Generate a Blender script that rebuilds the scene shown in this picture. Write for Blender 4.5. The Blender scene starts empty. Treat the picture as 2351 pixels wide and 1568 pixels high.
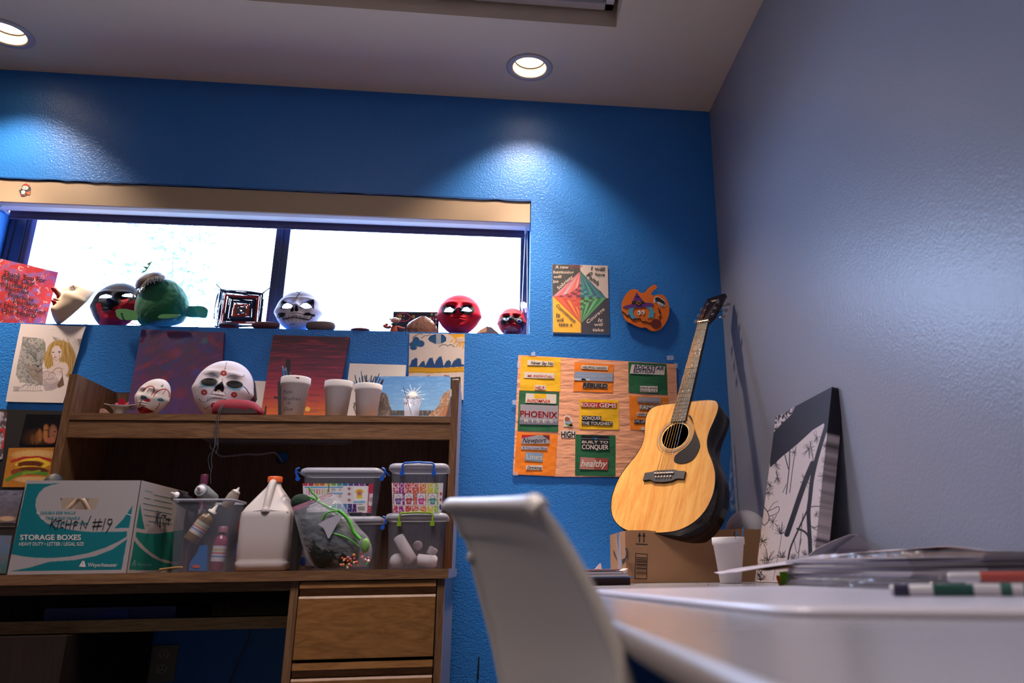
import bpy, bmesh, math, random
import numpy as np
from mathutils import Vector, Matrix
random.seed(7)
SC = bpy.context.scene
COL = SC.collection
PI = math.pi
# ------------------------------------------------------------------ camera
F_PX, CX, CY = 1822.0, 1368.2, 709.75
PITCH, ROLL, YAW = 0.31426, -0.01476, 0.13381
CAM = np.array([0.0, -3.0, 0.755])
def _rot():
    B = np.array([[1, 0, 0], [0, 0, -1], [0, 1, 0]], float)
    a, s = math.cos(YAW), math.sin(YAW); Rz = np.array([[a, -s, 0], [s, a, 0], [0, 0, 1]])
    c, s = math.cos(PITCH), math.sin(PITCH); Rx = np.array([[1, 0, 0], [0, c, s], [0, -s, c]])
    c, s = math.cos(ROLL), math.sin(ROLL); Rr = np.array([[c, -s, 0], [s, c, 0], [0, 0, 1]])
    return Rr @ Rx @ B @ Rz
RM = _rot()
cd = bpy.data.cameras.new('camera'); co = bpy.data.objects.new('camera', cd); COL.objects.link(co)
cd.sensor_width = 36; cd.lens = 36 * F_PX / 2351
cd.shift_x = (1175.5 - CX) / 2351; cd.shift_y = (CY - 784) / 2351
m = Matrix.Identity(4)
for i in range(3):
    m[i][0] = RM[0][i]; m[i][1] = -RM[1][i]; m[i][2] = -RM[2][i]; m[i][3] = CAM[i]
co.matrix_world = m
cd.clip_start = 0.02; cd.clip_end = 200
cd.dof.use_dof = True; cd.dof.focus_distance = 2.8; cd.dof.aperture_fstop = 3.0
SC.camera = co
SC.view_settings.view_transform = 'Standard'; SC.view_settings.look = 'None'
SC.view_settings.gamma = 1; SC.view_settings.use_curve_mapping = False
SC.view_settings.exposure = 0.15
SC.cycles.use_denoising = True
SC.cycles.max_bounces = 9; SC.cycles.diffuse_bounces = 5; SC.cycles.glossy_bounces = 3
SC.cycles.transparent_max_bounces = 16; SC.cycles.transmission_bounces = 4
SC.cycles.sample_clamp_indirect = 6; SC.cycles.caustics_reflective = False; SC.cycles.caustics_refractive = False
# ------------------------------------------------------------------ world and lights
W = bpy.data.worlds.new('daylight'); SC.world = W; W.use_nodes = True
bg = W.node_tree.nodes['Background']; bg.inputs[0].default_value = (0.46, 0.63, 1.0, 1); bg.inputs[1].default_value = 20
CEIL, SILL, WTOP = 2.68, 1.627, 2.207
WX0, WX1, XR = -1.892, 0.139, 0.927
def light(name, kind, loc, power, col, rot=(0, 0, 0), **k):
    d = bpy.data.lights.new(name, kind); d.energy = power; d.color = col
    for a, b in k.items(): setattr(d, a, b)
    o = bpy.data.objects.new(name, d); o.location = loc; o.rotation_euler = rot; COL.objects.link(o); return o
pl = light('window_portal', 'AREA', (-0.876, 0.2, 1.917), 1, (1, 1, 1), (-PI / 2, 0, 0), shape='RECTANGLE', size=2.03, size_y=0.6)
pl.data.cycles.is_portal = True
WARM = (1.0, 0.79, 0.62)
CANS = [(0.115, -0.243), (-1.835, -0.243)]
for x, y in CANS:
    light('can_lamp', 'SPOT', (x, y, CEIL + 0.033), 72, WARM, spot_size=math.radians(98), spot_blend=0.6, shadow_soft_size=0.045)
    light('can_lamp', 'SPOT', (x, y, CEIL + 0.034), 270, WARM, spot_size=math.radians(56), spot_blend=1.0, shadow_soft_size=0.045)
FILLCANS = [(-1.7, -3.0), (0.2, -4.2), (-2.2, -3.9)]  # unseen downlights added behind the camera to brighten the chair and room
FILLW = [200, 170, 10]
for (x, y), w in zip(FILLCANS, FILLW):
    light('can_lamp', 'SPOT', (x, y, CEIL + 0.033), w, (1.0, 0.82, 0.68), spot_size=math.radians(102), spot_blend=0.35, shadow_soft_size=0.045)  # added fill, unlike the two window cans above
light('fill_panel_lamp', 'AREA', (-0.62, -1.45, CEIL + 0.02), 20, (1.0, 0.9, 0.9), shape='RECTANGLE', size=1.1, size_y=0.55, spread=math.radians(108))  # fill light added out of view to brighten the shelf and wall from the front
# ------------------------------------------------------------------ helpers
def ray(px, py): return RM.T @ np.array([(px - CX) / F_PX, (py - CY) / F_PX, 1.0])
def PY(px, py, Y): d = ray(px, py); return CAM + (Y - CAM[1]) / d[1] * d
def PZ(px, py, Z): d = ray(px, py); return CAM + (Z - CAM[2]) / d[2] * d
def PX(px, py, X): d = ray(px, py); return CAM + (X - CAM[0]) / d[0] * d
def proj(P):
    v = (np.asarray(P, float) - CAM) @ RM.T
    return CX + F_PX * v[:, 0] / v[:, 2], CY + F_PX * v[:, 1] / v[:, 2]
class Surf:                       # a real plane; (u, v) are measured on the picture, the point lies on the plane
    def __init__(s, p, n):
        s.p = np.array(p, float); n = np.array(n, float); n /= np.linalg.norm(n)
        if n @ (CAM - s.p) < 0: n = -n
        s.n = n
    def __call__(s, px, py, off=0.0):
        d = ray(px, py); p = s.p + s.n * off
        return CAM + ((p - CAM) @ s.n) / (d @ s.n) * d
def SY(y): return Surf((0, y, 0), (0, 1, 0))
def S3(a, b, c): a, b, c = map(np.array, (a, b, c)); return Surf(a, np.cross(b - a, c - a))
def Z(ox, oy, s): return lambda x, y: (ox + x / s, oy + y / s)
zA = Z(0, 380, 3.673); zB = Z(0, 560, 6.532); zC = Z(200, 580, 7.837); zD = Z(480, 620, 7.347); zE = Z(780, 620, 5.111)
zF = Z(0, 740, 6.534); zG = Z(280, 740, 6.031); zH = Z(600, 740, 4.898); zI = Z(0, 920, 3.7325); zJ = Z(360, 980, 4.356)
zK = Z(640, 1040, 5.226); zL = Z(0, 1280, 2.218); zM = Z(1240, 580, 7.128); zN = Z(1160, 800, 5.057); zO = Z(1380, 660, 2.703)
zU = Z(1570, 660, 6.03); zP = Z(1340, 1140, 3.457); zQ = Z(1700, 860, 3.137); zR = Z(1700, 1200, 3.611); zI2 = Z(0, 840, 3.137)
z1 = Z(0, 0, 1)
def lin(c):
    if isinstance(c, str): c = tuple(int(c[i:i + 2], 16) for i in (0, 2, 4))
    return tuple(((v / 255) / 12.92 if v / 255 <= 0.04045 else ((v / 255 + 0.055) / 1.055) ** 2.4) for v in c)
MATS = {}
def mat(name, c='ffffff', rough=0.6, metal=0, bump=0, bscale=60, spec=0.5, alpha=1, emit=0, vcol=False, var=0, vscale=8, coat=0, trans=0, sss=0, sheen=0, detail=3, stretch=None, bdist=0.002, cut=None):
    if name in MATS: return MATS[name]
    m = bpy.data.materials.new(name); m.use_nodes = True; nt = m.node_tree; b = nt.nodes['Principled BSDF']; N = nt.nodes.new; L = nt.links.new
    col = lin(c) + (1,)
    b.inputs['Base Color'].default_value = col; b.inputs['Roughness'].default_value = rough; b.inputs['Metallic'].default_value = metal
    b.inputs['Specular IOR Level'].default_value = spec; b.inputs['Alpha'].default_value = alpha
    if coat: b.inputs['Coat Weight'].default_value = coat; b.inputs['Coat Roughness'].default_value = 0.08
    if trans: b.inputs['Transmission Weight'].default_value = trans
    if sheen: b.inputs['Sheen Weight'].default_value = sheen
    if emit: b.inputs['Emission Color'].default_value = col; b.inputs['Emission Strength'].default_value = emit
    if vcol:
        a = N('ShaderNodeVertexColor'); a.layer_name = 'Col'; L(a.outputs[0], b.inputs['Base Color'])
    tc = N('ShaderNodeTexCoord'); src = tc.outputs['Object']
    if stretch:
        mp = N('ShaderNodeMapping'); mp.inputs['Scale'].default_value = stretch; L(src, mp.inputs[0]); src = mp.outputs[0]
    if var and not vcol:
        n = N('ShaderNodeTexNoise'); n.inputs['Scale'].default_value = vscale; n.inputs['Detail'].default_value = 5; L(src, n.inputs[0])
        mx = N('ShaderNodeMix'); mx.data_type = 'RGBA'; L(n.outputs[0], mx.inputs[0])
        mx.inputs[6].default_value = tuple(v * (1 - var) for v in col[:3]) + (1,); mx.inputs[7].default_value = tuple(min(1, v * (1 + var)) for v in col[:3]) + (1,)
        L(mx.outputs[2], b.inputs['Base Color'])
    if bump:
        n = N('ShaderNodeTexNoise'); n.inputs['Scale'].default_value = bscale; n.inputs['Detail'].default_value = detail; L(src, n.inputs[0])
        bp = N('ShaderNodeBump'); bp.inputs['Strength'].default_value = bump; bp.inputs['Distance'].default_value = bdist; L(n.outputs[0], bp.inputs['Height']); L(bp.outputs[0], b.inputs['Normal'])
    MATS[name] = m; return m
def wood(name, c0, c1, stretch, rough=0.5, scale=6.0, dist=2.5, spec=0.4):
    if name in MATS: return MATS[name]
    m = bpy.data.materials.new(name); m.use_nodes = True; nt = m.node_tree; b = nt.nodes['Principled BSDF']; N = nt.nodes.new; L = nt.links.new
    tc = N('ShaderNodeTexCoord'); mp = N('ShaderNodeMapping'); mp.inputs['Scale'].default_value = stretch; L(tc.outputs['Object'], mp.inputs[0])
    n = N('ShaderNodeTexNoise'); n.inputs['Scale'].default_value = scale; n.inputs['Detail'].default_value = 6; n.inputs['Distortion'].default_value = dist; L(mp.outputs[0], n.inputs[0])
    n2 = N('ShaderNodeTexNoise'); n2.inputs['Scale'].default_value = scale * 7; n2.inputs['Detail'].default_value = 2; L(mp.outputs[0], n2.inputs[0])
    ad = N('ShaderNodeMath'); ad.operation = 'MULTIPLY_ADD'; L(n2.outputs[0], ad.inputs[0]); ad.inputs[1].default_value = 0.45; L(n.outputs[0], ad.inputs[2])
    r = N('ShaderNodeValToRGB'); r.color_ramp.elements[0].position = 0.55; r.color_ramp.elements[1].position = 0.9
    r.color_ramp.elements[0].color = lin(c0) + (1,); r.color_ramp.elements[1].color = lin(c1) + (1,); L(ad.outputs[0], r.inputs[0]); L(r.outputs[0], b.inputs['Base Color'])
    b.inputs['Roughness'].default_value = rough; b.inputs['Specular IOR Level'].default_value = spec
    bp = N('ShaderNodeBump'); bp.inputs['Strength'].default_value = 0.15; bp.inputs['Distance'].default_value = 0.0008; L(ad.outputs[0], bp.inputs['Height']); L(bp.outputs[0], b.inputs['Normal'])
    MATS[name] = m; return m
def col(c, rough=0.6, **k): return mat('paint_%s_%d%s' % (c, int(rough * 100), ''.join('_%s%s' % (a, b) for a, b in sorted(k.items()))), c, rough, **k)
PAPERV = mat('printed_paper', vcol=True, rough=0.75, spec=0.25)
CANVV = mat('painted_canvas', vcol=True, rough=0.55, spec=0.35, bump=0.25, bscale=700, bdist=0.0006)
GLOSSV = mat('laminated_print', vcol=True, rough=0.3, spec=0.5, bump=0.15, bscale=25)
MASKV = mat('painted_mask', vcol=True, rough=0.65, spec=0.2, bump=0.12, bscale=300, bdist=0.0008)
CARDV = mat('printed_card', vcol=True, rough=0.7, spec=0.25)
def props(o, label=None, cat=None, group=None, kind=None):
    if label: o['label'] = label
    if cat: o['category'] = cat
    if group: o['group'] = group
    if kind: o['kind'] = kind
    return o
def thing(name, label, cat, loc=(0, 0, 0), group=None):
    o = bpy.data.objects.new(name, None); o.location = tuple(loc); o.empty_display_size = 0.05; COL.objects.link(o)
    return props(o, label, cat, group)
def nrm(v): v = np.array(v, float); return v / (np.linalg.norm(v) + 1e-12)
class MB:
    def __init__(s): s.V = []; s.F = []; s.M = []; s.mats = []; s.S = []
    def mi(s, m):
        if m not in s.mats: s.mats.append(m)
        return s.mats.index(m)
    def add(s, V, F, m, smooth=False):
        o = len(s.V); s.V += [tuple(map(float, v)) for v in V]; k = s.mi(m)
        for f in F: s.F.append(tuple(i + o for i in f)); s.M.append(k); s.S.append(smooth)
        return s
    def box(s, a, b, m):
        x0, y0, z0 = a; x1, y1, z1 = b
        V = [(x0, y0, z0), (x1, y0, z0), (x1, y1, z0), (x0, y1, z0), (x0, y0, z1), (x1, y0, z1), (x1, y1, z1), (x0, y1, z1)]
        return s.add(V, [(3, 2, 1, 0), (4, 5, 6, 7), (0, 1, 5, 4), (1, 2, 6, 5), (2, 3, 7, 6), (3, 0, 4, 7)], m)
    def obox(s, c, ax, h, m):
        c = np.array(c); A = [np.array(a) for a in ax]
        V = [c + A[0] * h[0] * i + A[1] * h[1] * j + A[2] * h[2] * k for k in (-1, 1) for (i, j) in ((-1, -1), (1, -1), (1, 1), (-1, 1))]
        return s.add(V, [(3, 2, 1, 0), (4, 5, 6, 7), (0, 1, 5, 4), (1, 2, 6, 5), (2, 3, 7, 6), (3, 0, 4, 7)], m)
    def loft(s, rings, m, caps=(True, True), smooth=True, closed=True):
        n = len(rings[0]); V = [p for r in rings for p in r]; F = []
        for i in range(len(rings) - 1):
            for j in range(n if closed else n - 1):
                k = (j + 1) % n; F.append((i * n + j, i * n + k, (i + 1) * n + k, (i + 1) * n + j))
        s.add(V, F, m, smooth)
        if caps[0]: s.add(rings[0], [tuple(range(n))[::-1]], m)
        if caps[1]: s.add(rings[-1], [tuple(range(n))], m)
        return s
    def lathe(s, prof, c, m, axis=(0, 0, 1), seg=32, caps=(True, True), smooth=True):
        a = nrm(axis); u = nrm(np.cross(a, (0.3, 0.9, 0.1) if abs(a[2]) > 0.9 else (0, 0, 1))); v = np.cross(a, u); c = np.array(c)
        return s.loft([[c + a * h + r * (u * math.cos(t) + v * math.sin(t)) for t in np.linspace(0, 2 * PI, seg, endpoint=False)] for r, h in prof], m, caps, smooth)
    def tube(s, pts, r, m, seg=6, smooth=True):
        P = [np.array(p, float) for p in pts]; n = len(P); R = r if hasattr(r, '__len__') else [r] * n; rings = []; up = None
        for i in range(n):
            t = nrm(P[min(i + 1, n - 1)] - P[max(i - 1, 0)])
            if up is None: up = nrm(np.cross(t, (0.1, 0.2, 0.97) if abs(t[2]) < 0.9 else (1, 0, 0)))
            up = nrm(up - t * (up @ t)); v = np.cross(t, up)
            rings.append([P[i] + R[i] * (up * math.cos(a) + v * math.sin(a)) for a in np.linspace(0, 2 * PI, seg, endpoint=False)])
        return s.loft(rings, m, (True, True), smooth)
    def ball(s, c, r, m, seg=16, rr=None, A=np.eye(3)):
        r3 = np.array([r, r, r] if not hasattr(r, '__len__') else r); c = np.array(c); rings = []
        for ph in np.linspace(-PI / 2 + 0.01, PI / 2 - 0.01, max(5, seg // 2 + 1)):
            rings.append([c + A @ (r3 * np.array([math.cos(ph) * math.cos(t), math.cos(ph) * math.sin(t), math.sin(ph)])) for t in np.linspace(0, 2 * PI, seg, endpoint=False)])
        return s.loft(rings, m)
    def prism(s, pts, d, m, smooth=False, m2=None):
        P = [np.array(p, float) for p in pts]; d = np.array(d); n = len(P)
        s.add(P, [tuple(range(n))], m); s.add([p + d for p in P], [tuple(range(n))[::-1]], m2 or m)
        s.add(P + [p + d for p in P], [(j, (j + 1) % n, (j + 1) % n + n, j + n) for j in range(n)], m2 or m, smooth); return s
    def poly(s, surf, pts, off, m, z=z1):
        return s.add([surf(*z(*p), off) for p in pts], [tuple(range(len(pts)))], m)
    def slab(s, surf, pts, off, th, m, z=z1):
        return s.prism([surf(*z(*p), off + th) for p in pts], -surf.n * th, m)
    def text(s, surf, body, p0, p1, h, off, m, z=z1, bold=0, slant=0, jit=0, keep=False):
        V, F, w, cap = glyphs(body, bold, slant)
        a = np.array(z(*p0)); b = np.array(z(*p1)); e = (b - a) / max(w, 1e-6); L = np.linalg.norm(b - a); up = np.array([(b - a)[1], -(b - a)[0]]) / L
        hs = h / cap * (np.array(z(0, h)) - np.array(z(0, 0)))[1] / h if h else L / w
        rs = random.Random(len(body)); out = []
        for v in V:
            q = a + e * v[0] + up * v[1] * hs
            if jit: q = q + up * jit * math.sin(v[0] * 2.3 + len(body)) 
            out.append(surf(q[0], q[1], off))
        return s.add(out, F, m)
    def build(s, name, parent=None, label=None, cat=None, group=None, kind=None, origin=None):
        me = bpy.data.meshes.new(name); V = np.array(s.V)
        if parent is not None: o0 = np.array(wloc(parent))
        elif origin is not None: o0 = np.array(origin)
        else: o0 = np.array([(V[:, 0].min() + V[:, 0].max()) / 2, (V[:, 1].min() + V[:, 1].max()) / 2, V[:, 2].min()])
        me.from_pydata((V - o0).tolist(), [], s.F)
        for m in s.mats: me.materials.append(m)
        me.polygons.foreach_set('material_index', s.M); me.polygons.foreach_set('use_smooth', s.S); me.update()
        o = bpy.data.objects.new(name, me); COL.objects.link(o)
        if parent is not None: o.parent = parent
        else: o.location = tuple(o0)
        return props(o, label, cat, group, kind)
def wloc(o):
    v = Vector((0, 0, 0))
    while o is not None: v += o.location; o = o.parent
    return v
_G = {}
def glyphs(body, bold=0, slant=0):
    k = (body, bold, slant)
    if k not in _G:
        cu = bpy.data.curves.new('t', 'FONT'); cu.body = body; cu.offset = bold; cu.shear = slant; cu.resolution_u = 3
        ob = bpy.data.objects.new('t', cu); me = bpy.data.meshes.new_from_object(ob)
        V = np.array([v.co[:2] for v in me.vertices]); F = [tuple(p.vertices) for p in me.polygons]
        V[:, 0] -= V[:, 0].min(); _G[k] = (V.tolist(), F, V[:, 0].max(), 0.70)
        bpy.data.objects.remove(ob); bpy.data.curves.remove(cu); bpy.data.meshes.remove(me)
    return _G[k]
def vnoise(x, y, seed=0):
    r = np.random.RandomState(seed).rand(256, 256); xi = np.floor(x).astype(int); yi = np.floor(y).astype(int); fx = x - xi; fy = y - yi
    fx = fx * fx * (3 - 2 * fx); fy = fy * fy * (3 - 2 * fy); g = lambda a, b: r[a % 256, b % 256]
    return (g(xi, yi) * (1 - fx) + g(xi + 1, yi) * fx) * (1 - fy) + (g(xi, yi + 1) * (1 - fx) + g(xi + 1, yi + 1) * fx) * fy
def fbm(x, y, seed=0, o=4):
    s = 0; a = 0.5; t = 0
    for i in range(o): s = s + a * vnoise(x * 2 ** i, y * 2 ** i, seed + i); t += a; a *= 0.5
    return s / t
class Paint:                      # flat colours laid out on a print, a painting or a mask
    def __init__(s, x, y, base): s.x = x; s.y = y; s.c = np.tile(np.array(lin(base)), (len(x), 1)); s.z = z1
    def mix(s, w, c): w = np.clip(w, 0, 1)[:, None]; s.c = s.c * (1 - w) + np.array(lin(c)) * w
    def inside(s, pts):
        P = [s.z(*p) for p in pts]; r = np.zeros(len(s.x), bool); j = len(P) - 1
        for i in range(len(P)):
            (xi, yi), (xj, yj) = P[i], P[j]
            c = ((yi > s.y) != (yj > s.y)) & (s.x < (xj - xi) * (s.y - yi) / ((yj - yi) if yj != yi else 1e-9) + xi); r ^= c; j = i
        return r
    def fill(s, pts, c, a=1): s.mix(s.inside(pts) * a, c)
    def dist(s, pts):
        P = [s.z(*p) for p in pts]; d = np.full(len(s.x), 1e9)
        for (ax, ay), (bx, by) in zip(P[:-1], P[1:]):
            L = (bx - ax) ** 2 + (by - ay) ** 2 + 1e-9; t = np.clip(((s.x - ax) * (bx - ax) + (s.y - ay) * (by - ay)) / L, 0, 1)
            d = np.minimum(d, np.hypot(s.x - ax - t * (bx - ax), s.y - ay - t * (by - ay)))
        return d
    def line(s, pts, w, c, a=1, soft=0.4): s.mix(np.clip((w / 2 - s.dist(pts)) / soft + 0.5, 0, 1) * a, c)
    def ell(s, cx, cy, rx, ry, c, rot=0, a=1, soft=0.15):
        X, Y = s.z(cx, cy); k = (np.array(s.z(1, 0)) - np.array(s.z(0, 0)))[0]; ca, sa = math.cos(rot), math.sin(rot)
        u = ((s.x - X) * ca + (s.y - Y) * sa) / (rx * k); v = (-(s.x - X) * sa + (s.y - Y) * ca) / (ry * k)
        s.mix(np.clip((1 - np.hypot(u, v)) / soft + 0.5, 0, 1) * a, c)
def spl(pts, n=8, closed=False):
    P = [np.array(p, float) for p in pts]; out = []; N = len(P)
    for i in range(N if closed else N - 1):
        p0 = P[(i - 1) % N] if closed or i > 0 else P[0]; p1 = P[i]; p2 = P[(i + 1) % N]; p3 = P[(i + 2) % N] if closed or i + 2 < N else P[-1]
        for t in np.linspace(0, 1, n, endpoint=False):
            out.append(0.5 * ((2 * p1) + (-p0 + p2) * t + (2 * p0 - 5 * p1 + 4 * p2 - p3) * t * t + (-p0 + 3 * p1 - 3 * p2 + p3) * t ** 3))
    if not closed: out.append(P[-1])
    return out
def vmesh(name, V, F, C, m, parent=None, smooth=True, **k):
    me = bpy.data.meshes.new(name); V = np.asarray(V, float)
    o0 = np.array(wloc(parent)) if parent is not None else np.array([V[:, 0].mean(), V[:, 1].mean(), V[:, 2].min()])
    me.from_pydata((V - o0).tolist(), [], [tuple(map(int, f)) for f in F]); me.materials.append(m)
    me.polygons.foreach_set('use_smooth', [smooth] * len(F))
    a = me.color_attributes.new('Col', 'FLOAT_COLOR', 'POINT'); a.data.foreach_set('color', np.hstack([C, np.ones((len(C), 1))]).astype(np.float32).ravel()); me.update()
    o = bpy.data.objects.new(name, me); COL.objects.link(o)
    if parent is not None: o.parent = parent
    else: o.location = tuple(o0)
    return props(o, k.get('label'), k.get('cat'), k.get('group'), k.get('kind'))
def panel(name, cor, paint, base='ffffff', th=0.001, m=None, parent=None, step=1.0, bulge=None, smooth=False, backcol=None, **k):
    """a sheet, card or canvas with corners TL TR BR BL, its own thickness and the colours painted on it"""
    TL, TR, BR, BL = [np.array(c, float) for c in cor]; xs, ys = proj([TL, TR, BR, BL])
    nx = int(max(6, max(abs(xs[1] - xs[0]), abs(xs[2] - xs[3])) / step)); ny = int(max(6, max(abs(ys[3] - ys[0]), abs(ys[2] - ys[1])) / step))
    u, v = np.meshgrid(np.linspace(0, 1, nx + 1), np.linspace(0, 1, ny + 1)); u = u.ravel()[:, None]; v = v.ravel()[:, None]
    V = (TL * (1 - u) + TR * u) * (1 - v) + (BL * (1 - u) + BR * u) * v
    n = nrm(np.cross(TR - TL, BL - TL)); n = n if n @ (CAM - TL) > 0 else -n
    X, Y = proj(V)
    if bulge is not None: V = V + n * bulge(u, v)
    p = Paint(X, Y, base); paint(p) if paint else None
    W1 = nx + 1; F = [(j * W1 + i, (j + 1) * W1 + i, (j + 1) * W1 + i + 1, j * W1 + i + 1) for j in range(ny) for i in range(nx)]
    sm = np.ones(15) / 15
    ring = [i for i in range(nx)] + [j * W1 + nx for j in range(ny)] + [ny * W1 + i for i in range(nx, 0, -1)] + [j * W1 for j in range(ny, 0, -1)]
    B0 = len(V); Vb = V[ring] - n * th; Cb = np.stack([np.convolve(np.r_[p.c[ring][-7:, k], p.c[ring][:, k], p.c[ring][:7, k]], sm, 'valid') for k in range(3)], 1); r0 = B0 + len(ring)
    V = np.vstack([V, V[ring], Vb]); C = np.vstack([p.c, Cb, Cb if backcol is None else np.tile(lin(backcol), (len(ring), 1))]); N = len(ring)
    F += [(B0 + i, B0 + (i + 1) % N, r0 + (i + 1) % N, r0 + i) for i in range(N)]; F += [tuple(range(r0, r0 + N))] if bulge is None else []
    return vmesh(name, V, F, C, m or CANVV, parent, smooth, **k)
# ------------------------------------------------------------------ the room
def wallmat(name, c, rough, bump, bscale, dist):
    return mat(name, c, rough, bump=bump, bscale=bscale, spec=0.5, detail=2.5, bdist=dist, var=0.03, vscale=3)
M_BLUE = wallmat('blue_wall_paint', '2a78cc', 0.36, 0.6, 185, 0.003)
M_GREY = wallmat('grey_wall_paint', '8d909e', 0.33, 0.4, 170, 0.0022)
M_CEIL = wallmat('ceiling_paint', 'dcc6ac', 0.6, 0.3, 80, 0.001)
M_FLOOR = mat('carpet', '45474d', 0.95, bump=0.8, bscale=220, var=0.25, vscale=60)
M_FRAME = mat('window_frame_metal', '3a4660', 0.35, 0.2)
XL, YF = -3.3, -6.2
def struct(mb, name, parent=None): return mb.build(name, parent, kind='structure')
TH = 0.20
mb = MB()
mb.box((XL, 0, 0), (WX0, TH, CEIL), M_BLUE); mb.box((WX1, 0, 0), (XR + 0.1, TH, CEIL), M_BLUE)
mb.box((WX0, 0, 0), (WX1, TH, SILL), M_BLUE); mb.box((WX0, 0, WTOP), (WX1, TH, CEIL), M_BLUE)
struct(mb, 'wall_back')
mb = MB(); mb.box((XR, YF, 0), (XR + 0.1, 0, CEIL), M_GREY); struct(mb, 'wall_right')
mb = MB(); mb.box((XL - 0.1, YF, 0), (XL, TH, CEIL), M_GREY); struct(mb, 'wall_left')
mb = MB(); mb.box((XL, YF - 0.1, 0), (XR, YF, CEIL), M_GREY); struct(mb, 'wall_front')
mb = MB(); mb.box((XL, YF, -0.1), (XR, 0, 0), M_FLOOR); struct(mb, 'floor')
TX0, TX1, TY0, TY1 = -1.43, 0.425, -3.6, -0.53; TZ = PY(1412, 25, TY1 - 0.012)[2] - CEIL
# ceiling with the recessed tray and round openings for the downlights
def circle_hole(mb, x0, x1, y0, y1, cx, cy, r, z, m, th):
    n = 48; inn = []; out = []
    for i in range(n):
        t = 2 * PI * i / n; c, s = math.cos(t), math.sin(t); inn.append((cx + r * c, cy + r * s, z))
        k = min(((x1 - cx) / c if c > 1e-9 else (x0 - cx) / c if c < -1e-9 else 1e9), ((y1 - cy) / s if s > 1e-9 else (y0 - cy) / s if s < -1e-9 else 1e9))
        out.append((cx + k * c, cy + k * s, z))
    V = inn + out; mb.add(V, [(i, n + i, n + (i + 1) % n, (i + 1) % n) for i in range(n)], m)
    for (qx, qy) in ((x0, y0), (x0, y1), (x1, y0), (x1, y1)):
        d = sorted(range(n), key=lambda i: math.hypot(out[i][0] - qx, out[i][1] - qy))[:2]
        mb.add([out[d[0]], out[d[1]], (qx, qy, z)], [(0, 1, 2)], m)
CR = 0.067
mb = MB(); Q = 0.13
xs = [XL, CANS[1][0] - Q, CANS[1][0] + Q, TX0, CANS[0][0] - Q, CANS[0][0] + Q, TX1, XR]
def cbox(x0, x1, y0, y1):
    mb.add([(x0, y0, CEIL), (x1, y0, CEIL), (x1, y1, CEIL), (x0, y1, CEIL)], [(0, 1, 2, 3)], M_CEIL)
yc0, yc1 = CANS[0][1] - Q, CANS[0][1] + Q
cbox(XL, XR, yc1, TH); cbox(XL, XR, TY1, yc0)
for a, b in ((XL, CANS[1][0] - Q), (CANS[1][0] + Q, CANS[0][0] - Q), (CANS[0][0] + Q, XR)): cbox(a, b, yc0, yc1)
for cx_, cy_ in CANS: circle_hole(mb, cx_ - Q, cx_ + Q, cy_ - Q, cy_ + Q, cx_, cy_, CR, CEIL, M_CEIL, 0.05)
rc = list(FILLCANS)
cbox(TX1, XR, TY0, TY1); cbox(XL, TX0, -3.0 + Q, TY1); cbox(XL, TX0, TY0, -3.0 - Q); cbox(XL, -1.7 - Q, -3.0 - Q, -3.0 + Q); cbox(-1.7 + Q, TX0, -3.0 - Q, -3.0 + Q)
cbox(XL, XR, YF, -4.2 - Q); cbox(XL, XR, -3.9 + Q, TY0)
cbox(XL, -2.2 - Q, -4.2 - Q, -3.9 + Q); cbox(-2.2 + Q, 0.2 - Q, -4.2 - Q, -3.9 + Q); cbox(0.2 + Q, XR, -4.2 - Q, -3.9 + Q); cbox(-2.2 - Q, -2.2 + Q, -4.2 - Q, -3.9 - Q); cbox(0.2 - Q, 0.2 + Q, -4.2 + Q, -3.9 + Q)
for (cx_, cy_) in rc: circle_hole(mb, cx_ - Q, cx_ + Q, cy_ - Q, cy_ + Q, cx_, cy_, CR, CEIL, M_CEIL, 0.05)
for (x0, y0, x1, y1) in ((TX0, TY1, TX1, TY1), (TX0, TY0, TX1, TY0), (TX0, TY0, TX0, TY1), (TX1, TY0, TX1, TY1)):
    mb.add([(x0, y0, CEIL), (x1, y1, CEIL), (x1, y1, CEIL + 0.3), (x0, y0, CEIL + 0.3)], [(0, 1, 2, 3)], M_CEIL)
mb.box((XL - 0.1, YF - 0.1, CEIL + 0.3), (XR + 0.1, TH, CEIL + 0.34), M_CEIL)
ceiling = struct(mb, 'ceiling')
M_TB = mat('white_grid_metal', 'c9c6c8', 0.5)
M_TILE = mat('acoustic_tile', 'c9c4c6', 0.9, bump=0.6, bscale=260)
nt = M_TILE.node_tree; vo = nt.nodes.new('ShaderNodeTexNoise'); vo.inputs['Scale'].default_value = 150; vo.inputs['Detail'].default_value = 1
tcn = nt.nodes.new('ShaderNodeTexCoord'); nt.links.new(tcn.outputs['Object'], vo.inputs[0]); rr = nt.nodes.new('ShaderNodeValToRGB')
rr.color_ramp.elements[0].position = 0.31; rr.color_ramp.elements[0].color = (0.05, 0.045, 0.05, 1); rr.color_ramp.elements[1].position = 0.36; rr.color_ramp.elements[1].color = lin('c9c4c6') + (1,)
nt.links.new(vo.outputs[0], rr.inputs[0]); nt.links.new(rr.outputs[0], nt.nodes['Principled BSDF'].inputs['Base Color'])
zt = CEIL + TZ
mb = MB(); gx = TX1 - 0.015
mb.box((TX0 + 0.01, TY1 - 0.045, zt), (gx, TY1 - 0.012, zt + 0.018), M_TB)
mb.box((gx - 0.03, TY0 + 0.01, zt), (gx, TY1 - 0.012, zt + 0.018), M_TB)
mb.box((TX0 + 0.01, TY0 + 0.01, zt), (TX0 + 0.04, TY1 - 0.012, zt + 0.018), M_TB)
x = gx - 0.03
tiles = []
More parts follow.
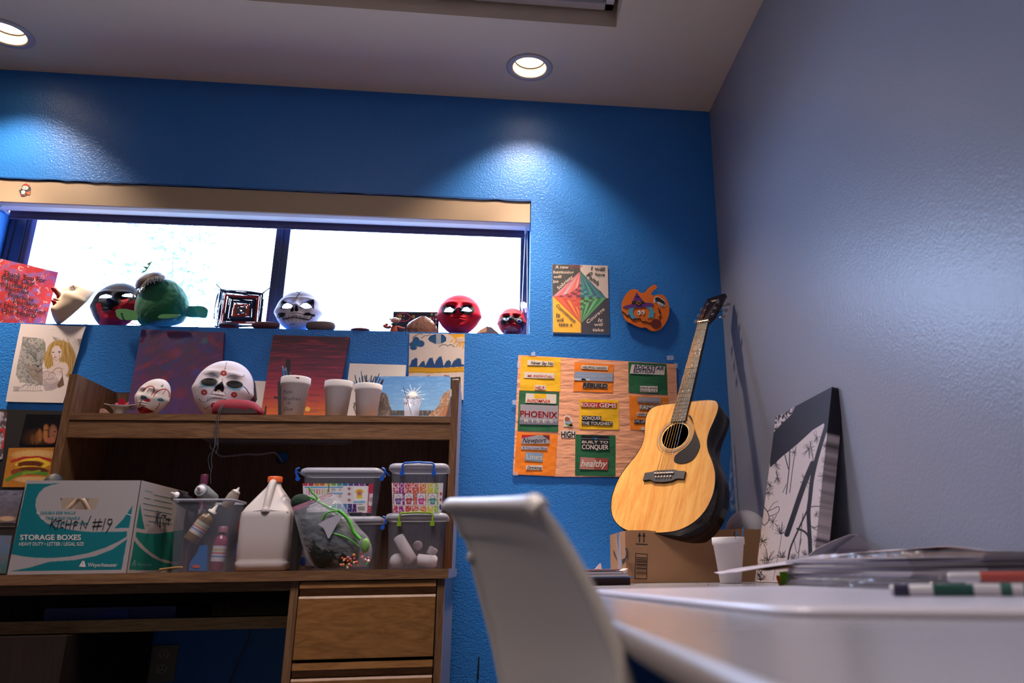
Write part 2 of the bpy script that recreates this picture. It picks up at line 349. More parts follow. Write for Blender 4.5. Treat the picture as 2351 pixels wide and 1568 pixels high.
while x - 0.6 > TX0:
    mb.box((x - 0.6, TY0 + 0.01, zt), (x - 0.576, TY1 - 0.012, zt + 0.012), M_TB); x -= 0.6
y = TY1 - 0.045
while y - 0.6 > TY0:
    mb.box((TX0 + 0.01, y - 0.6, zt), (gx, y - 0.576, zt + 0.012), M_TB); y -= 0.6
props(mb.build('ceiling_grid', ceiling), 'white metal grid of the ceiling tray')
for i in range(3):
    for j in range(4):
        x1 = gx - 0.032 - 0.6 * i; y1 = TY1 - 0.047 - 0.6 * j
        t = MB(); t.box((x1 - 0.566, y1 - 0.55, zt + 0.012), (x1, y1, zt + 0.03), M_TILE); t.build('ceiling_tile', ceiling)
# ------------------------------------------------------------------ downlights
M_TRIM = mat('downlight_trim', 'b7aeb0', 0.5); M_REFL = mat('downlight_reflector', 'f3dcae', 0.35, spec=0.6)
M_LENS = mat('downlight_lens', 'ffe2c4', 0.5, emit=14); M_DARK = mat('dark_gap', '15100c', 0.6)
ALLC = CANS + rc
for i, (x, y) in enumerate(ALLC):
    t = thing('downlight', ['round recessed downlight glowing in the ceiling above the window corner', 'recessed downlight cut by the upper left edge of the photo', 'added fill downlight left of the ceiling tray behind the camera', 'added fill downlight behind the camera near the right wall', 'added fill downlight at the far end of the room'][i], 'light', (x, y, CEIL), 'recessed downlights')
    mb = MB(); mb.lathe([(0.0925, 0.0), (0.0925, -0.003), (0.088, -0.006), (0.071, -0.005), (0.067, 0.0), (0.067, 0.004), (0.071, 0.004)], (x, y, CEIL), M_TRIM, seg=48, caps=(False, False)); mb.build('trim_ring', t)
    mb = MB(); mb.lathe([(0.067, -0.002), (0.0645, 0.02), (0.062, 0.034)], (x, y, CEIL), M_REFL, seg=48, caps=(False, False)); mb.build('reflector', t)
    mb = MB(); mb.lathe([(0.062, 0.034), (0.058, 0.034), (0.058, 0.038), (0.062, 0.038)], (x, y, CEIL), M_DARK, seg=48, caps=(False, False)); mb.build('gasket', t)
    mb = MB(); mb.lathe([(0.0, 0.0395), (0.058, 0.0395)], (x, y, CEIL), M_LENS, seg=48, caps=(False, False)); mb.build('lens', t)
    mb = MB(); mb.lathe([(0.062, 0.038), (0.064, 0.05), (0.064, 0.15)], (x, y, CEIL), M_TRIM, seg=32, caps=(False, True)); mb.build('housing', t)
mb = MB(); mb.box((-1.20, -1.75, zt - 0.004), (-0.04, -1.15, zt + 0.004), M_TB); tf = thing('fill_panel', 'added fill light panel in the ceiling tray, out of view above the room', 'light', (-0.62, -1.45, zt)); mb.build('fill_panel_frame', tf)
mb = MB(); mb.box((-1.18, -1.73, zt - 0.008), (-0.06, -1.17, zt - 0.004), mat('fill_diffuser', 'ffe9d2', 0.5, emit=2.2)); mb.build('fill_diffuser', tf)  # glowing face of the added fill panel
# ------------------------------------------------------------------ window
win = thing('window_1', None, None, (-0.876, 0.12, SILL)); props(win, kind='structure')
YG = 0.12
mb = MB(); fz0, fz1 = SILL, WTOP
mb.box((WX0, YG, fz0), (-1.832, YG + 0.05, fz1), M_FRAME); mb.box((0.103, YG, fz0), (WX1, YG + 0.05, fz1), M_FRAME)
mb.box((WX0, YG, fz0), (WX1, YG + 0.05, fz0 + 0.035), M_FRAME); mb.box((WX0, YG, fz1 - 0.05), (WX1, YG + 0.05, fz1), M_FRAME)
mb.box((-1.884, YG - 0.006, fz0), (-1.87, YG, fz1), M_FRAME)
mb.build('window_frame', win, kind='structure')
mb = MB(); mb.box((-0.889, YG - 0.004, fz0), (-0.862, YG + 0.05, fz1), M_FRAME); mb.box((-0.862, YG + 0.006, fz0), (-0.836, YG + 0.05, fz1), M_FRAME); mb.box((-0.877, YG - 0.007, fz0), (-0.873, YG, fz1), M_FRAME)
mb.build('mullion', win, kind='structure')
M_JAMB = mat('pale_outer_jamb', '8fa0cf', 0.6)
mb = MB(); mb.box((-1.832, YG + 0.012, fz0 + 0.035), (-1.80, YG + 0.055, fz1 - 0.05), M_JAMB); mb.box((-1.824, YG + 0.006, fz0 + 0.035), (-1.818, YG + 0.012, fz1 - 0.05), M_FRAME); mb.build('jamb_strip', win, kind='structure')
GL = bpy.data.materials.new('window_glass'); GL.use_nodes = True; nt = GL.node_tree; nt.nodes.clear()
o_ = nt.nodes.new('ShaderNodeOutputMaterial'); mx = nt.nodes.new('ShaderNodeMixShader'); tr = nt.nodes.new('ShaderNodeBsdfTransparent'); gl = nt.nodes.new('ShaderNodeBsdfGlossy'); fr = nt.nodes.new('ShaderNodeFresnel')
gl.inputs['Roughness'].default_value = 0.02; fr.inputs[0].default_value = 1.35; nt.links.new(fr.outputs[0], mx.inputs[0]); nt.links.new(tr.outputs[0], mx.inputs[1]); nt.links.new(gl.outputs[0], mx.inputs[2]); nt.links.new(mx.outputs[0], o_.inputs[0])
for a, b in ((-1.80, -0.889), (-0.836, 0.103)):
    mb = MB(); mb.add([(a, YG + 0.03, fz0 + 0.035), (b, YG + 0.03, fz0 + 0.035), (b, YG + 0.03, fz1 - 0.05), (a, YG + 0.03, fz1 - 0.05)], [(0, 1, 2, 3)], GL); mb.build('pane', win, kind='structure')
# ------------------------------------------------------------------ roller blind in the top of the opening
M_CASS = mat('blind_cassette', 'ad977f', 0.5); M_LIP = mat('blind_lip', 'f0f0f8', 0.4); M_SHADE = mat('blind_fabric', '6c6890', 0.8, bump=0.3, bscale=500); M_BEAD = mat('bead_chain_white', 'c8d2e8', 0.35)
bl = thing('roller_blind', 'beige cassette roller blind across the top of the window, rolled up', 'blind', (-0.876, 0.02, 2.107))
zb = 2.107
mb = MB(); mb.box((WX0 + 0.002, 0.004, zb), (WX1 - 0.003, 0.014, WTOP - 0.008), M_CASS); mb.box((WX0 + 0.002, 0.014, WTOP - 0.02), (WX1 - 0.003, 0.1, WTOP - 0.008), M_CASS); mb.build('cassette', bl)
mb = MB(); pr = [(0.004, zb), (0.006, zb - 0.004), (0.016, zb - 0.012), (0.034, zb - 0.018), (0.046, zb - 0.018), (0.05, zb)]
x0, x1 = WX0 + 0.002, WX1 - 0.003; mb.prism([(x0, a, b) for a, b in pr], (x1 - x0, 0, 0), M_LIP); mb.build('bottom_lip', bl)
mb = MB(); mb.box((-1.862, 0.060, 2.068), (0.116, 0.064, 2.19), M_SHADE); mb.tube([(-1.862, 0.082, 2.14), (0.115, 0.082, 2.14)], 0.022, M_SHADE, 20); mb.build('shade_roll', bl)
mb = MB(); mb.tube([(-1.862, 0.062, 2.067), (0.116, 0.062, 2.067)], 0.0055, mat('hem_bar', '4a4870', 0.6), 10); mb.build('hem_bar', bl)
mb = MB(); mb.box((-1.885, 0.016, 2.09), (-1.868, 0.085, 2.16), M_LIP); mb.build('end_bracket', bl)
mb = MB(); mb.box((0.118, 0.02, 2.09), (0.123, 0.085, 2.16), M_LIP); mb.build('end_bracket', bl)
mb = MB()
for (xa, xb, zlo) in ((0.119, 0.107, 1.65), (0.126, 0.131, 1.635)):
    for i in range(92):
        t = i / 91; mb.ball((xa + (xb - xa) * min(1, t * 1.1), 0.035 - 0.01 * t, 2.09 - (2.09 - zlo) * t), 0.0021, M_BEAD, 6)
    mb.tube([(xa, 0.035, 2.09), (xb, 0.025, zlo)], 0.0006, M_BEAD, 4)
mb.build('bead_chain', bl, kind='stuff')
# ragged paint edge above the cassette
mb = MB(); pts = []; rs = random.Random(3)
for i in range(60): pts.append((WX0 + (WX1 - WX0) * i / 59, -0.0008, WTOP - 0.002 - rs.random() * 0.006))
mb.prism(pts + [(WX1, -0.0008, WTOP + 0.001), (WX0, -0.0008, WTOP + 0.001)], (0, 0.01, 0), col('1a5296', 0.4)); struct(mb, 'trim_1')
# penguin sticker
S0 = SY(0.004)
def dots(name, label, cat, paint, quad, surf_y=None, base='ffffff', th=0.0006, m=None, cor=None, **k):
    c = cor if cor is not None else [PY(*q, surf_y) for q in quad]
    return panel(name, c, paint, base, th, m or PAPERV, None, label=label, cat=cat, **k)
st = thing('penguin_sticker', 'small penguin sticker with red hat and scarf on the blind cassette', 'sticker', PY(57, 436, 0.003))
zz = Z(0, 380, 6.533); mb = MB()
mb.slab(S0, [(380, 270), (430, 290), (465, 335), (462, 375), (455, 440), (435, 455), (410, 440), (385, 460), (350, 470), (312, 462), (300, 420), (285, 385), (290, 362), (318, 355), (318, 325), (345, 290)], 0, 0.0006, col('3a3642'), zz)
mb.slab(S0, [(370, 285), (398, 268), (425, 290), (445, 320), (400, 306), (352, 300)], 0.0006, 0.0004, col('b3261f'), zz)
mb.slab(S0, [(322, 330), (345, 305), (400, 306), (425, 325), (420, 350), (395, 362), (345, 358)], 0.0006, 0.0004, col('d9d2c4'), zz)
mb.slab(S0, [(315, 395), (330, 375), (360, 370), (380, 392), (372, 420), (345, 430), (322, 420)], 0.0006, 0.0004, col('e0d8ca'), zz)
mb.slab(S0, [(385, 405), (460, 380), (448, 412), (455, 432), (425, 440)], 0.0006, 0.0004, col('b5602a'), zz)
mb.slab(S0, [(308, 432), (332, 430), (335, 445), (312, 446)], 0.0006, 0.0004, col('c8452c'), zz); mb.slab(S0, [(355, 435), (380, 432), (380, 446), (358, 448)], 0.0006, 0.0004, col('c8452c'), zz)
mb.slab(S0, [(350, 335), (366, 330), (362, 350)], 0.001, 0.0003, col('c23a2c'), zz)
for e in ((340, 322), (388, 335)): mb.slab(S0, [(e[0] + 8 * math.cos(t), e[1] + 9 * math.sin(t)) for t in np.linspace(0, 6.28, 9)[:-1]], 0.001, 0.0003, col('30323c'), zz)
mb.build('sticker_print', st)
# ------------------------------------------------------------------ outside
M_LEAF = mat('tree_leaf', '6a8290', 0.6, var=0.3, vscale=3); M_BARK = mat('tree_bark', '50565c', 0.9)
tr_ = thing('tree', 'pale leafy tree outside the left window pane, washed out by the daylight', 'tree', (-3.0, 5.2, -1.0))
mb = MB(); rs = random.Random(5); NL = 0
def leafclump(px, py, r, n):
    c = PY(px, py, 5.2)
    for _ in range(n):
        a = rs.gauss(0, r) / 1822 * 8.2; b = rs.gauss(0, r) / 1822 * 8.2; q = c + np.array([a, rs.uniform(-0.5, 0.5), b])
        d1 = nrm([rs.gauss(0, 1), rs.gauss(0, 1), rs.gauss(0, 1)]); d2 = nrm(np.cross(d1, [rs.gauss(0, 1), rs.gauss(0, 1), rs.gauss(0, 1)])); s = rs.uniform(0.018, 0.05)
        mb.add([q - d1 * s, q + d2 * s * 0.6, q + d1 * s, q - d2 * s * 0.6], [(0, 1, 2, 3)], M_LEAF)
for (px, py, r, n) in ((430, 540, 28, 130), (400, 590, 30, 160), (425, 640, 25, 110), (300, 560, 30, 60), (285, 610, 25, 70), (460, 600, 20, 50), (330, 650, 25, 60), (340, 520, 40, 60), (450, 700, 25, 50), (370, 560, 40, 80), (250, 690, 25, 60), (190, 730, 25, 60), (290, 735, 25, 50), (440, 750, 30, 80), (170, 690, 20, 30), (470, 520, 20, 40), (500, 640, 15, 20), (360, 470, 60, 120), (430, 450, 50, 100)):
    leafclump(px, py, r, n)
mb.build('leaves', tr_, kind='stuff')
mb = MB(); base = PY(380, 900, 5.2); base[2] = -1.0
mb.tube([base, base + (0.05, 0, 1.2), PY(380, 770, 5.2)], [0.12, 0.1, 0.05], M_BARK, 10)
for q in ((430, 600), (300, 600), (400, 520), (250, 690)): mb.tube([PY(380, 770, 5.2), PY((380 + q[0]) / 2 + 5, (770 + q[1]) / 2, 5.2), PY(*q, 5.2)], [0.03, 0.012, 0.003], M_BARK, 6)
mb.build('branches', tr_)
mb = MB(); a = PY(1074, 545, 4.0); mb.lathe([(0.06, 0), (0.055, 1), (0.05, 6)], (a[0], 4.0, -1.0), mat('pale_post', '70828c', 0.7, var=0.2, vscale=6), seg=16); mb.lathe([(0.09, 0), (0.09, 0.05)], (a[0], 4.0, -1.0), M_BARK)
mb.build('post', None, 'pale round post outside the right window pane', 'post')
mb = MB(); mb.box((-14, 0.6, -1.2), (12, 25, -1.0), mat('outdoor_ground', '8d8a80', 0.9, var=0.2)); struct(mb, 'ground')
# ------------------------------------------------------------------ desk with hutch
WH = wood('oak_laminate_lengthwise', '64432c', '876241', (0.6, 6, 9), 0.5)
WV = wood('oak_laminate_upright', '64432c', '84603f', (9, 6, 0.6), 0.5)
WD = wood('drawer_oak', '7c5228', '98683a', (0.8, 4, 4), 0.42, dist=3.5)
WB = wood('hutch_back_panel', '49342a', '654a3a', (14, 5, 0.7), 0.55)
WP = wood('pine_strip', '7c5c36', '9c7c4e', (0.8, 6, 7), 0.5, dist=4)
M_EDGE = mat('clear_tape_edge', '9a93ab', 0.25, spec=0.6)
HX0, HX1 = -1.355, -0.113; HY = -0.30; SH = 1.2455; DZ = 0.757; HT = 1.372; DX0, DX1, DY = -1.85, -0.108, -0.62
hu = thing('desk_hutch', 'oak shelf hutch with a dark back panel standing on the oak desk', 'hutch', ((HX0 + HX1) / 2, -0.14, DZ))
mb = MB(); mb.prism([(HX0, HY, DZ), (HX0, -0.012, DZ), (HX0, -0.012, HT), (HX0, HY, HT)], (0.024, 0, 0), WV); mb.build('side_panel', hu)
mb = MB(); mb.prism([(HX1 - 0.024, HY, DZ), (HX1 - 0.024, -0.012, DZ), (HX1 - 0.024, -0.012, HT), (HX1 - 0.024, HY, HT)], (0.024, 0, 0), WV)
mb.add([(HX1 + 0.0005, HY, DZ), (HX1 + 0.0005, -0.012, DZ), (HX1 + 0.0005, -0.012, HT), (HX1 + 0.0005, HY, HT)], [(0, 1, 2, 3)], M_EDGE); mb.build('side_panel', hu)
mb = MB(); mb.box((HX0 + 0.024, HY, SH - 0.021), (HX1 - 0.024, -0.018, SH), WH); mb.build('shelf_board', hu)
mb = MB(); mb.box((HX0 + 0.024, HY + 0.006, SH - 0.0765), (HX1 - 0.024, HY + 0.026, SH - 0.0225), WH); mb.build('shelf_rail', hu)
mb = MB(); g0 = PY(648, 1051, -0.018); n = 32
zb0, zb1 = DZ, HT; bx0, bx1 = HX0 + 0.024, HX1 - 0.024
inn = [(g0[0] + 0.021 * math.cos(2 * PI * i / n), -0.018, g0[2] + 0.021 * math.sin(2 * PI * i / n)) for i in range(n)]
out = []
for i in range(n):
    c, s_ = math.cos(2 * PI * i / n), math.sin(2 * PI * i / n); k = min((bx1 - g0[0]) / c if c > 1e-9 else (bx0 - g0[0]) / c if c < -1e-9 else 1e9, (zb1 - g0[2]) / s_ if s_ > 1e-9 else (zb0 - g0[2]) / s_ if s_ < -1e-9 else 1e9)
    out.append((g0[0] + k * c, -0.018, g0[2] + k * s_))
mb.add(inn + out, [(i, n + i, n + (i + 1) % n, (i + 1) % n) for i in range(n)], WB)
for (qx, qz) in ((bx0, zb0), (bx0, zb1), (bx1, zb0), (bx1, zb1)):
    d = sorted(range(n), key=lambda i: math.hypot(out[i][0] - qx, out[i][2] - qz))[:2]; mb.add([out[d[0]], out[d[1]], (qx, -0.018, qz)], [(0, 1, 2)], WB)
mb.box((bx0, -0.018, zb1 - 0.001), (bx1, -0.012, zb1), WH); mb.build('back_panel', hu)
mb = MB(); mb.loft([[(g0[0] + r * math.cos(t), y, g0[2] + r * math.sin(t)) for t in np.linspace(0, 2 * PI, 32, endpoint=False)] for r, y in ((0.021, -0.018), (0.023, -0.0195), (0.0205, -0.0195), (0.0205, -0.01))], mat('grommet', '3b2d24', 0.6), (False, False)); mb.build('cable_grommet', hu)
# thin clear tape on the right side edges
lf = thing('shelf_light', 'slim grey strip light fixed under the hutch shelf', 'light', (-0.66, -0.1, 1.16))
a = PY(470, 1008, -0.10); b = PY(803, 1012, -0.10); mb = MB(); yy = -0.10; zt_ = SH - 0.022
mb.prism([(a[0], yy - 0.03, a[2] - 0.004), (a[0], yy + 0.05, a[2] - 0.004), (a[0], yy + 0.05, zt_), (a[0], yy - 0.02, zt_)], (b[0] - a[0], 0, 0), mat('fixture_grey', '7e7884', 0.5)); mb.build('light_body', lf)
mb = MB(); mb.box((a[0] + 0.015, yy - 0.02, a[2] - 0.0125), (b[0] - 0.004, yy + 0.04, a[2] - 0.005), mat('fixture_cover', '6d6a78', 0.35)); mb.build('light_cover', lf)
cb = [PY(*zJ(530, 175), -0.075), PY(*zJ(540, 215), -0.07), PY(*zJ(580, 245), -0.06), PY(*zJ(640, 297), -0.05), PY(*zJ(760, 292), -0.045), PY(*zJ(900, 278), -0.045), PY(*zJ(1020, 280), -0.04), PY(*zJ(1140, 262), -0.035), PY(*zJ(1190, 268), -0.03), PY(*zJ(1225, 310), -0.016), PY(*zJ(1262, 365), -0.008)]
mb = MB(); mb.tube(spl(cb, 6), 0.0022, mat('pale_cable', '9b93a0', 0.5), 6); mb.tube(spl([c + np.array([0, 0.002, 0.0035]) for c in cb], 6), 0.0018, mat('pale_cable'), 6); mb.build('cable', lf)
dk = thing('desk', 'oak desk along the blue wall with a drawer pedestal at its right end', 'desk', (-1.1, -0.27, 0))
mb = MB(); mb.box((DX0, DY, DZ - 0.026), (DX1, -0.012, DZ), WH); mb.box((DX1, DY + 0.001, DZ - 0.026), (DX1 + 0.0015, -0.012, DZ), M_EDGE); mb.build('desktop', dk)
PX0, PX1 = -0.533, -0.118
mb = MB(); mb.box((PX0, DY + 0.01, 0.04), (PX0 + 0.021, -0.01, DZ - 0.0265), WV); mb.build('pedestal_side', dk)
mb = MB(); mb.box((PX1 - 0.02, DY + 0.01, 0.0), (PX1, -0.01, DZ - 0.0265), WV); mb.box((PX1, DY + 0.01, 0), (PX1 + 0.001, -0.01, DZ - 0.0265), M_EDGE); mb.build('pedestal_side', dk)
mb = MB(); mb.box((PX0, DY + 0.03, 0.0), (PX1, -0.012, 0.04), WV); mb.build('plinth', dk)
for k, (z1_, z0_) in enumerate(((0.728, 0.531), (0.522, 0.325), (0.317, 0.06))):
    x0, x1 = PX0 + 0.025, PX1 - 0.023; y = DY + 0.004
    d = MB(); d.prism([(x0, y, z0_), (x0, y + 0.02, z0_), (x0, y + 0.02, z1_ - 0.04), (x0, y + 0.004, z1_ - 0.038), (x0, y, z1_ - 0.044)], (x1 - x0, 0, 0), WD)
    dr = d.build('drawer', dk)
    d = MB(); d.prism([(x0, y, z1_ - 0.017), (x0, y + 0.003, z1_), (x0, y + 0.02, z1_), (x0, y + 0.02, z1_ - 0.04), (x0, y + 0.012, z1_ - 0.036), (x0, y + 0.009, z1_ - 0.02)], (x1 - x0, 0, 0), WD); d.build('finger_pull', dr)
    d = MB(); d.box((x0 + 0.004, y + 0.021, z0_ + 0.01), (x1 - 0.004, -0.05, z1_ - 0.02), WV); d.build('drawer_box', dr)
mb = MB(); mb.box((DX0, DY + 0.03, DZ - 0.052), (PX0 - 0.001, DY + 0.05, DZ - 0.0265), WH); mb.build('apron', dk)
mb = MB(); mb.box((DX0, -0.05, DZ - 0.16), (PX0 - 0.001, -0.035, DZ - 0.053), WB); mb.build('modesty_panel', dk)
pa, pb = PY(0, 1425, -0.47), PY(660, 1445, -0.47)
mb = MB(); mb.box((DX0, -0.552, 0.607), (PX0 - 0.003, -0.542, 0.638), WP); mb.box((DX0, -0.542, 0.610), (PX0 - 0.003, -0.12, 0.622), WH); mb.build('keyboard_tray', dk)
mb = MB(); mb.box((-1.75, DY + 0.01, 0.0), (PY(155, 1480, -0.6)[0], -0.03, 0.604), wood('pedestal_shaded', '20150f', '2c1e15', (9, 6, 0.6))); mb.build('left_pedestal', dk)  # desk oak darkened, the shade under the desk is put into its colour
mb = MB(); mb.loft([[(x, y, z) for x, y in ((-1.2, -0.5), (-0.86, -0.5), (-0.84, -0.25), (-1.22, -0.25))] for z in (0.623, 0.668)], mat('dull_blue_plastic', '2c3d66', 0.5), smooth=False); 
bd = thing('document_case', 'dim blue plastic document case lying on the keyboard tray', 'case', (-1.03, -0.37, 0.623)); mb.build('case_body', bd)
mb = MB(); mb.box((-1.06, -0.506, 0.64), (-0.98, -0.5, 0.66), mat('dark_blue_latch', '1d3a8c', 0.4)); mb.build('latch', bd)
mb = MB(); c = PY(374, 1531, -0.003)
ol = thing('wall_outlet', 'beige duplex wall outlet low on the wall beneath the desk', 'outlet', c)
w_, h_ = 0.041, 0.066
mb.box((c[0] - w_, -0.006, c[2] - h_ + 0.02), (c[0] + w_, -0.0005, c[2] + h_), mat('outlet_plate', '8d8577', 0.5)); mb.build('cover_plate', ol)
for dz in (0.038, -0.005):
    r = MB(); r.loft([[(c[0] + 0.018 * math.cos(t), y, c[2] + dz + 0.015 * math.sin(t)) for t in np.linspace(0, 2 * PI, 20, endpoint=False)] for y in (-0.006, -0.0085)], mat('outlet_face', 'a69f92', 0.4), (False, True)); 
    for q in (-0.006, 0.006): r.box((c[0] + q - 0.001, -0.009, c[2] + dz - 0.001), (c[0] + q + 0.001, -0.0085, c[2] + dz + 0.008), M_DARK)
    r.box((c[0] - 0.002, -0.009, c[2] + dz - 0.011), (c[0] + 0.002, -0.0085, c[2] + dz - 0.007), M_DARK); r.build('receptacle', ol)
mb = MB(); mb.tube(spl([PY(577, 1440, -0.06), PY(570, 1470, -0.04), PY(555, 1500, -0.03), PY(540, 1535, -0.03), PY(525, 1575, -0.02), PY(515, 1640, -0.02)], 5), 0.002, mat('tan_cable', '6f6452', 0.5), 6)
mb.build('hanging_cord', None, 'thin tan cord hanging behind the keyboard tray', 'cord')
# ------------------------------------------------------------------ papers and paintings on the wall below the sill
def pt_dragon(p):
    p.z = zF
    H = [(345, 215), (640, 240), (1240, 255), (1215, 420), (1150, 700), (960, 1030), (200, 1030), (240, 800), (300, 500)]
    n = fbm(p.x / 9, p.y / 9, 3); n2 = fbm(p.x / 2.5, p.y / 2.5, 8)
    w = p.inside([(345, 215), (600, 240), (680, 300), (690, 450), (640, 640), (640, 940), (300, 900), (240, 780), (280, 560), (320, 380)])
    p.mix(w * (0.35 + 0.6 * n), '6d7474'); p.mix(w * np.clip((n2 - .5) * 3, 0, 1), '3d4347')
    p.fill([(430, 640), (560, 650), (640, 720), (650, 940), (520, 880), (430, 760)], '857468', .6)
    for k in range(9): p.line([(330 + k * 22, 250 + k * 12), (400 + k * 20, 420), (540, 560 + k * 6)], 1.1, '4b5054', .7)
    for k in range(5): p.line([(440 + k * 25, 700 - k * 10), (560, 740 + k * 8), (640, 700)], 1, '544e50', .6)
    p.ell(575, 660, 18, 14, '22252a'); p.line([(640, 250), (680, 330), (670, 420)], 1.6, '7c8070')
    for k in range(6): p.line([(590 + k * 15, 400 + k * 10), (620 + k * 12, 320)], 1, '6b7462', .8)
    p.ell(900, 430, 190, 165, 'a98a4e'); p.ell(760, 560, 100, 160, 'a98a4e'); p.ell(1040, 600, 110, 230, 'a3844c')
    p.fill([(900, 640), (1000, 560), (1110, 660), (1090, 790), (1030, 790), (960, 700)], 'a3844c')
    for k in range(26):
        a = k / 25; p.line(spl([(780 + 260 * a, 300 + 60 * math.sin(k)), (720 + 340 * a + 20 * math.sin(k * 2), 430), (690 + 400 * a, 560 + 30 * math.sin(k)), (660 + 430 * a, 700)], 4), 0.9, '6e5227' if k % 2 else 'd0ae68', .75)
    p.ell(850, 460, 78, 110, 'd6c4c2'); p.fill([(800, 540), (900, 540), (890, 620), (960, 640), (1020, 760), (960, 800), (640, 800), (700, 720), (800, 650)], 'd2c0bf')
    p.ell(960, 700, 70, 100, 'd6c4c2'); p.ell(800, 450, 22, 10, '6b6a78'); p.ell(893, 445, 24, 11, '4f6b86'); p.ell(828, 498, 12, 6, 'a08988'); p.ell(832, 525, 24, 10, '9b6f74')
    p.line([(905, 560), (890, 500), (905, 440)], 0.8, '5c4a48'); p.line([(775, 480), (790, 540), (850, 575), (900, 540)], 0.8, '6d5c5b')
    p.ell(675, 795, 45, 48, 'c4b4b8'); p.ell(770, 800, 42, 45, 'c4b4b8')
    p.line(spl([(640, 750), (700, 735), (760, 750), (820, 760)], 3), 1.2, '6d6270'); p.fill([(650, 850), (860, 820), (900, 900), (860, 990), (780, 1030), (680, 1030), (650, 940)], 'bfb0b6')
    for k in range(7): p.line(spl([(660, 880 + k * 22), (760, 930 + k * 14), (880, 880 + k * 14)], 4), 0.9, '6f6674', .8)
    p.line(spl([(640, 760), (640, 850), (680, 860), (720, 830), (740, 760)], 4), 1.0, '6b6270'); p.line(spl([(720, 850), (780, 850), (830, 800), (810, 760)], 4), 1.0, '6b6270')
    p.fill([(860, 940), (940, 800), (960, 950), (880, 990)], '6d5240'); p.line([(930, 740), (940, 800), (960, 940)], 1.4, '585066')
    p.line(spl([(780, 760), (850, 690), (940, 700), (900, 750)], 4), 2.2, '9c7c5c', .8)
    for (a, b) in ((1040, 1000), (1150, 1075), (1180, 1120)): p.line(spl([(a - 30, 250), (a + 60, 420), (a + 50, 650), (a - 20, 790)], 5), 1, '7b7076', .8)
    for k in range(14): p.line([(1085 + k * 3, 300 + k * 25), (1145 + k * 2, 290 + k * 25)], 0.7, '93878a', .7)
    p.fill([(1170, 255), (1240, 255), (1215, 400), (1190, 330)], '8d8284', .8)
    for k in range(10): p.line(spl([(250 + k * 40, 1020), (330 + k * 30, 960 - (k % 3) * 20), (420 + k * 28, 940)], 3), 1.0, '665e66', .75)
    p.line([(200, 1030), (640, 1030)], 1, '5a555a'); p.fill([(200, 960), (300, 960), (280, 1030), (205, 1030)], '857c88', .6)
yy = -0.006
dq = [PY(48, 743, yy), PY(198, 750, yy), PY(145, 925, yy), PY(13, 922, yy)]
o = dots('drawing_sheet', 'white paper with a pencil drawing of a long-haired woman beside a furry dragon', 'drawing', pt_dragon, None, cor=dq, base='d9cfcf', th=0.0005,
    bulge=lambda u, v: (0.0015 * np.sin(v * 3.1) + 0.005 * np.exp(-((u - 1) ** 2 + (v - .12) ** 2) / .02) + 0.0008 * np.sin(u * 5 + v * 3) * v), smooth=True)
mb = MB(); mb.tube([PY(*zF(780, 118), -0.012), PY(*zF(800, 108), -0.014), PY(*zF(835, 108), -0.014), PY(*zF(850, 118), -0.012)], 0.0006, mat('steel', 'c9c9d0', 0.3, 0.9), 5); mb.build('staple', o)
def pt_kids(p):
    p.z = zH
    p.mix(np.ones(len(p.x)) * 0.25 * fbm(p.x / 6, p.y / 6, 2), 'b8a7a2')
    for c in ((1740, 215, 42, 52), (1790, 240, 45, 38), (1700, 250, 38, 30), (1710, 290, 40, 22)): p.ell(*c, '1a4f86')
    p.ell(1740, 240, 60, 40, '1b5b8c', a=.8); p.fill([(1872, 187), (1900, 150), (1960, 132), (2040, 135), (2080, 170), (2080, 210), (2030, 238), (1950, 240), (1895, 215)], '123f78'); p.ell(1975, 190, 90, 42, '135680', a=.7)
    p.line(spl([(1700, 175), (1750, 140), (1790, 125), (1810, 135)], 4), 1.6, '4e4548'); p.line(spl([(1800, 180), (1840, 150), (1870, 150), (1895, 135)], 4), 1.6, '4e4548')
    p.line(spl([(1998, 275), (2040, 250), (2080, 255), (2095, 268), (2120, 252), (2150, 258), (2170, 278)], 4), 1.6, '4a4346')
    p.ell(2300, 110, 165, 130, 'e0a11a'); p.ell(2240, 190, 40, 30, 'e9c677', a=.6)
    for (a, b, c, d) in ((2110, 130, 2140, 140), (2130, 220, 2150, 200), (2170, 238, 2190, 212), (2195, 272, 2225, 235), (2232, 270, 2245, 240), (2268, 292, 2272, 245)): p.line([(a, b), (c, d)], 3.2, 'd9982a')
    for q in ([(1664, 500), (1690, 430), (1740, 398), (1758, 420), (1752, 490), (1770, 500)], [(1760, 500), (1800, 450), (1830, 432), (1840, 480), (1845, 505)], [(1835, 505), (1860, 460), (1890, 405), (1925, 400), (1950, 480), (1955, 510)], [(1935, 510), (1960, 440), (2000, 390), (2025, 385), (2040, 440), (2050, 500)], [(2040, 505), (2080, 440), (2110, 425), (2132, 450), (2135, 500)], [(2125, 500), (2160, 440), (2210, 405), (2245, 415), (2252, 470), (2278, 475), (2278, 498)]): p.fill(q, '17437c'); p.line(q[1:4], 2, '1e5a6c', .7)
    p.line(spl([(1664, 497), (1800, 502), (2000, 505), (2278, 490)], 3), 3, '17437c')
    p.fill([(1660, 502), (1850, 508), (2050, 512), (2280, 500), (2278, 560), (2050, 568), (1900, 575), (1750, 565), (1660, 575)], 'c79212'); p.line([(1662, 535), (1950, 545), (2278, 530)], 2, 'e0ab2a', .6); p.line([(1662, 560), (1900, 566), (2278, 552)], 1.4, 'a9801a', .6)
    p.line([(2135, 630), (2230, 622), (2232, 740), (2200, 745)], 4.2, '33302f'); p.line([(2140, 630), (2138, 745)], 4.2, '33302f')
    p.line([(1865, 605), (1890, 598)], 2, 'a14a3c'); p.line([(2060, 600), (2110, 605)], 3, 'a14a3c')
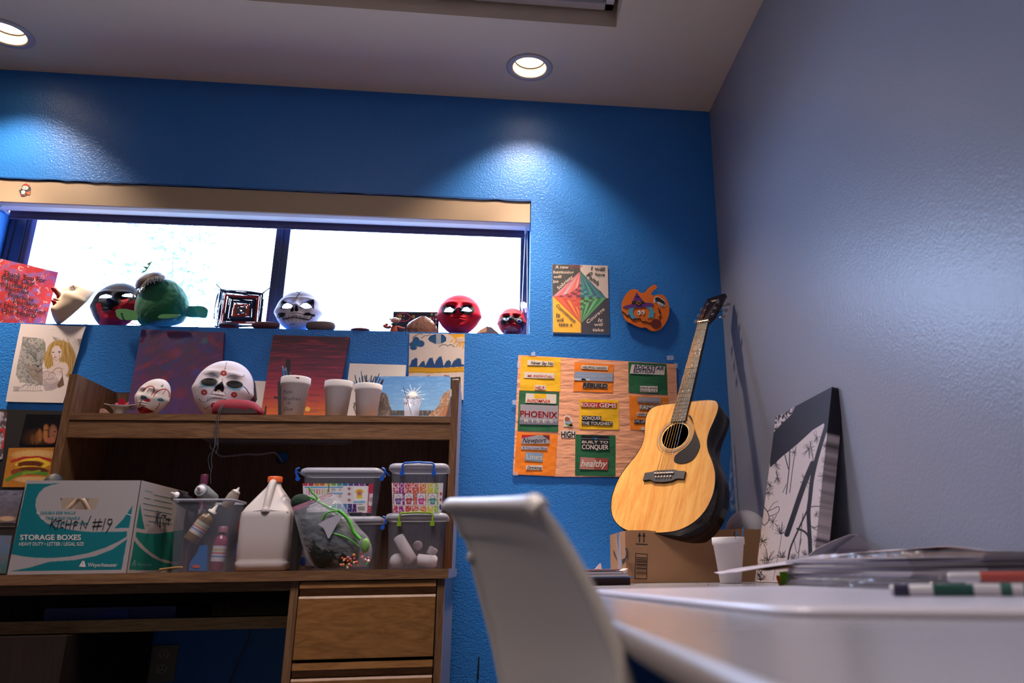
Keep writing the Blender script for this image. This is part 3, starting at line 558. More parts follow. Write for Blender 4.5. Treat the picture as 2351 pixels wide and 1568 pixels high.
o = panel('childs_painting', [PY(940, 765, -0.003), PY(1067, 767, -0.003), PY(1064, 918, -0.003), PY(937, 916, -0.003)], pt_kids, 'd8cbc6', 0.002, CANVV, label='white board painted with blue clouds, birds, trees and a yellow sun', cat='painting')
TAPE = mat('clear_tape', 'dfe6f5', 0.15, alpha=0.3, bump=0.6, bscale=250, bdist=0.002)
for q in ([(1965, 135), (2020, 137), (2020, 240), (1965, 238)], [(2195, 170), (2288, 165), (2288, 215), (2195, 222)], [(2225, 835), (2275, 835), (2270, 870), (2230, 872)]):
    t = MB(); t.slab(SY(-0.0032), q, 0.0004, 0.0003, TAPE, zH); t.build('tape', o)
WHITE_ART = mat('art_board_white', 'd9cfca', 0.6)
t = MB(); t.prism([PY(803, 834, -0.03), PY(932, 838, -0.03), PY(925, 955, -0.06), PY(788, 955, -0.06)], (0, 0.01, 0), WHITE_ART)
mp_ = SY(-0.0602); 
o = t.build('canvas_board', None, 'blank white canvas board leaning behind the foam cup of brushes', 'canvas')
t = MB(); s_ = S3(PY(803, 834, -0.03), PY(932, 838, -0.03), PY(925, 955, -0.06)); t.slab(s_, [(1035, 905), (1058, 900), (1060, 925), (1050, 960), (1060, 990), (1058, 1010), (1045, 985), (1030, 950), (1040, 935)], 0, 0.0006, col('6e6a6c'), zH); t.slab(s_, [(1054, 1000), (1062, 1000), (1062, 1025), (1054, 1022)], 0, 0.0006, col('b33a30'), zH); t.build('painted_mark', o)
t = MB(); t.prism([PY(585, 874, -0.018), PY(622, 876, -0.018), PY(610, 955, -0.06), PY(570, 955, -0.06)], (0, 0.01, 0), WHITE_ART); t.build('canvas_board', None, 'white canvas board showing between the flowered skull mask and the sunset painting', 'canvas')
def pt_purple(p):
    p.z = zG; n = fbm(p.x / 26 + p.y / 60, p.y / 26 - p.x / 40, 11); n2 = fbm(p.x / 34 - p.y / 40, p.y / 9 + p.x / 16, 5); n3 = fbm(p.x / 4, p.y / 9 + p.x / 12, 21)
    p.mix(np.clip((n - .45) * 3, 0, 1) * .8, '4a2a72'); p.mix(np.clip((n2 - .56) * 4, 0, 1) * np.clip(1 - (p.y - 760) / 260, .25, 1) * .6, '8e2238'); p.mix(np.clip((.38 - n2) * 6, 0, 1) * .7, '223a78'); p.mix(np.clip((n3 - .6) * 3, 0, 1) * .35, '21142e')
    for c in ((1145, 255, 50, 38, '2f6a7a'), (1240, 240, 40, 70, '8a2036'), (590, 790, 45, 50, '9c2a2a'), (1020, 690, 60, 40, '1c3c96'), (740, 430, 90, 60, '8a2a32'), (800, 980, 90, 70, '7c2030'), (300, 610, 130, 30, '8a2a48'), (850, 240, 160, 22, '2e4a8a')): p.ell(*c[:4], c[4], rot=-.4, a=.55, soft=.9)
def pt_edge_dark(p): pass
panel('abstract_canvas', [PY(325, 756, -0.012), PY(515, 763, -0.012), PY(501, 955, -0.075), PY(288, 955, -0.075)], pt_purple, '4c2752', 0.018, CANVV, label='purple and red abstract canvas leaning on the wall behind the clown face', cat='painting')
def pt_sunset(p):
    t = np.clip((p.y - 770) / 182, 0, 1); stops = [(0, '3a1226'), (.2, '4d1431'), (.45, '6d1738'), (.62, '93213c'), (.8, 'a83a34'), (.9, 'c25426'), (1, 'd06a22')]
    c = np.array([[np.interp(tt, [s[0] for s in stops], [lin(s[1])[k] for s in stops]) for k in range(3)] for tt in np.linspace(0, 1, 200)]); p.c = c[(t * 199).astype(int)]
    n = fbm(p.x / 45, p.y / 3.2, 31); p.mix(np.clip((n - .56) * 6, 0, 1) * .65 * (1 - t * .5), '2a1030'); p.mix(np.clip((.42 - n) * 6, 0, 1) * .4, 'b02244')
    p.z = zH; K = '16121e'
    p.line([(300, 440), (300, 620), (305, 700)], 11, K); p.line([(205, 680), (210, 1060)], 9, K); p.line([(150, 845), (205, 850)], 5, K); p.line([(52, 950), (42, 1040)], 4, K); p.line([(42, 1010), (20, 1030)], 5, K)
    p.ell(521, 975, 28, 25, 'e2b84a')
panel('sunset_canvas', [PY(627, 769, -0.012), PY(803, 774, -0.012), PY(768, 955, -0.08), PY(598, 955, -0.08)], pt_sunset, '6d1738', 0.015, CANVV, label='canvas of a dark red to orange sunset with black cactus', cat='painting')
def pt_canyon(p):
    t = np.clip((p.y - 866) / 80, 0, 1); p.mix(t * .75, '6f9cc0'); n = fbm(p.x / 14, p.y / 3, 4); p.mix(np.clip((n - .5) * 3, 0, 1) * .4, '7fb0d8')
    p.z = zH
    for a in np.linspace(0, 2 * PI, 14, endpoint=False):
        L = 95 if int(a * 7) % 2 else 140; p.line([(1703, 815), (1703 + L * math.cos(a), 815 - L * .85 * math.sin(a))], 1.3, 'e8ecec', .8)
    p.ell(1703, 815, 45, 38, 'f2eee6', soft=.7)
    p.fill([(1310, 1050), (1340, 800), (1365, 785), (1400, 800), (1425, 850), (1445, 930), (1470, 1000), (1500, 1050)], '4a3c36'); n2 = fbm(p.x / 2.2, p.y / 7, 9)
    w = p.inside([(1310, 1050), (1340, 800), (1365, 785), (1400, 800), (1425, 850), (1445, 930), (1470, 1000), (1500, 1050)]); p.mix(w * np.clip((n2 - .5) * 4, 0, 1) * .7, '8a7264')
    p.fill([(1455, 990), (1950, 988), (1950, 1050), (1455, 1050)], '2c2a2c'); w = p.inside([(1455, 990), (1950, 988), (1950, 1050), (1455, 1050)]); p.mix(w * np.clip((n2 - .6) * 4, 0, 1), '9a8d84')
    q = [(1870, 1055), (1940, 990), (2000, 930), (2015, 860), (2060, 790), (2120, 755), (2120, 1055)]; p.fill(q, '7d5a42'); w = p.inside(q); n4 = fbm(p.x / 3 + p.y / 3, p.y / 8 - p.x / 8, 13); p.mix(w * np.clip((n4 - .5) * 4, 0, 1) * .8, 'b09078'); p.fill([(1990, 1055), (2060, 960), (2120, 900), (2120, 1055)], '8c4c22', .7)
panel('canyon_canvas', [PY(862, 864, -0.18), PY(1034, 864, -0.18), PY(1034, 957, -0.22), PY(862, 957, -0.22)], pt_canyon, '3d78b8', 0.015, CANVV, label='canvas of a white starburst in blue sky between brown canyon cliffs', cat='painting')
# dark board with pictures to the left of the hutch
bo = thing('picture_board', 'black board of magazine pictures on the wall left of the hutch', 'board', PY(60, 1330, -0.002))
SB = SY(-0.004); mb = MB(); mb.slab(SB, [(16, 940), (175, 944), (120, 1345), (-60, 1345), (-60, 1330)], -0.003, 0.003, mat('black_board', '181517', 0.5)); mb.build('backing_card', bo)
mb = MB(); mb.slab(SY(-0.001), [(-60, 935), (18, 940), (-20, 1335), (-60, 1335)], 0, 0.001, mat('dim_card', '2a2224', 0.6)); mb.build('backing_card', bo)
def pic(name, quad, fn, base, lab):
    c = [PY(*zI(*q), -0.0052) for q in quad]; o = panel(name, c, fn, base, 0.001, GLOSSV, bo, label=lab); return o
def pt_face(p):
    p.z = zI; p.ell(310, 320, 90, 60, '3c2412', soft=1); 
    for (x, y, rx, ry, c) in ((395, 230, 22, 28, '8a5a34'), (390, 290, 20, 60, 'a06a3c'), (340, 300, 22, 55, '8a5a30'), (315, 320, 15, 50, '6b4522'), (280, 330, 18, 40, '5a3a20'), (455, 275, 35, 65, '8b5e48'), (430, 340, 45, 25, '9c5f48')): p.ell(x, y, rx, ry, c, soft=.5, a=.85)
    p.ell(470, 265, 10, 5, '1a1212'); p.line([(380, 250), (410, 252)], 1.5, '2a1c14'); p.line([(450, 300), (470, 300)], 1.2, '5c2c28')
pic('photo_print', [(225, 115), (530, 120), (465, 385), (165, 375)], pt_face, '0e0c10', 'dark picture of hands beside a face')
def pt_burger(p):
    p.z = zI; n = fbm(p.x / 5, p.y / 5, 3); p.mix(n * .6, 'b07a3a')
    p.ell(300, 470, 195, 52, 'b08a52', soft=.2); p.ell(300, 455, 160, 30, 'caa870', a=.6, soft=.8); p.line([(100, 520), (200, 490), (330, 485), (450, 510)], 6, '9c2c24'); p.line([(140, 545), (220, 510), (330, 500), (420, 540), (360, 565)], 7, 'd0b030')
    p.ell(260, 545, 110, 30, '5a2a18', soft=.2); p.line([(110, 600), (200, 570), (300, 570), (400, 590)], 7, 'c9a828'); p.ell(270, 600, 150, 35, '5b2c1a', soft=.2); p.ell(140, 612, 50, 30, '7a3c22'); p.line([(60, 680), (130, 640), (220, 610), (300, 620), (400, 625)], 8, '4d7a2c'); p.line([(200, 625), (340, 600)], 5, '7c9a3c', .7)
    p.ell(270, 645, 60, 14, 'b0522a'); p.ell(280, 675, 150, 28, 'b89a6c', soft=.3)
    p.mix(np.clip((fbm(p.x / 1.6, p.y / 1.6, 6) - .6) * 5, 0, 1) * .4, '2a1808')
pic('photo_print', [(75, 405), (465, 400), (410, 740), (18, 740)], pt_burger, '9c6420', 'picture of a double cheeseburger')
def pt_sea(p):
    n = fbm(p.x / 12, p.y / 5, 7); t = np.clip((p.y - 1125) / 80, 0, 1); p.mix((n * .8) * (1 - t), '8c90a8'); p.mix(t * n, '6f5c4a'); p.z = zI; p.ell(60, 1010, 70, 22, 'b59e84', a=.8, soft=.6); p.ell(60, 1060, 90, 16, '1c1a1c', a=.9)
pic('photo_print', [(-120, 765), (200, 768), (125, 1082), (-180, 1080)], pt_sea, '3a4262', 'picture of a grey shore under a blue sky')
def pt_low(p): n = fbm(p.x / 8, p.y / 6, 17); p.mix(np.clip((p.y - 1255) / 50, 0, 1), '2c5a64'); p.mix(np.clip((n - .5) * 3, 0, 1) * .6, '7c5a48')
pic('photo_print', [(-120, 1150), (105, 1155), (50, 1480), (-180, 1480)], pt_low, '4f6a92', 'picture of hills and water')
def pt_lf(p): p.z = zI; n = fbm(p.x / 7, p.y / 9, 19); p.mix(np.clip((n - .45) * 4, 0, 1), 'a8a4b0'); p.line([(0, 260), (30, 240), (45, 330), (20, 400)], 6, 'a33232')
pic('photo_print', [(-120, 80), (62, 98), (22, 500), (-120, 520)], pt_lf, '4a3c44', 'pale picture with red strokes')
mb = MB(); mb.slab(SY(-0.0012), [(1098, 1508), (1101, 1508), (1099, 1560), (1094, 1558)], 0, 0.0003, mat('marker_black', '0d1a1c', 0.5)); mb.build('marker_streak', None, 'short black marker streak on the blue wall beside the desk', 'mark', kind='thing')
# ------------------------------------------------------------------ masks
def mask(name, label, cen, a, b, paint, yaw=0, pitch=0, roll=0, depth=0.05, nose=0.02, eyes=None, holes=True, base='e8e0dc', local=False, cat='mask', asp=None, group=None, nr=56, nt=168, openeye=True, lips=0.006, chin=0.22, eyeh=0.12, foot=None, fs=0.1, relief=1.0):
    rr_, th = np.meshgrid(np.linspace(0, 1, nr + 1)[1:] ** 0.85, np.linspace(0, 2 * PI, nt, endpoint=False), indexing='ij'); r = rr_.ravel(); t = th.ravel()
    s = r * np.cos(t); v = r * np.sin(t); s = np.append(s, 0.0); v = np.append(v, 0.0); r = np.append(r, 0.0)
    w = depth * np.clip(1 - 0.998 * r ** 3.2, 0, 1) ** .62 * (1 - .16 * v ** 2); w0_ = w.copy()
    V0 = v; v = v - fs
    G = lambda x, y, sx, sy: np.exp(-((s - x) / sx) ** 2 - ((v - y) / sy) ** 2)
    ramp = np.clip((0.30 - v) / 0.42, 0, 1) * (1 / (1 + np.exp((-0.20 - v) * 40)))
    w += nose * 1.35 * ramp * np.exp(-(s / (0.10 + 0.06 * np.clip((0.2 - v) / .4, 0, 1))) ** 2) + nose * 0.3 * (G(-.1, -.13, .07, .06) + G(.1, -.13, .07, .06))
    w -= depth * 0.34 * (G(-.37, eyeh, .2, .13) + G(.37, eyeh, .2, .13)); w += depth * .14 * (G(-.36, eyeh + .2, .3, .09) + G(.36, eyeh + .2, .3, .09))
    w += 1.6 * lips * (G(0, -.42, .2, .035) + 1.1 * G(0, -.52, .17, .045) - .9 * G(0, -.465, .2, .018)); w += depth * .15 * G(0, -.78, .22, .14) + depth * .13 * (G(-.52, -.16, .2, .2) + G(.52, -.16, .2, .2))
    v = V0; w = w0_ + (w - w0_) * relief
    x = a * s * (1 - chin * np.clip(-v, 0, 1) ** 1.6 + .05 * np.exp(-((v + .08) / .13) ** 2)); y = b * v
    cy_, sy_ = math.cos(yaw), math.sin(yaw); cp, sp = math.cos(pitch), math.sin(pitch); cr, sr = math.cos(roll), math.sin(roll)
    U = np.array([x * cr - y * sr, x * sr + y * cr, w]).T           # local: right, up, out
    V = np.array([U[:, 0], -(U[:, 2] * cp - U[:, 1] * sp), U[:, 1] * cp + U[:, 2] * sp]).T   # pitch>0 faces up
    V = np.array([V[:, 0] * cy_ + V[:, 1] * sy_, -V[:, 0] * sy_ + V[:, 1] * cy_, V[:, 2]]).T + np.array(cen)
    if foot is not None: V[:, 2] += foot - V[:, 2].min()
    X, Y = proj(V)
    if local: p = Paint(s * 100, -v * 100, base)
    else: p = Paint(X, Y, base)
    paint(p)
    n0 = nt * nr; F = []
    dead = np.zeros(len(s), bool)
    if openeye:
        q = Paint(s * 100, -v * 100, base) if (local or eyes is None) else Paint(X, Y, base); q.z = p.z if not local and eyes is not None else z1
        E = eyes or [[(sx * (18 + 0), -100 * eyeh + 2) if False else (sx * c[0], -100 * eyeh + c[1]) for c in ((18, 4), (28, -7), (40, -9), (52, -4), (58, 2), (48, 8), (32, 9))] for sx in (-1, 1)]
        fx = q.x; fy = q.y
        def faces_in(idx):
            return idx
    for i in range(nr - 1):
        for j in range(nt):
            k = (j + 1) % nt; F.append((i * nt + j, i * nt + k, (i + 1) * nt + k, (i + 1) * nt + j))
    F = np.array(F); T = [(n0, j, (j + 1) % nt) for j in range(nt)]
    if openeye:
        c = Paint(fx[F].mean(1), fy[F].mean(1), base); c.z = q.z; kill = np.zeros(len(F), bool)
        for e in E: kill |= c.inside(e)
        F = F[~kill]
    o = vmesh(name, V, [tuple(f) for f in F] + [(T_[0], T_[2], T_[1]) for T_ in T], p.c, MASKV, label=label, cat=cat, group=group)
    md = o.modifiers.new('thickness', 'SOLIDIFY'); md.thickness = 0.0018; md.offset = 0
    return o, V
def pxmask(x0, y0, x1, y1, Y):
    c = PY((x0 + x1) / 2, (y0 + y1) / 2, Y); return c, np.linalg.norm(PY(x1, (y0 + y1) / 2, Y) - PY(x0, (y0 + y1) / 2, Y)) / 2, np.linalg.norm(PY((x0 + x1) / 2, y0, Y) - PY((x0 + x1) / 2, y1, Y)) / 2
SL = SILL
def paint_clown(p):
    p.z = z1
    R = '96201e'
    p.line(spl([(-34, -58), (-40, -44), (-46, -30)], 4), 4.5, R); p.line(spl([(-44, -4), (-38, 12), (-50, 28), (-40, 44), (-22, 50), (0, 46)], 5), 4.5, R)
    p.line(spl([(34, -58), (40, -44), (46, -30)], 4), 4.5, R)
    p.ell(0, 8, 15, 15, 'b3221f'); p.fill([(-24, 44), (-8, 36), (0, 40), (8, 36), (24, 44), (8, 58), (-8, 58)], 'b8241f')
c, a, b = pxmask(108, 650, 206, 748, 0.045)
mask('profile_mask', 'cream mask with red nose and lips turned side-on beside the red canvas', (PY(180, 700, 0.05)[0], 0.045, c[2] + 0.012), 0.082, 0.094, paint_clown, yaw=0.78, pitch=0.5, roll=0.0, depth=0.066, nose=0.03, local=True, base='dccbb2', lips=0.009, foot=SL + 0.0005)
def paint_dark(p):
    p.z = zC; R = 'b0142a'
    p.mix(np.ones(len(p.x)) * fbm(p.x / 9, p.y / 9, 2) * .25, '2a2a3c')
    p.fill(spl([(160, 940), (200, 905), (245, 930), (265, 1000), (310, 1075), (420, 1030), (480, 990), (600, 870), (700, 825), (750, 840), (720, 900), (620, 1000), (600, 1010), (700, 940), (800, 870), (880, 850), (880, 1000), (820, 1080), (860, 1240), (700, 1320), (230, 1320), (235, 1200), (200, 1090)], 5, True), R)
    p.fill([(370, 950), (430, 800), (500, 770), (640, 900), (560, 930), (470, 980)], '0e0d14')
    p.line(spl([(380, 1020), (450, 960), (560, 940), (600, 960)], 4), 3, '1c1216'); p.line(spl([(300, 1230), (450, 1100), (700, 1060)], 4), 2, '7a1020', .7)
c, a, b = pxmask(212, 645, 328, 748, 0.075)
mask('dark_mask', 'black mask with red patches over the lower face, behind the green figure', c, a, b * 1.06, paint_dark, pitch=0.1, depth=0.045, nose=0.022, base='15141f', foot=SL + 0.0005,
     eyes=[[(205, 822), (240, 780), (320, 748), (400, 758), (462, 785), (430, 812), (300, 820)], [(615, 778), (680, 745), (780, 738), (870, 760), (880, 800), (700, 798)]])
def paint_skull(p):
    p.z = zD; K = '15151c'; n = fbm(p.x / 8, p.y / 8, 4); p.mix(n * .3, 'b7aeb6')
    p.line(spl([(1430, 350), (1490, 375), (1520, 400), (1490, 440), (1472, 480)], 4), 2.0, K); p.line([(1520, 400), (1540, 370), (1600, 350)], 1.6, K); p.ell(1550, 420, 9, 7, K)
    p.fill([(1205, 655), (1210, 560), (1230, 515), (1270, 530), (1350, 545), (1420, 590), (1400, 640), (1300, 660)], K); p.fill([(1520, 600), (1590, 545), (1680, 515), (1770, 500), (1775, 560), (1770, 655), (1720, 640), (1600, 655), (1540, 640)], K)
    p.fill([(1370, 700), (1385, 640), (1420, 610), (1430, 640), (1430, 690), (1400, 710)], K); p.fill([(1445, 690), (1450, 620), (1465, 585), (1490, 600), (1508, 690), (1475, 705)], K)
    p.line(spl([(1150, 800), (1180, 740), (1240, 730), (1280, 745), (1230, 790)], 4), 3.6, K); p.fill([(1165, 800), (1200, 740), (1270, 735), (1230, 780), (1180, 820)], K)
    p.fill([(1570, 760), (1620, 725), (1690, 712), (1730, 740), (1790, 750), (1780, 790), (1700, 770), (1640, 770)], K)
    p.line(spl([(1245, 820), (1300, 820), (1400, 800), (1500, 810), (1600, 825), (1680, 840), (1740, 780)], 5), 2.6, K)
    for k, x in enumerate(range(1260, 1660, 22)): h = 30 + 14 * math.sin(k * 2.1); p.line([(x + 6, 815 - h), (x, 818), (x - 4, 818 + h)], 1.5, K, .9)
    for k in range(30): rs = random.Random(k); x = rs.choice([1180, 1240, 1640, 1700, 1750]) + rs.gauss(0, 30); y = rs.gauss(700, 60); p.line([(x, y), (x + rs.gauss(15, 10), y + rs.gauss(12, 12))], .8, '4a4650', .6)
    p.line([(1370, 920), (1440, 905), (1400, 915)], 1.6, '33323c'); p.line([(1620, 520), (1760, 500)], 2, K, .7)
c, a, b = pxmask(633, 666, 741, 759, 0.055)
mask('skull_mask', 'white mask painted as a black stitched skull, standing by the window mullion', c, a, b * 1.06, paint_skull, pitch=0.16, depth=0.045, nose=0.018, base='d8d0da', foot=SL + 0.0005,
     eyes=[[(1225, 625), (1260, 575), (1320, 555), (1380, 575), (1412, 605), (1385, 640), (1300, 648), (1240, 645)], [(1530, 605), (1580, 565), (1640, 555), (1700, 585), (1735, 628), (1680, 645), (1600, 645)]])
def paint_red(p):
    p.z = zE; K = '1c1620'; n = fbm(p.x / 8, p.y / 8, 6); p.mix(n * .2, '8c1020')
    for cx_ in (1285, 1492): p.ell(cx_, 465, 92, 62, K, rot=0, soft=.06)
    p.line([(1330, 655), (1400, 625), (1455, 655)], 2.2, '8c0f22', .6)
c, a, b = pxmask(1005, 678, 1104, 770, 0.055)
mask('red_mask', 'plain bright red mask with round black eye surrounds, near the right end of sill', c, a, b * 1.06, paint_red, pitch=0.14, depth=0.045, nose=0.022, base='c01630', foot=SL + 0.0005,
     eyes=[[(1220, 490), (1245, 450), (1295, 434), (1345, 465), (1320, 492)], [(1425, 478), (1455, 440), (1500, 433), (1556, 478), (1520, 490)]])
def paint_small(p):
    p.z = zE; K = '2c2a34'
    p.fill([(1880, 560), (1960, 525), (2080, 545), (2150, 560), (2150, 700), (2110, 640), (2060, 620), (2040, 580), (1990, 600), (1960, 640), (1900, 640)], K)
    p.ell(1955, 575, 34, 19, '93a9c8'); p.ell(1955, 572, 15, 14, '1b3f70'); p.ell(2105, 598, 32, 19, '93a9c8'); p.ell(2105, 597, 15, 14, '1b3f70')
    p.line([(1935, 475), (1930, 510)], 2, K); p.line([(1978, 475), (1970, 505)], 2, K); p.line([(2115, 500), (2120, 540)], 2, K)
    p.fill([(1925, 680), (1985, 655), (2010, 662), (2060, 668), (2095, 715), (2050, 720), (1980, 705)], 'c0707a'); p.line([(1925, 682), (2090, 716)], 1.2, '5a1c26')
    p.ell(2000, 622, 9, 7, '5e1018'); p.ell(2050, 628, 9, 7, '5e1018')
    p.fill([(1880, 640), (1900, 640), (1925, 720), (1920, 760), (1880, 720)], 'a8202c'); p.fill([(1930, 700), (1960, 705), (1955, 760), (1930, 760)], 'b58f9c')
    for x in (1950, 2000, 2050): p.line([(x, 722), (x + 3, 758)], 2.6, K)
c, a, b = pxmask(1143, 709, 1207, 771, 0.05)
mask('face_figure', 'small red face with black eye patches and pink lips behind the bead chain', c, a, b * 1.08, paint_small, pitch=0.05, yaw=0.1, depth=0.04, nose=0.014, base='b5202c', openeye=False, lips=0.008, nr=50, nt=150, foot=SL + 0.0005, cat='figurine')
def paint_sugar(p):
    p.z = zG; K = '22202c'
    for (x, y) in ((1408, 706), (1140, 970), (1552, 1003), (1275, 1150)):
        for t in np.linspace(0, 2 * PI, 8, endpoint=False): p.ell(x + 30 * math.cos(t + .2), y + 26 * math.sin(t + .2), 17, 13, '9e2a2c', rot=t)
        p.ell(x, y, 9, 8, 'c08c3a')
    for q in ([(1455, 560), (1440, 590), (1428, 645)], [(1130, 700), (1140, 720), (1200, 715), (1255, 705), (1300, 735), (1328, 758)], [(1458, 765), (1500, 738), (1560, 732), (1620, 748), (1670, 752), (1690, 740)], [(1388, 792), (1385, 825)], [(1275, 930), (1243, 972)], [(1410, 960), (1440, 995)], [(1077, 1072), (1100, 1095), (1150, 1104), (1200, 1075), (1260, 1055), (1385, 1055)], [(1145, 1180), (1160, 1200), (1180, 1185), (1200, 1165), (1220, 1168)]):
        p.line(spl(q, 5), 1.0, K)
    for (x, y) in ((1428, 648), (1328, 759), (1458, 768), (1388, 790), (1243, 974), (1440, 998), (1077, 1070), (1690, 742)): p.ell(x, y, 9, 9, K); p.ell(x, y, 5, 5, 'c9bcc2')
    for k, x in enumerate(range(1185, 1400, 21)): p.line([(x, 1085 - k * 3), (x + 5, 1040 - k * 2.5)], 1.0, K); p.line([(x - 6, 1100 - k * 2), (x + 2, 1070 - k * 2)], .9, K)
    p.ell(1205, 830, 135, 66, '6fa0be', rot=-.05); p.ell(1205, 818, 128, 58, 'd6cbd2'); p.ell(1208, 828, 118, 56, '0d0c10'); p.ell(1555, 880, 122, 62, '6fa0be', rot=.12); p.ell(1555, 866, 122, 58, 'd6cbd2'); p.ell(1558, 862, 118, 56, '0d0c10', rot=.08)
    for k in range(12): p.ell(1080 + k * 20, 888 + 6 * math.sin(k / 11 * 3), 10, 8, '6fa0be'); p.ell(1460 + k * 15, 905 + k * 3, 9, 8, '6fa0be')
    p.fill(spl([(1380, 822), (1400, 850), (1415, 930), (1390, 968), (1340, 935), (1300, 960), (1275, 935), (1310, 880)], 4, True), '1a1320'); p.fill([(1325, 935), (1352, 935), (1340, 1005)], 'c9983c')
c, a, b = pxmask(446, 832, 580, 962, -0.19)
mask('flower_skull_mask', 'large white skull mask with red flowers and blue-edged eyes on the hutch shelf', c, a, b * 1.05, paint_sugar, pitch=0.1, yaw=-0.12, roll=-0.1, depth=0.06, nose=0.014, relief=.65, base='d6cbd2', openeye=False, lips=0.003, nr=80, nt=230, foot=SH + 0.0005)
def paint_face(p):
    p.z = zG; R = '9c2430'
    p.line(spl([(300, 945), (350, 900), (400, 885), (440, 900), (445, 950), (410, 1010)], 5), 2.6, R); p.line(spl([(440, 1022), (490, 960), (560, 930), (620, 935), (650, 980), (648, 1030)], 5), 2.6, R)
    p.line([(345, 965), (385, 915)], 1.5, R); p.line([(560, 1000), (600, 940)], 1.5, R); p.line([(242, 1148), (262, 1100), (280, 1082)], 1.8, R); p.line([(475, 1200), (510, 1150), (522, 1115)], 1.8, R)
    for (x, y) in ((303, 1040), (535, 1072)):
        p.fill([(x - 52, y + 2), (x - 25, y - 22), (x + 20, y - 22), (x + 56, y + 12), (x + 20, y + 26), (x - 20, y + 22)], '3d7f98'); p.ell(x, y, 15, 13, '16151a'); p.ell(x, y - 1, 5, 5, 'd8d8d8')
    p.ell(352, 1080, 44, 27, 'a82a34'); p.fill([(218, 1190), (300, 1165), (340, 1180), (455, 1240), (330, 1258), (260, 1255), (235, 1225)], '94202c'); p.fill([(240, 1215), (270, 1200), (330, 1245), (265, 1250)], 'a84034'); p.line([(225, 1192), (330, 1225), (440, 1240)], 1, '5a1018')
    p.ell(555, 885, 18, 12, '6a6468'); p.ell(565, 868, 10, 5, '6a6468')
c, a, b = pxmask(308, 880, 396, 962, -0.22)
mask('clown_face', 'small white clown face with blue eyes and red lips, tilted on the hutch shelf', c, a * 1.0, b * 1.1, paint_face, pitch=0.12, yaw=0.30, roll=-0.14, fs=0.02, relief=.55, depth=0.04, nose=0.018, base='d9cdc8', openeye=False, lips=0.009, nr=64, nt=190, foot=SH + 0.0005, cat='figurine')
# black strap of the flowered mask
mb = MB(); mb.tube(spl([PY(*zG(1680, 885), -0.245), PY(*zG(1720, 920), -0.242), PY(*zG(1745, 960), -0.23), PY(*zG(1765, 995), -0.22)], 5), 0.0014, col('2c2238')); mb.build('mask_ribbon', None, 'dark ribbon hanging from the eye of the flowered skull mask', 'ribbon')
mb = MB(); mb.prism([PY(*zG(1790, 770), -0.17), PY(*zG(1835, 830), -0.17), PY(*zG(1850, 960), -0.17), PY(*zG(1860, 1060), -0.17), PY(*zG(1830, 1110), -0.17), PY(*zG(1730, 1080), -0.17), PY(*zG(1790, 950), -0.17)], (0, 0.012, 0), mat('dark_grey_foam', '3b3e48', 0.7)); 
o = mb.build('padded_band', None, 'dark grey padded band behind the right edge of flowered skull mask', 'band')
mb = MB(); rs = random.Random(4)
for k in range(26): q = PY(*zG(1835 + rs.gauss(0, 12), 1045 + rs.gauss(0, 28)), -0.1715); mb.ball(q, 0.0012, col('8c2434'), 5)
mb.build('red_speckles', o, kind='stuff')
# ------------------------------------------------------------------ red canvas
def pt_thank(p):
    n = fbm(p.x / 14, p.y / 9, 40); p.mix(np.clip((n - .5) * 5, 0, 1) * .8, '7a5a86'); n = fbm(p.x / 7 + 9, p.y / 10, 44); p.mix(np.clip((n - .55) * 6, 0, 1) * .6, 'd8523c'); rs = random.Random(12)
    p.mix(np.clip((p.x - 95) / 40, 0, 1) * np.clip((665 - p.y) / 40, 0, 1) * .8, '5c3272')
    for k in range(120):
        x, y = rs.uniform(-60, 132), rs.uniform(590, 745); a = rs.uniform(0, 6.28); L = rs.uniform(3, 13)
        p.line(spl([(x, y), (x + L * .5 * math.cos(a), y + L * .5 * math.sin(a)), (x + L * math.cos(a + .8), y + L * math.sin(a + .8))], 3), rs.uniform(.5, 1.5), rs.choice(['e6c8a0', 'eec9ae', '6d4a78', 'f0d8c0', 'e4a090']), .9)
tz = SL + 0.155
TLp, TRp = None, None
trc = PY(134, 625, 0.10); 
def onz_h(px, py, z): return PZ(px, py, z)
tlc = PZ(-70, 577, trc[2]); d_ = nrm([tlc[0] - trc[0], tlc[1] - trc[1], 0]); tlc = trc + d_ * 0.33
brc = np.array([trc[0] - 0.006, trc[1] - 0.004, SL]); blc = brc + d_ * 0.33
o = panel('message_canvas', [tlc, trc, brc, blc], pt_thank, 'bf2c26', 0.012, CANVV, label='red splattered canvas with a handwritten thank you message at the left end of sill', cat='painting')
st_ = S3(tlc, trc, brc); mb = MB(); INK = mat('black_ink', '1d1216', 0.5)
for body, p0, p1, h in (('Thank You For', (45, 470), (690, 590), 75), ('Being Our', (20, 520), (515, 640), 75), ('Beautiful', (-80, 590), (420, 690), 62), ('Faithful', (75, 690), (425, 765), 60), ('Fearless', (110, 775), (500, 870), 60), ('Leaders', (190, 875), (560, 950), 58), ('You Have Touched', (-150, 890), (680, 1060), 60), ('Our Hearts', (20, 1010), (545, 1110), 66)):
    mb.text(st_, body, p0, p1, h, 0.0012, INK, zB, bold=0.012, slant=0.15, jit=0.25)
mb.build('lettering', o)
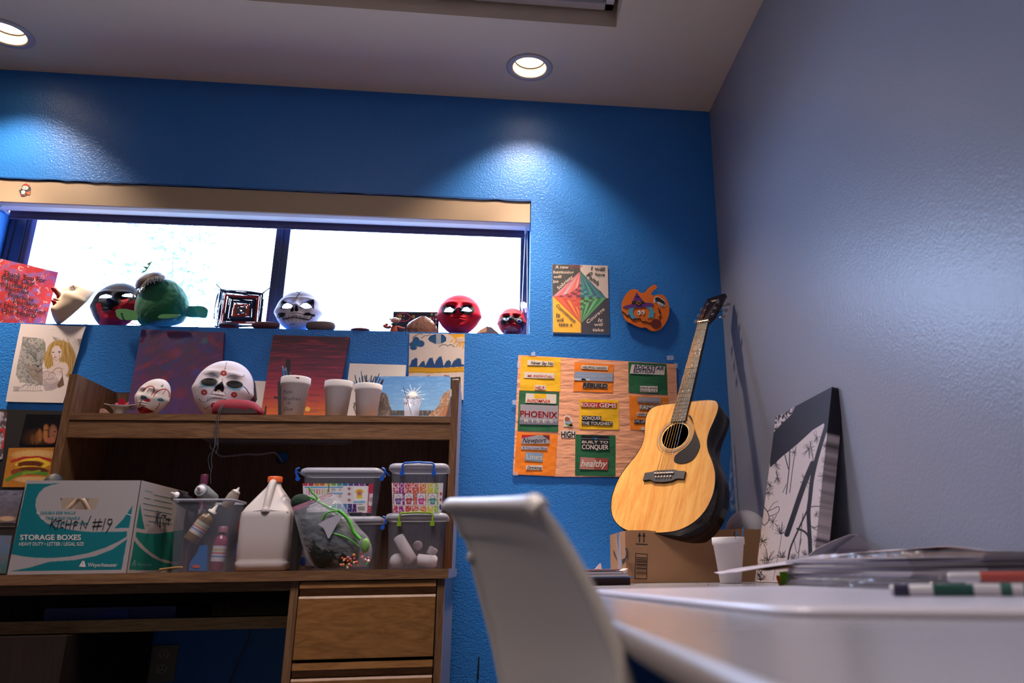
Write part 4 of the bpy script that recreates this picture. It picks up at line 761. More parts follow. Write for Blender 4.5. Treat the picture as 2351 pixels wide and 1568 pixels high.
# ------------------------------------------------------------------ green figure
gf = thing('green_figure', 'round green paper figure with a hat and little arms on the sill', 'figurine', PY(372, 750, 0.055))
GRN = mat('green_felt', '0a6440', 0.9, bump=0.9, bscale=90, bdist=0.003, sheen=0.3); GRL = mat('light_green_felt', '62a86c', 0.85, bump=0.2, bscale=80)
yc = 0.045; cc = PY(372, 705, yc); k_ = np.linalg.norm(PY(432, 705, yc) - PY(312, 705, yc)) / 120
mb = MB(); prof = []
for (r, dy) in ((0, -70), (18, -68), (34, -59), (48, -43), (58, -20), (62, 2), (61, 18), (55, 34), (46, 44), (40, 46), (0, 46)): prof.append((r * k_, -dy * k_))
prof = [(max(0.0005, r), h) for r, h in prof]; bodyc = PY(372, 703, yc)
mb.lathe(prof[::-1], bodyc, GRN, (-0.2, 0, 1), 40); mb.V = [(x, yc + (y - yc) * 0.68, z) for x, y, z in mb.V]; ob = mb.build('body', gf)
tex = bpy.data.textures.new('lumps', 'CLOUDS'); tex.noise_scale = 0.02; md = ob.modifiers.new('l', 'SUBSURF'); md.levels = 1; md.render_levels = 2; md = ob.modifiers.new('d', 'DISPLACE'); md.texture = tex; md.strength = 0.005; md.mid_level = 0.5
fy = yc - 0.072
def limb(pts, y, th, m, nm, z=zC):
    b_ = MB(); b_.prism([PY(*z(*q), y) for q in pts], (0, th, 0), m); return b_.build(nm, gf)
limb(spl([(515, 1075), (510, 1035), (560, 1015), (700, 1012), (800, 1035), (890, 1060), (910, 1195), (800, 1212), (640, 1205), (580, 1190), (550, 1160), (525, 1130)], 3, True), fy - 0.004, 0.006, GRL, 'arm')
limb(spl([(1790, 980), (1900, 960), (2060, 965), (2130, 985), (2170, 1030), (2165, 1080), (2130, 1165), (1950, 1155), (1780, 1140)], 3, True), yc, 0.006, mat('green_felt_b', '2f9a84', 0.85), 'arm')
limb(spl([(1270, 1165), (1330, 1115), (1450, 1105), (1660, 1110), (1600, 1150), (1500, 1175), (1350, 1182)], 3, True), fy - 0.006, 0.008, GRL, 'belly_fin')
mb = MB(); mb.tube(spl([PY(*zC(620, 1085), fy - 0.006), PY(*zC(640, 1160), fy - 0.008), PY(*zC(720, 1245), fy - 0.006), PY(*zC(900, 1300), fy - 0.003), PY(*zC(1040, 1310), 0.0)], 5), 0.0016, col('0c1c14')); mb.ball(PY(*zC(620, 1098), fy - 0.006), (0.0035, 0.003, 0.0035), col('0c1c14'), 8); mb.build('cord', gf)
BRN = mat('brown_hat_felt', '4a3436', 0.6, bump=0.4, bscale=60)
hc = PY(*zC(1150, 545), yc - 0.028); mb = MB(); ax = nrm(np.array([-0.45, -0.45, 0.9])); mb.lathe([(0.054, 0), (0.053, 0.010), (0.045, 0.024), (0.028, 0.034), (0.0005, 0.038)], hc, BRN, ax, 32); mb.build('hat', gf)
mb = MB(); mb.lathe([(0.0545, -0.003), (0.0565, 0.0), (0.0545, 0.003)], hc, col('2b2638'), ax, 32, (False, False)); mb.build('hat_brim', gf)
mb = MB(); FR = mat('grey_yarn', '8f8a80', 0.9); rs = random.Random(8)
pts = [(830, 760), (900, 700), (960, 640), (1020, 560), (1100, 480), (1200, 440), (1300, 430), (1390, 430)]
for i, q in enumerate(spl(pts, 5)):
    L = rs.uniform(60, 120); q0 = PY(*zC(q[0], q[1] - 10), fy - 0.014); q1 = PY(*zC(q[0] - 15 + rs.gauss(0, 12), q[1] + L * .5), fy - 0.018); q2 = PY(*zC(q[0] + rs.gauss(-10, 15), q[1] + L), fy - 0.014)
    mb.tube(spl([q0, q1, q2], 4), 0.0016, FR, 5)
mb.build('fringe', gf, kind='stuff')
mb = MB(); 
for q in ([(1010, 330), (960, 380), (1060, 330), (1080, 300), (1170, 155), (1085, 190), (1080, 215), (1110, 225), (1090, 250), (985, 245), (1040, 280), (1055, 310)],): mb.prism([PY(*zC(*t), yc) for t in q], (0, 0.003, 0), mat('green_feather', '4aa890', 0.8))
mb.build('feather', gf)
# ------------------------------------------------------------------ yarn weaving
ye = 0.05; gw = thing('yarn_weaving', "square yarn god's eye in black, red and white on crossed sticks", 'weaving', PY(550, 754, ye))
cpx = np.array(zD(545, 680)); cor = [np.array(zD(*q)) for q in ((185, 320), (935, 385), (880, 960), (90, 965))]
def ring_(t, y, j):
    rs = random.Random(int(t * 1000) + j); out = []
    for q in cor:
        w = cpx + (q - cpx) * t; out.append(PY(w[0] + rs.gauss(0, .5), w[1] + rs.gauss(0, .5), y + rs.gauss(0, .0006)))
    return out + [out[0]]
bands = [(0.04, 0.24, '6b5a5c', 'brown_yarn'), (0.25, 0.36, 'd0482c', 'orange_yarn'), (0.38, 0.50, '2a3a5c', 'blue_yarn'), (0.51, 0.66, '1a2233', 'black_yarn'), (0.67, 0.80, 'b03a40', 'red_yarn'), (0.82, 1.0, '202c48', 'navy_yarn')]
for t0, t1, c_, nm in bands:
    mb = MB(); n = max(3, int((t1 - t0) / 0.016))
    for i in range(n):
        for side in (0,):
            R_ = ring_(t0 + (t1 - t0) * i / n, ye - 0.004 * (1 - t0) , i)
            for q0, q1 in zip(R_[:-1], R_[1:]):
                mid = (q0 + q1) / 2 + np.array([0, 0, -0.0004]); mb.tube([q0, mid, q1], 0.0014 if nm != 'navy_yarn' else 0.0011, mat('yarn_' + nm, c_, 0.9), 5)
    mb.build(nm, gw, kind='stuff')
mb = MB()
for i in range(5):
    R_ = [PY(*zD(*q), ye + 0.002 * i) for q in ((185 - 8 * i, 320 + 6 * i), (330 + 100 * i, 335 + 8 * i), (935, 365 + 8 * i), (905 - 8 * i, 660), (870, 955), (400, 965), (55 + 12 * i, 955), (100 - 3 * i, 640), (185 - 8 * i, 320))]; mb.tube(R_, 0.0007, mat('yarn_loose', '26335a', .9), 4)
mb.build('loose_yarn', gw, kind='stuff')
for q0, q1 in (((122, 242), (890, 975)), ((1045, 285), (120, 975))):
    mb = MB(); mb.tube([PY(*zD(*q0), ye + 0.003), PY(*zD(*q1), ye + 0.003)], 0.0022, mat('dark_stick', '2b2a44', 0.7), 8); mb.build('stick', gw)
# ------------------------------------------------------------------ stones and bits on the sill
def pebble(name, label, x0, x1, ytop, Y, c, depth=0.02, cat='stone', flat=2.4, rough=0.55, two=None, seed=1, z=zD, bump=0.3):
    a = PY(*z(x0, ytop), Y); b = PY(*z(x1, ytop), Y); top = PY(*z((x0 + x1) / 2, ytop), Y)[2] ; h = max(0.006, (top - SL)) / 2; r = abs(b[0] - a[0]) / 2
    mb = MB(); rs = np.random.RandomState(seed); rings = []; n = 22
    for ph in np.linspace(-PI / 2 + .02, PI / 2 - .02, 13):
        cz = math.sin(ph); cr_ = abs(math.cos(ph)) ** (1 / flat * 1.2)
        rings.append([((a[0] + b[0]) / 2 + r * cr_ * math.cos(t) * (1 + .05 * math.sin(3 * t + seed)), Y + depth * cr_ * math.sin(t), SL + 0.0003 + h + h * cz * (1 + .04 * math.sin(2 * t + seed))) for t in np.linspace(0, 2 * PI, n, endpoint=False)])
    m_ = mat('stone_' + name + c, c, rough, bump=bump, bscale=60, var=.15, vscale=25); mb.loft(rings, m_)
    if two:
        k = 5; mb2 = [[(p_[0], p_[1], p_[2]) for p_ in [((q[0] - (a[0] + b[0]) / 2) * 1.012 + (a[0] + b[0]) / 2, (q[1] - Y) * 1.012 + Y, q[2]) for q in ring]] for ring in rings[1:k]]
        mb.loft(mb2, mat('stone2' + two, two, rough), (False, False))
    return mb.build(name, None, label, cat)
pebble('painted_stone', 'rounded dark blue painted stone in front of the yarn weaving', 155, 520, 890, 0.015, '16264a', two='8c2030')
pebble('painted_stone', 'rounded maroon stone between the yarn weaving and the skull mask', 715, 1190, 878, 0.012, '4c1c2c', seed=2)
pebble('grey_stone', 'oblong grey brown stone in front of the skull mask', 1642, 2140, 878, 0.014, '5c4c50', flat=5, seed=3)
pebble('flat_stone', 'thin flat mauve stone in the middle of the right window pane', 130, 360, 685, 0.014, '6c4456', z=zE, seed=4, flat=1.8)
# copper-brown rock
mb = MB(); rc_ = np.array([PY(*zE(965, 640), 0.022)[0], 0.028, SL + 0.0005]); R0 = abs(PY(*zE(1150, 700), 0.022)[0] - PY(*zE(790, 700), 0.022)[0]) / 2; Ht = PY(*zE(950, 538), 0.022)[2] - SL
rings = []
for i, h in enumerate(np.linspace(0, 1, 9)):
    wv = [1.0, 1.0, 1.02, 1.0, .94, .84, .68, .45, .15][i]; rings.append([(rc_[0] + R0 * wv * math.cos(t) * (1 + .06 * math.sin(5 * t + i)) + 0.004 * (h - .5), rc_[1] + 0.018 * wv * math.sin(t), SL + .0005 + Ht * h) for t in np.linspace(0, 2 * PI, 14, endpoint=False)])
mb.loft(rings, mat('copper_rock', '7a4c3c', 0.35, bump=0.9, bscale=45, var=.5, vscale=30, spec=.7, bdist=.004), smooth=False); mb.build('copper_rock', None, 'copper brown veined rock in front of the black scratch card', 'rock')
mb = MB(); q_ = [PY(*zE(*q), 0.012) for q in ((1590, 750), (1650, 700), (1725, 660), (1722, 725), (1660, 735))]; mb.prism(q_, (0, 0.03, 0), mat('tan_clay', 'a87c62', .6, bump=.3)); 
q_ = [PY(*zE(*q), 0.012) for q in ((1725, 660), (1780, 670), (1840, 720), (1878, 752), (1590, 750), (1660, 735), (1722, 725))]; mb.prism(q_, (0, 0.03, 0), mat('dark_clay', '463c4e', .5, bump=.3)); mb.build('painted_rock', None, 'small angular rock, tan on one face and dark on the other', 'rock')
mb = MB(); rs = random.Random(6)
for i in range(30): q = PY(*zE(385 + i * 6.6 + rs.gauss(0, 4), 705 + rs.gauss(0, 8)), 0.014); mb.tube([q + np.array([.0016 * math.cos(t), .001 * math.sin(t), .0016 * math.sin(t)]) for t in np.linspace(0, 6.28, 7)], 0.0006, mat('old_chain', '5a5264', .4, .6), 4)
mb.build('chain', None, 'tangled little metal chain left of the clay figure', 'chain', kind='thing')
# scratch card
def pt_scratch(p):
    p.z = zE
    for c_, q in (('b0405c', [(665, 540), (700, 510), (780, 510), (825, 540), (815, 580), (760, 602), (690, 590), (665, 545)]), ('c9b05a', [(690, 540), (715, 525), (725, 545), (700, 555), (695, 535)]), ('b0405c', [(745, 540), (760, 535), (755, 548)]), ('b0405c', [(740, 575), (755, 580)]), ('c9a04a', [(845, 545), (875, 535), (872, 560), (850, 560)]), ('c9a04a', [(1055, 560), (1070, 555), (1066, 580)]), ('d8607a', [(1098, 555), (1098, 580)])): p.line(spl(q, 3), 1.3, c_)
    for (x, y, c_, r) in ((1080, 520, '6f9c84', 12), (1128, 522, '7fae94', 12), (1133, 580, 'a8c4e0', 13), (1130, 618, '7488c0', 14), (1066, 502, 'b5483c', 4), (1085, 500, 'c9a04a', 4), (1108, 500, 'b04a7c', 4), (1120, 545, 'b0405c', 6), (1140, 690, 'c03a8c', 8), (1130, 715, 'c03a8c', 8), (760, 722, 'c9b05a', 7)): p.ell(x, y, r, r, c_)
panel('scratch_card', [PY(*zE(628, 487), 0.085), PY(*zE(1165, 492), 0.085), PY(*zE(1158, 770), 0.07), PY(*zE(622, 770), 0.07)], pt_scratch, '101624', 0.0015, PAPERV, label='black scratch card with a pink line face standing behind the copper rock', cat='card')
cf = thing('clay_figure', 'tiny clay figure with open red arms beside the copper rock', 'figurine', PY(*zE(645, 728), 0.006))
RED = mat('terracotta_clay', 'b0452e', .6, bump=.3); yf = 0.016
mb = MB(); b0 = PY(*zE(635, 728), yf); mb.loft([[(b0[0] + r * math.cos(t), yf + r * .6 * math.sin(t), SL + .0005 + h) for t in np.linspace(0, 6.28, 14, endpoint=False)] for r, h in ((.0145, 0), (.015, .008), (.012, .02), (.008, .029))], RED); mb.build('torso', cf)
hd = PY(*zE(650, 590), yf); mb = MB(); mb.ball(hd, (.019, .013, .0115), mat('pale_clay', 'c8b4a0', .6), 16); mb.ball(PY(*zE(592, 575), yf), .004, mat('pale_clay'), 8); mb.ball(PY(*zE(707, 580), yf), .005, mat('pale_clay'), 8); ho = mb.build('head', cf)
mb = MB(); mb.tube(spl([PY(*zE(612, 590), yf - .010), PY(*zE(650, 612), yf - .014), PY(*zE(688, 592), yf - .010)], 4), .0022, RED, 6); mb.build('mouth', ho)
mb = MB(); mb.lathe([(.012, 0), (.010, .004)], PY(*zE(635, 640), yf), mat('teal_scarf', '1c5a4c', .8), seg=12); mb.build('scarf', cf)
for q in ([(600, 660), (570, 675), (535, 665), (520, 655), (545, 650), (555, 630)], [(675, 665), (710, 680), (735, 655), (730, 685), (765, 690), (740, 715), (700, 712)]):
    mb = MB(); mb.tube(spl([PY(*zE(*t), yf) for t in (q if q[0][0] < 650 else [q[0], q[1], q[3], q[4]])], 3), .0058, RED, 8); mb.build('arm', cf)
# crumpled wrap behind the bead chain
mb = MB(); pts = [(2125, 380), (2160, 370), (2200, 395), (2208, 450), (2215, 520), (2210, 575), (2185, 585), (2155, 560), (2140, 500), (2122, 430)]
rs = random.Random(2); c0 = PY(*zE(2170, 470), .045)
V = []; rings = []
for rr2 in (1, .75, .5, .25): rings.append([PY(*zE(2168 + (x - 2168) * rr2, 475 + (y - 475) * rr2), .045 - .02 * (1 - rr2) + rs.uniform(-.004, .004)) for x, y in pts])
mb.loft(rings, mat('white_plastic_wrap', 'b9bfe0', .25, bump=.8, bscale=120, bdist=.004), (False, True), smooth=False); mb.build('plastic_wad', None, 'crumpled white plastic caught behind the bead chain', 'wrap')
# ------------------------------------------------------------------ things on the hutch shelf
ORD = 'first second third fourth fifth sixth seventh eighth ninth tenth eleventh twelfth thirteenth fourteenth fifteenth sixteenth seventeenth eighteenth nineteenth twentieth'.split()
FOAM = mat('white_foam', 'e9e2e0', 0.6, bump=0.15, bscale=400, bdist=0.0006, sss=0.1)
def foam_cup(label, x0, x1, ytop, b0, b1, Y, zb_, ribs=True, group=None, ybot=None):
    a, b = PY(x0, ytop, Y), PY(x1, ytop, Y); c, d = PY(b0, 950, Y), PY(b1, 950, Y); R = (b[0] - a[0]) / 2; r = (d[0] - c[0]) / 2; h = a[2] - zb_
    cx_ = (a[0] + b[0]) / 2; t = thing('foam_cup', label, 'cup', (cx_, Y, zb_), group)
    mb = MB(); prof = [(r * .9, 0), (r, 0.0015), (r + (R - r) * .74, h * .80), (R * .985, h * .81), (R, h * .86), (R, h * .985), (R * .985, h), (R * .93, h), (R * .92, h * .9), (r * .9, 0.006), (0.0005, 0.006)]
    mb.lathe(prof, (cx_, Y, zb_), FOAM, seg=40, caps=(True, False)); o = mb.build('cup_body', t); return t, np.array([cx_, Y, zb_]), R, r, h
def brush(label, a, b, c, grp, r=0.0024, tip=None, cat='brush', nm='paintbrush'):
    mb = MB(); a = np.array(a); b = np.array(b); mb.tube([a, a + (b - a) * .5, a + (b - a) * .97, b], [r * .8, r, r * .8, r * .35], mat('handle_' + c, c, .3), 7)
    return mb.build(nm, None, label, cat, grp)
t1, c1_, R1, r1, h1 = foam_cup('white foam cup with pencilled words about paint brushes for glue', 646, 714, 868, 649, 697, -0.235, SH + .0005)
sf = lambda dx: None
class CylSurf:
    def __init__(s, c, R, r, h): s.c, s.R, s.r, s.h = c, R, r, h
    def __call__(s, px, py, off=0.0):
        q = PY(px, py, s.c[1] - (s.R + s.r) / 2); k = np.clip((q[2] - s.c[2]) / s.h, 0, 1); rad = s.r + (s.R - s.r) * .93 * k + off; x = np.clip((q[0] - s.c[0]) / rad, -.98, .98)
        return np.array([s.c[0] + rad * x, s.c[1] - rad * math.sqrt(1 - x * x), q[2]])
mb = MB(); cs = CylSurf(c1_, R1, r1, h1); PN = mat('grey_pencil', '55515a', .6)
for body, p0, p1, h in (('Paint', (243, 800), (352, 800), 42), ('Brushes', (243, 872), (432, 872), 38), ('4', (282, 922), (322, 922), 34), ('Glue', (240, 990), (350, 990), 42)): mb.text(cs, body, p0, p1, h, 0.0006, PN, zH, slant=.1)
mb.build('handwriting', t1)
mb = MB(); CR_ = mat('crimson_drip', '8a3a4c', .4)
for q in ([(385, 622), (430, 618), (425, 645), (440, 668), (420, 665), (405, 640)], [(528, 642), (540, 642), (538, 656)], [(515, 680), (530, 682), (528, 694)], [(248, 642), (258, 640), (256, 655)]): mb.add([cs(*zH(*p), .0022) for p in q], [tuple(range(len(q)))], CR_)
mb.build('paint_drips', t1)
BL_ = ['1c4c72', '22557c', '173d60', '2b2a33', '1d3350', '7c5a34']
rs = random.Random(21); k1 = 'paint brush handles in the lettered cup'
for i, (bx, by, tx, ty, c) in enumerate(((255, 640, 232, 492, '22557c'), (270, 640, 248, 540, '1c4c72'), (300, 640, 275, 508, '22557c'), (262, 640, 236, 488, '15161c'), (322, 640, 318, 560, '15161c'), (285, 640, 262, 520, '173d60'))):
    p0 = c1_ + np.array([(i - 2.5) * .004, 0, .01]); brush('slim %s brush handle, %s from the left in the lettered foam cup' % ('blue' if c[0] == '2' or c[:2] in ('1c', '17') else 'black', ORD[[232, 236, 248, 262, 275, 318].index(tx)]), p0, PY(*zH(tx, ty), -0.235 - .01 + i * .004), c, k1)
t2, c2_, R2, r2, h2 = foam_cup('plain white foam cup, middle one of the three on the shelf', 746, 811, 877, 749, 797, -0.24, SH + .0005)
brush('pale pink straw end showing over the middle foam cup', c2_ + np.array([-.02, .0, .01]), PY(*zH(718, 640), -0.235), 'c08a84', None, .0012, nm='straw', cat='straw'); brush('thin orange stick in the middle foam cup', c2_ + np.array([-.005, .01, .01]), PY(*zH(770, 632), -0.225), 'b5562c', None, .001, nm='stick', cat='stick'); brush('short tan stick at the right rim of the middle foam cup', c2_ + np.array([.02, .01, .01]), PY(*zH(975, 648), -0.225), 'b07a4a', None, .0014, nm='stick', cat='stick')
t3, c3_, R3, r3, h3 = foam_cup('white foam cup crowded with blue paintbrushes on the shelf', 815, 878, 884, 819, 866, -0.245, SH + .0005)
TXS = [1052, 1042, 1068, 1103, 1122, 1140, 1160, 1183, 1175, 1195, 1217, 1240, 1250, 1272, 1286, 1300, 1328, 1340, 1366, 1375]
for i, (tx, ty, c) in enumerate(((1052, 590, '1c3c50'), (1042, 655, '1d5066'), (1068, 650, '22557c'), (1103, 615, '2b2a33'), (1122, 545, '1d5a7c'), (1140, 600, '173d60'), (1160, 592, '4a2c30'), (1183, 586, '2b2430'), (1175, 600, '22557c'), (1195, 650, '8a6a3c'), (1217, 628, '9aa4b8'), (1240, 592, '1c2c4c'), (1250, 650, '22557c'), (1272, 606, '1d3350'), (1286, 598, '22557c'), (1300, 612, '1d4a74'), (1328, 573, '4c4a50'), (1340, 620, '2b2a33'), (1366, 636, '5c3a2c'), (1375, 645, '2b2028'))):
    brush('%s brush handle, %s from the left in the crowded foam cup' % ({'22557c': 'blue', '1d5066': 'teal blue', '1d5a7c': 'tall teal', '173d60': 'dark blue', '2b2a33': 'black', '4a2c30': 'dark red', '2b2430': 'black', '8a6a3c': 'tan', '9aa4b8': 'pale grey', '1c2c4c': 'navy', '1d3350': 'navy', '1d4a74': 'blue', '4c4a50': 'grey', '5c3a2c': 'brown', '2b2028': 'dark', '1c3c50': 'dark teal'}[c], ORD[sorted(TXS).index(tx)]), c3_ + np.array([rs.uniform(-.016, .016), rs.uniform(-.012, .012), .01]), PY(*zH(tx, ty), -0.245 + rs.uniform(-.014, .014)), c, 'brush handles in the crowded cup', .0022)
gc = thing('plastic_cup', 'cloudy clear plastic cup with paint smears in front of the canyon painting', 'cup', PY(947, 950, -0.262))
a = PY(926, 912, -0.262); b = PY(969, 912, -0.262); c = PY(931, 952, -0.262); d = PY(964, 952, -0.262); R_, r_ = (b[0] - a[0]) / 2, (d[0] - c[0]) / 2; h_ = a[2] - SH; cen = ((a[0] + b[0]) / 2, -0.262, SH + .0005)
CLR = mat('cloudy_clear_plastic', 'cfd3e2', .25, alpha=.42, bump=.2, bscale=60)
mb = MB(); mb.lathe([(r_, 0), (R_, h_), (R_ * 1.03, h_), (R_ * 1.03, h_ * .97)], cen, CLR, seg=32, caps=(True, False)); mb.build('cup_wall', gc)
mb = MB(); rs = random.Random(5)
for i in range(26): an = rs.uniform(3.6, 5.8); hh = rs.uniform(.55, .97) * h_; rd = r_ + (R_ - r_) * hh / h_ + .0003; q = np.array(cen) + (rd * math.cos(an), rd * math.sin(an), hh); mb.ball(q, (rs.uniform(.0008, .003), .0004, rs.uniform(.001, .004)), mat('smear_' + str(i % 3), ('c9b3bd', 'a04a4c', 'd8d2da')[i % 3], .5), 6)
mb.build('paint_smears', gc, kind='stuff')
brush('thin dark stirring stick standing in the cloudy plastic cup', PY(*zH(1690, 1040), -0.262), PY(*zH(1592, 716), -0.262), '27445c', None, .0012, nm='stirring_stick', cat='stick')
# red flower ornament, clay shard
fl = thing('ceramic_flower', 'white ceramic flower with red painted petals on the hutch shelf', 'ornament', PY(*zF(1800, 1355), -0.24))
cz = PY(*zF(1800, 1290), -0.24); fc = np.array([cz[0], -0.24, SH + .0005]); WC = mat('white_glaze', 'b9b7b4', .35); RC = mat('red_glaze', 'a81c30', .3)
hh = cz[2] - fc[2]; mb = MB(); mb.lathe([(.013, 0), (.016, .003), (.017, .016), (.024, .027), (.032, .034), (.029, .034), (.014, .022)], fc, WC, seg=24, caps=(True, True)); mb.build('cup_base', fl)
for i, (an, L, up) in enumerate(((3.3, .040, .010), (2.2, .028, .018), (1.2, .028, .022), (0.1, .040, .010), (5.4, .03, .0), (4.4, .03, .0))):
    d_ = np.array([math.cos(an), math.sin(an) * .7, 0]); s_ = np.array([-d_[1], d_[0], 0]) * .011; p0 = fc + (0, 0, .030) + d_ * .010
    V = [p0 - s_ * .5, p0 + s_ * .5, p0 + d_ * L * .6 + s_ + (0, 0, up * .6), p0 + d_ * L + (0, 0, up), p0 + d_ * L * .6 - s_ + (0, 0, up * .6)]
    mb = MB(); mb.prism(V, (0, 0, .0026), RC, m2=WC); V2 = [v + np.array([0, 0, .0028]) for v in V]; mb.add(V2, [(0, 1, 2, 3, 4)], RC); mb.build('petal', fl)
mb = MB(); mb.prism([PY(*zF(*q), -0.24) for q in ((1770, 1245), (1785, 1150), (1830, 1135), (1870, 1170), (1880, 1220), (1840, 1250))], (0, .004, 0), RC); mb.build('petal', fl)
mb = MB(); mb.prism([PY(*zF(*q), -0.24) for q in ((1930, 1305), (1960, 1280), (2030, 1270), (2035, 1285), (1980, 1312))], (0, .004, 0), mat('olive_leaf', '4a4236', .7)); mb.build('leaf', fl)
mb = MB(); mb.prism([PY(*zF(*q), -0.26) for q in ((1490, 1358), (1500, 1300), (1545, 1290), (1570, 1310), (1620, 1352), (1615, 1360))], (0, .02, 0), mat('peach_clay', 'b08a78', .6, bump=.3)); mb.build('clay_shard', None, 'small peach clay shard at the left end of the hutch shelf', 'shard')
# maroon pouch with its grey cord
po = thing('pouch', 'maroon rounded pouch lying in front of the flowered skull mask', 'pouch', PY(*zG(1620, 1265), -0.27))
MR = mat('maroon_cloth', '8e1a30', .7, bump=.3, bscale=90); MG = mat('grey_brown_cloth', '40302f', .8)
mb = MB(); top = spl([(1290, 1150), (1320, 1100), (1400, 1072), (1500, 1066), (1620, 1070), (1750, 1080), (1850, 1115), (1930, 1190), (1970, 1262)], 4); n = len(top); rings = []
P0 = [PY(*zG(*q), -0.268) for q in top]
for i, p in enumerate(P0):
    hgt = max(.002, (p[2] - SH - .0005)); rings.append([(p[0], -0.268 + .024 * math.sin(t) * min(1, hgt / .02), SH + .0008 + hgt * (.5 + .5 * math.cos(t))) for t in np.linspace(0, 2 * PI, 16, endpoint=False)])
mb.loft(rings, MR); mb.build('pouch_body', po)
mb = MB(); q_ = [(1310, 1215), (1340, 1190), (1420, 1180), (1520, 1185), (1620, 1195), (1720, 1215), (1760, 1185), (1800, 1190), (1860, 1235), (1875, 1262), (1340, 1262)]; mb.prism([PY(*zG(*q), -0.292) for q in q_], (0, .004, 0), MG); mb.build('side_panel', po)
CRD = mat('grey_cord', '45454f', .7)
for k, q_ in enumerate(([(1425, 1055), (1400, 1080), (1385, 1130), (1355, 1200), (1330, 1262), (1300, 1350), (1310, 1420), (1290, 1480), (1275, 1540), (1290, 1600), (1310, 1700)], [(1440, 1060), (1420, 1090), (1400, 1150), (1370, 1220), (1350, 1290), (1335, 1380), (1325, 1450), (1340, 1500), (1320, 1580), (1330, 1700), (1300, 1820)])):
    mb = MB(); mb.tube(spl([PY(*zG(*q), -0.275 - .028 * min(1, max(0, (q[1] - 1055) / 160)) - .002 * k) for q in q_], 5), .0013, CRD, 6); mb.build('cord', po)
mb = MB(); mb.tube(spl([PY(*zJ(*q), -0.306) for q in ((575, 0), (566, 60), (580, 110), (575, 200), (560, 250), (545, 330), (552, 400), (538, 480), (540, 570))], 5), .0011, CRD, 6); mb.tube(spl([PY(*zJ(*q), -0.304) for q in ((612, 0), (600, 70), (585, 120), (590, 180), (560, 240), (520, 290), (515, 350), (530, 420), (545, 450))], 5), .0009, CRD, 6); mb.build('cord_tail', po)
# ------------------------------------------------------------------ things on the desk
SBY = -0.60
sb = thing('storage_box', 'white and teal cardboard storage box with marker writing, open at the top', 'box', (-1.11, -0.4, DZ))
TL_, TR_, BR_, BL_ = PY(60, 1103, SBY), PY(327, 1101, SBY), PY(290, 1311, SBY), PY(18, 1314, SBY)
for v in (BR_, BL_): v[2] = DZ + .0005
X0b, X1b = (TL_[0] + BL_[0]) / 2, (TR_[0] + BR_[0]) / 2; ZT_ = TL_[2]; YB_ = -0.235
def pt_box(p):
    p.z = zI; G = '066a72'; n = fbm(p.x / 20, p.y / 20, 2)
    p.fill([(230, 712), (515, 708), (440, 722), (380, 745), (335, 790), (310, 840), (303, 900), (318, 960), (350, 1010), (400, 1050), (480, 1080), (600, 1105), (700, 1118), (800, 1125), (1090, 1120), (1085, 1165), (1020, 1205), (900, 1260), (760, 1305), (600, 1335), (440, 1348), (300, 1345), (200, 1335), (95, 1315)], G)
    p.fill([(980, 1092), (1050, 1020), (1100, 950), (1140, 890), (1105, 1090)], G); p.line([(1088, 968), (1130, 985)], 1.4, 'd9cfc9')
    p.fill([(80, 1462), (250, 1430), (420, 1380), (640, 1365), (820, 1330), (960, 1275), (1090, 1185), (1040, 1450)], G)
HX = [(515, 832), (852, 835), (822, 935), (530, 930)]
def boxpanel():
    front = panel('front_panel', [(X0b, SBY, ZT_), (X1b, SBY, ZT_), (X1b, SBY, DZ + .0005), (X0b, SBY, DZ + .0005)], pt_box, 'a39999', .003, CARDV, sb, step=.8)
    me = front.data; o0 = np.array(wloc(front)); co_ = np.array([v.co[:] for v in me.vertices]) + o0; X, Y = proj(co_); p = Paint(X, Y, 'ffffff'); p.z = zI; ins = p.inside(HX)
    bm = bmesh.new(); bm.from_mesh(me); bm.verts.ensure_lookup_table()
    bmesh.ops.delete(bm, geom=[f for f in bm.faces if (all(ins[v.index] for v in f.verts) or len(f.verts) > 10)], context='FACES'); bm.to_mesh(me); bm.free(); return front
bp_ = boxpanel()
CB = mat('box_inside_card', 'a8988a', .8)
sfc = SY(SBY); mb = MB(); WT = mat('pale_print', 'd9cfcb', .7); TEAL = mat('teal_print', '087c84', .7)
mb.text(sfc, 'STORAGE BOXES', (172, 1192), (694, 1192), 44, .0008, WT, zI, bold=.02); mb.text(sfc, 'HEAVY DUTY • LETTER / LEGAL SIZE', (162, 1243), (720, 1243), 32, .0008, WT, zI, slant=.2)
mb.text(sfc, 'Weyerhaeuser', (755, 1422), (1005, 1422), 34, .0008, WT, zI, slant=.2)
for q in ([(675, 1424), (705, 1372), (716, 1376), (692, 1418)], [(705, 1372), (722, 1372), (735, 1424), (720, 1424)], [(690, 1424), (708, 1395), (720, 1424)]): mb.poly(sfc, q, .0008, WT, zI)
for body, x0, x1, y in (('DOUBLE SIDE WALLS', 348, 648, 970), ('TRIPLE END PANELS', 392, 686, 1016), ('DOUBLE BOTTOM', 450, 760, 1062)): mb.text(sfc, body, (x0, y), (x1, y), 22, .0008, TEAL, zI, bold=.015, slant=.2)
for x, y in ((325, 962), (365, 1010)): mb.add([sfc(*zI(x + r * math.cos(t), y + r * math.sin(t)), .0008) for r in (12, 7) for t in np.linspace(0, 2 * PI, 12, endpoint=False)], [(i, (i + 1) % 12, 12 + (i + 1) % 12, 12 + i) for i in range(12)], WT)
mb.build('print_lettering', bp_)
mb = MB(); IK = mat('black_marker', '17141c', .5)
def stroke(mb, surf, pts, w, off, m, z): mb.tube([surf(*z(*p), off) for p in pts], w, m, 5)
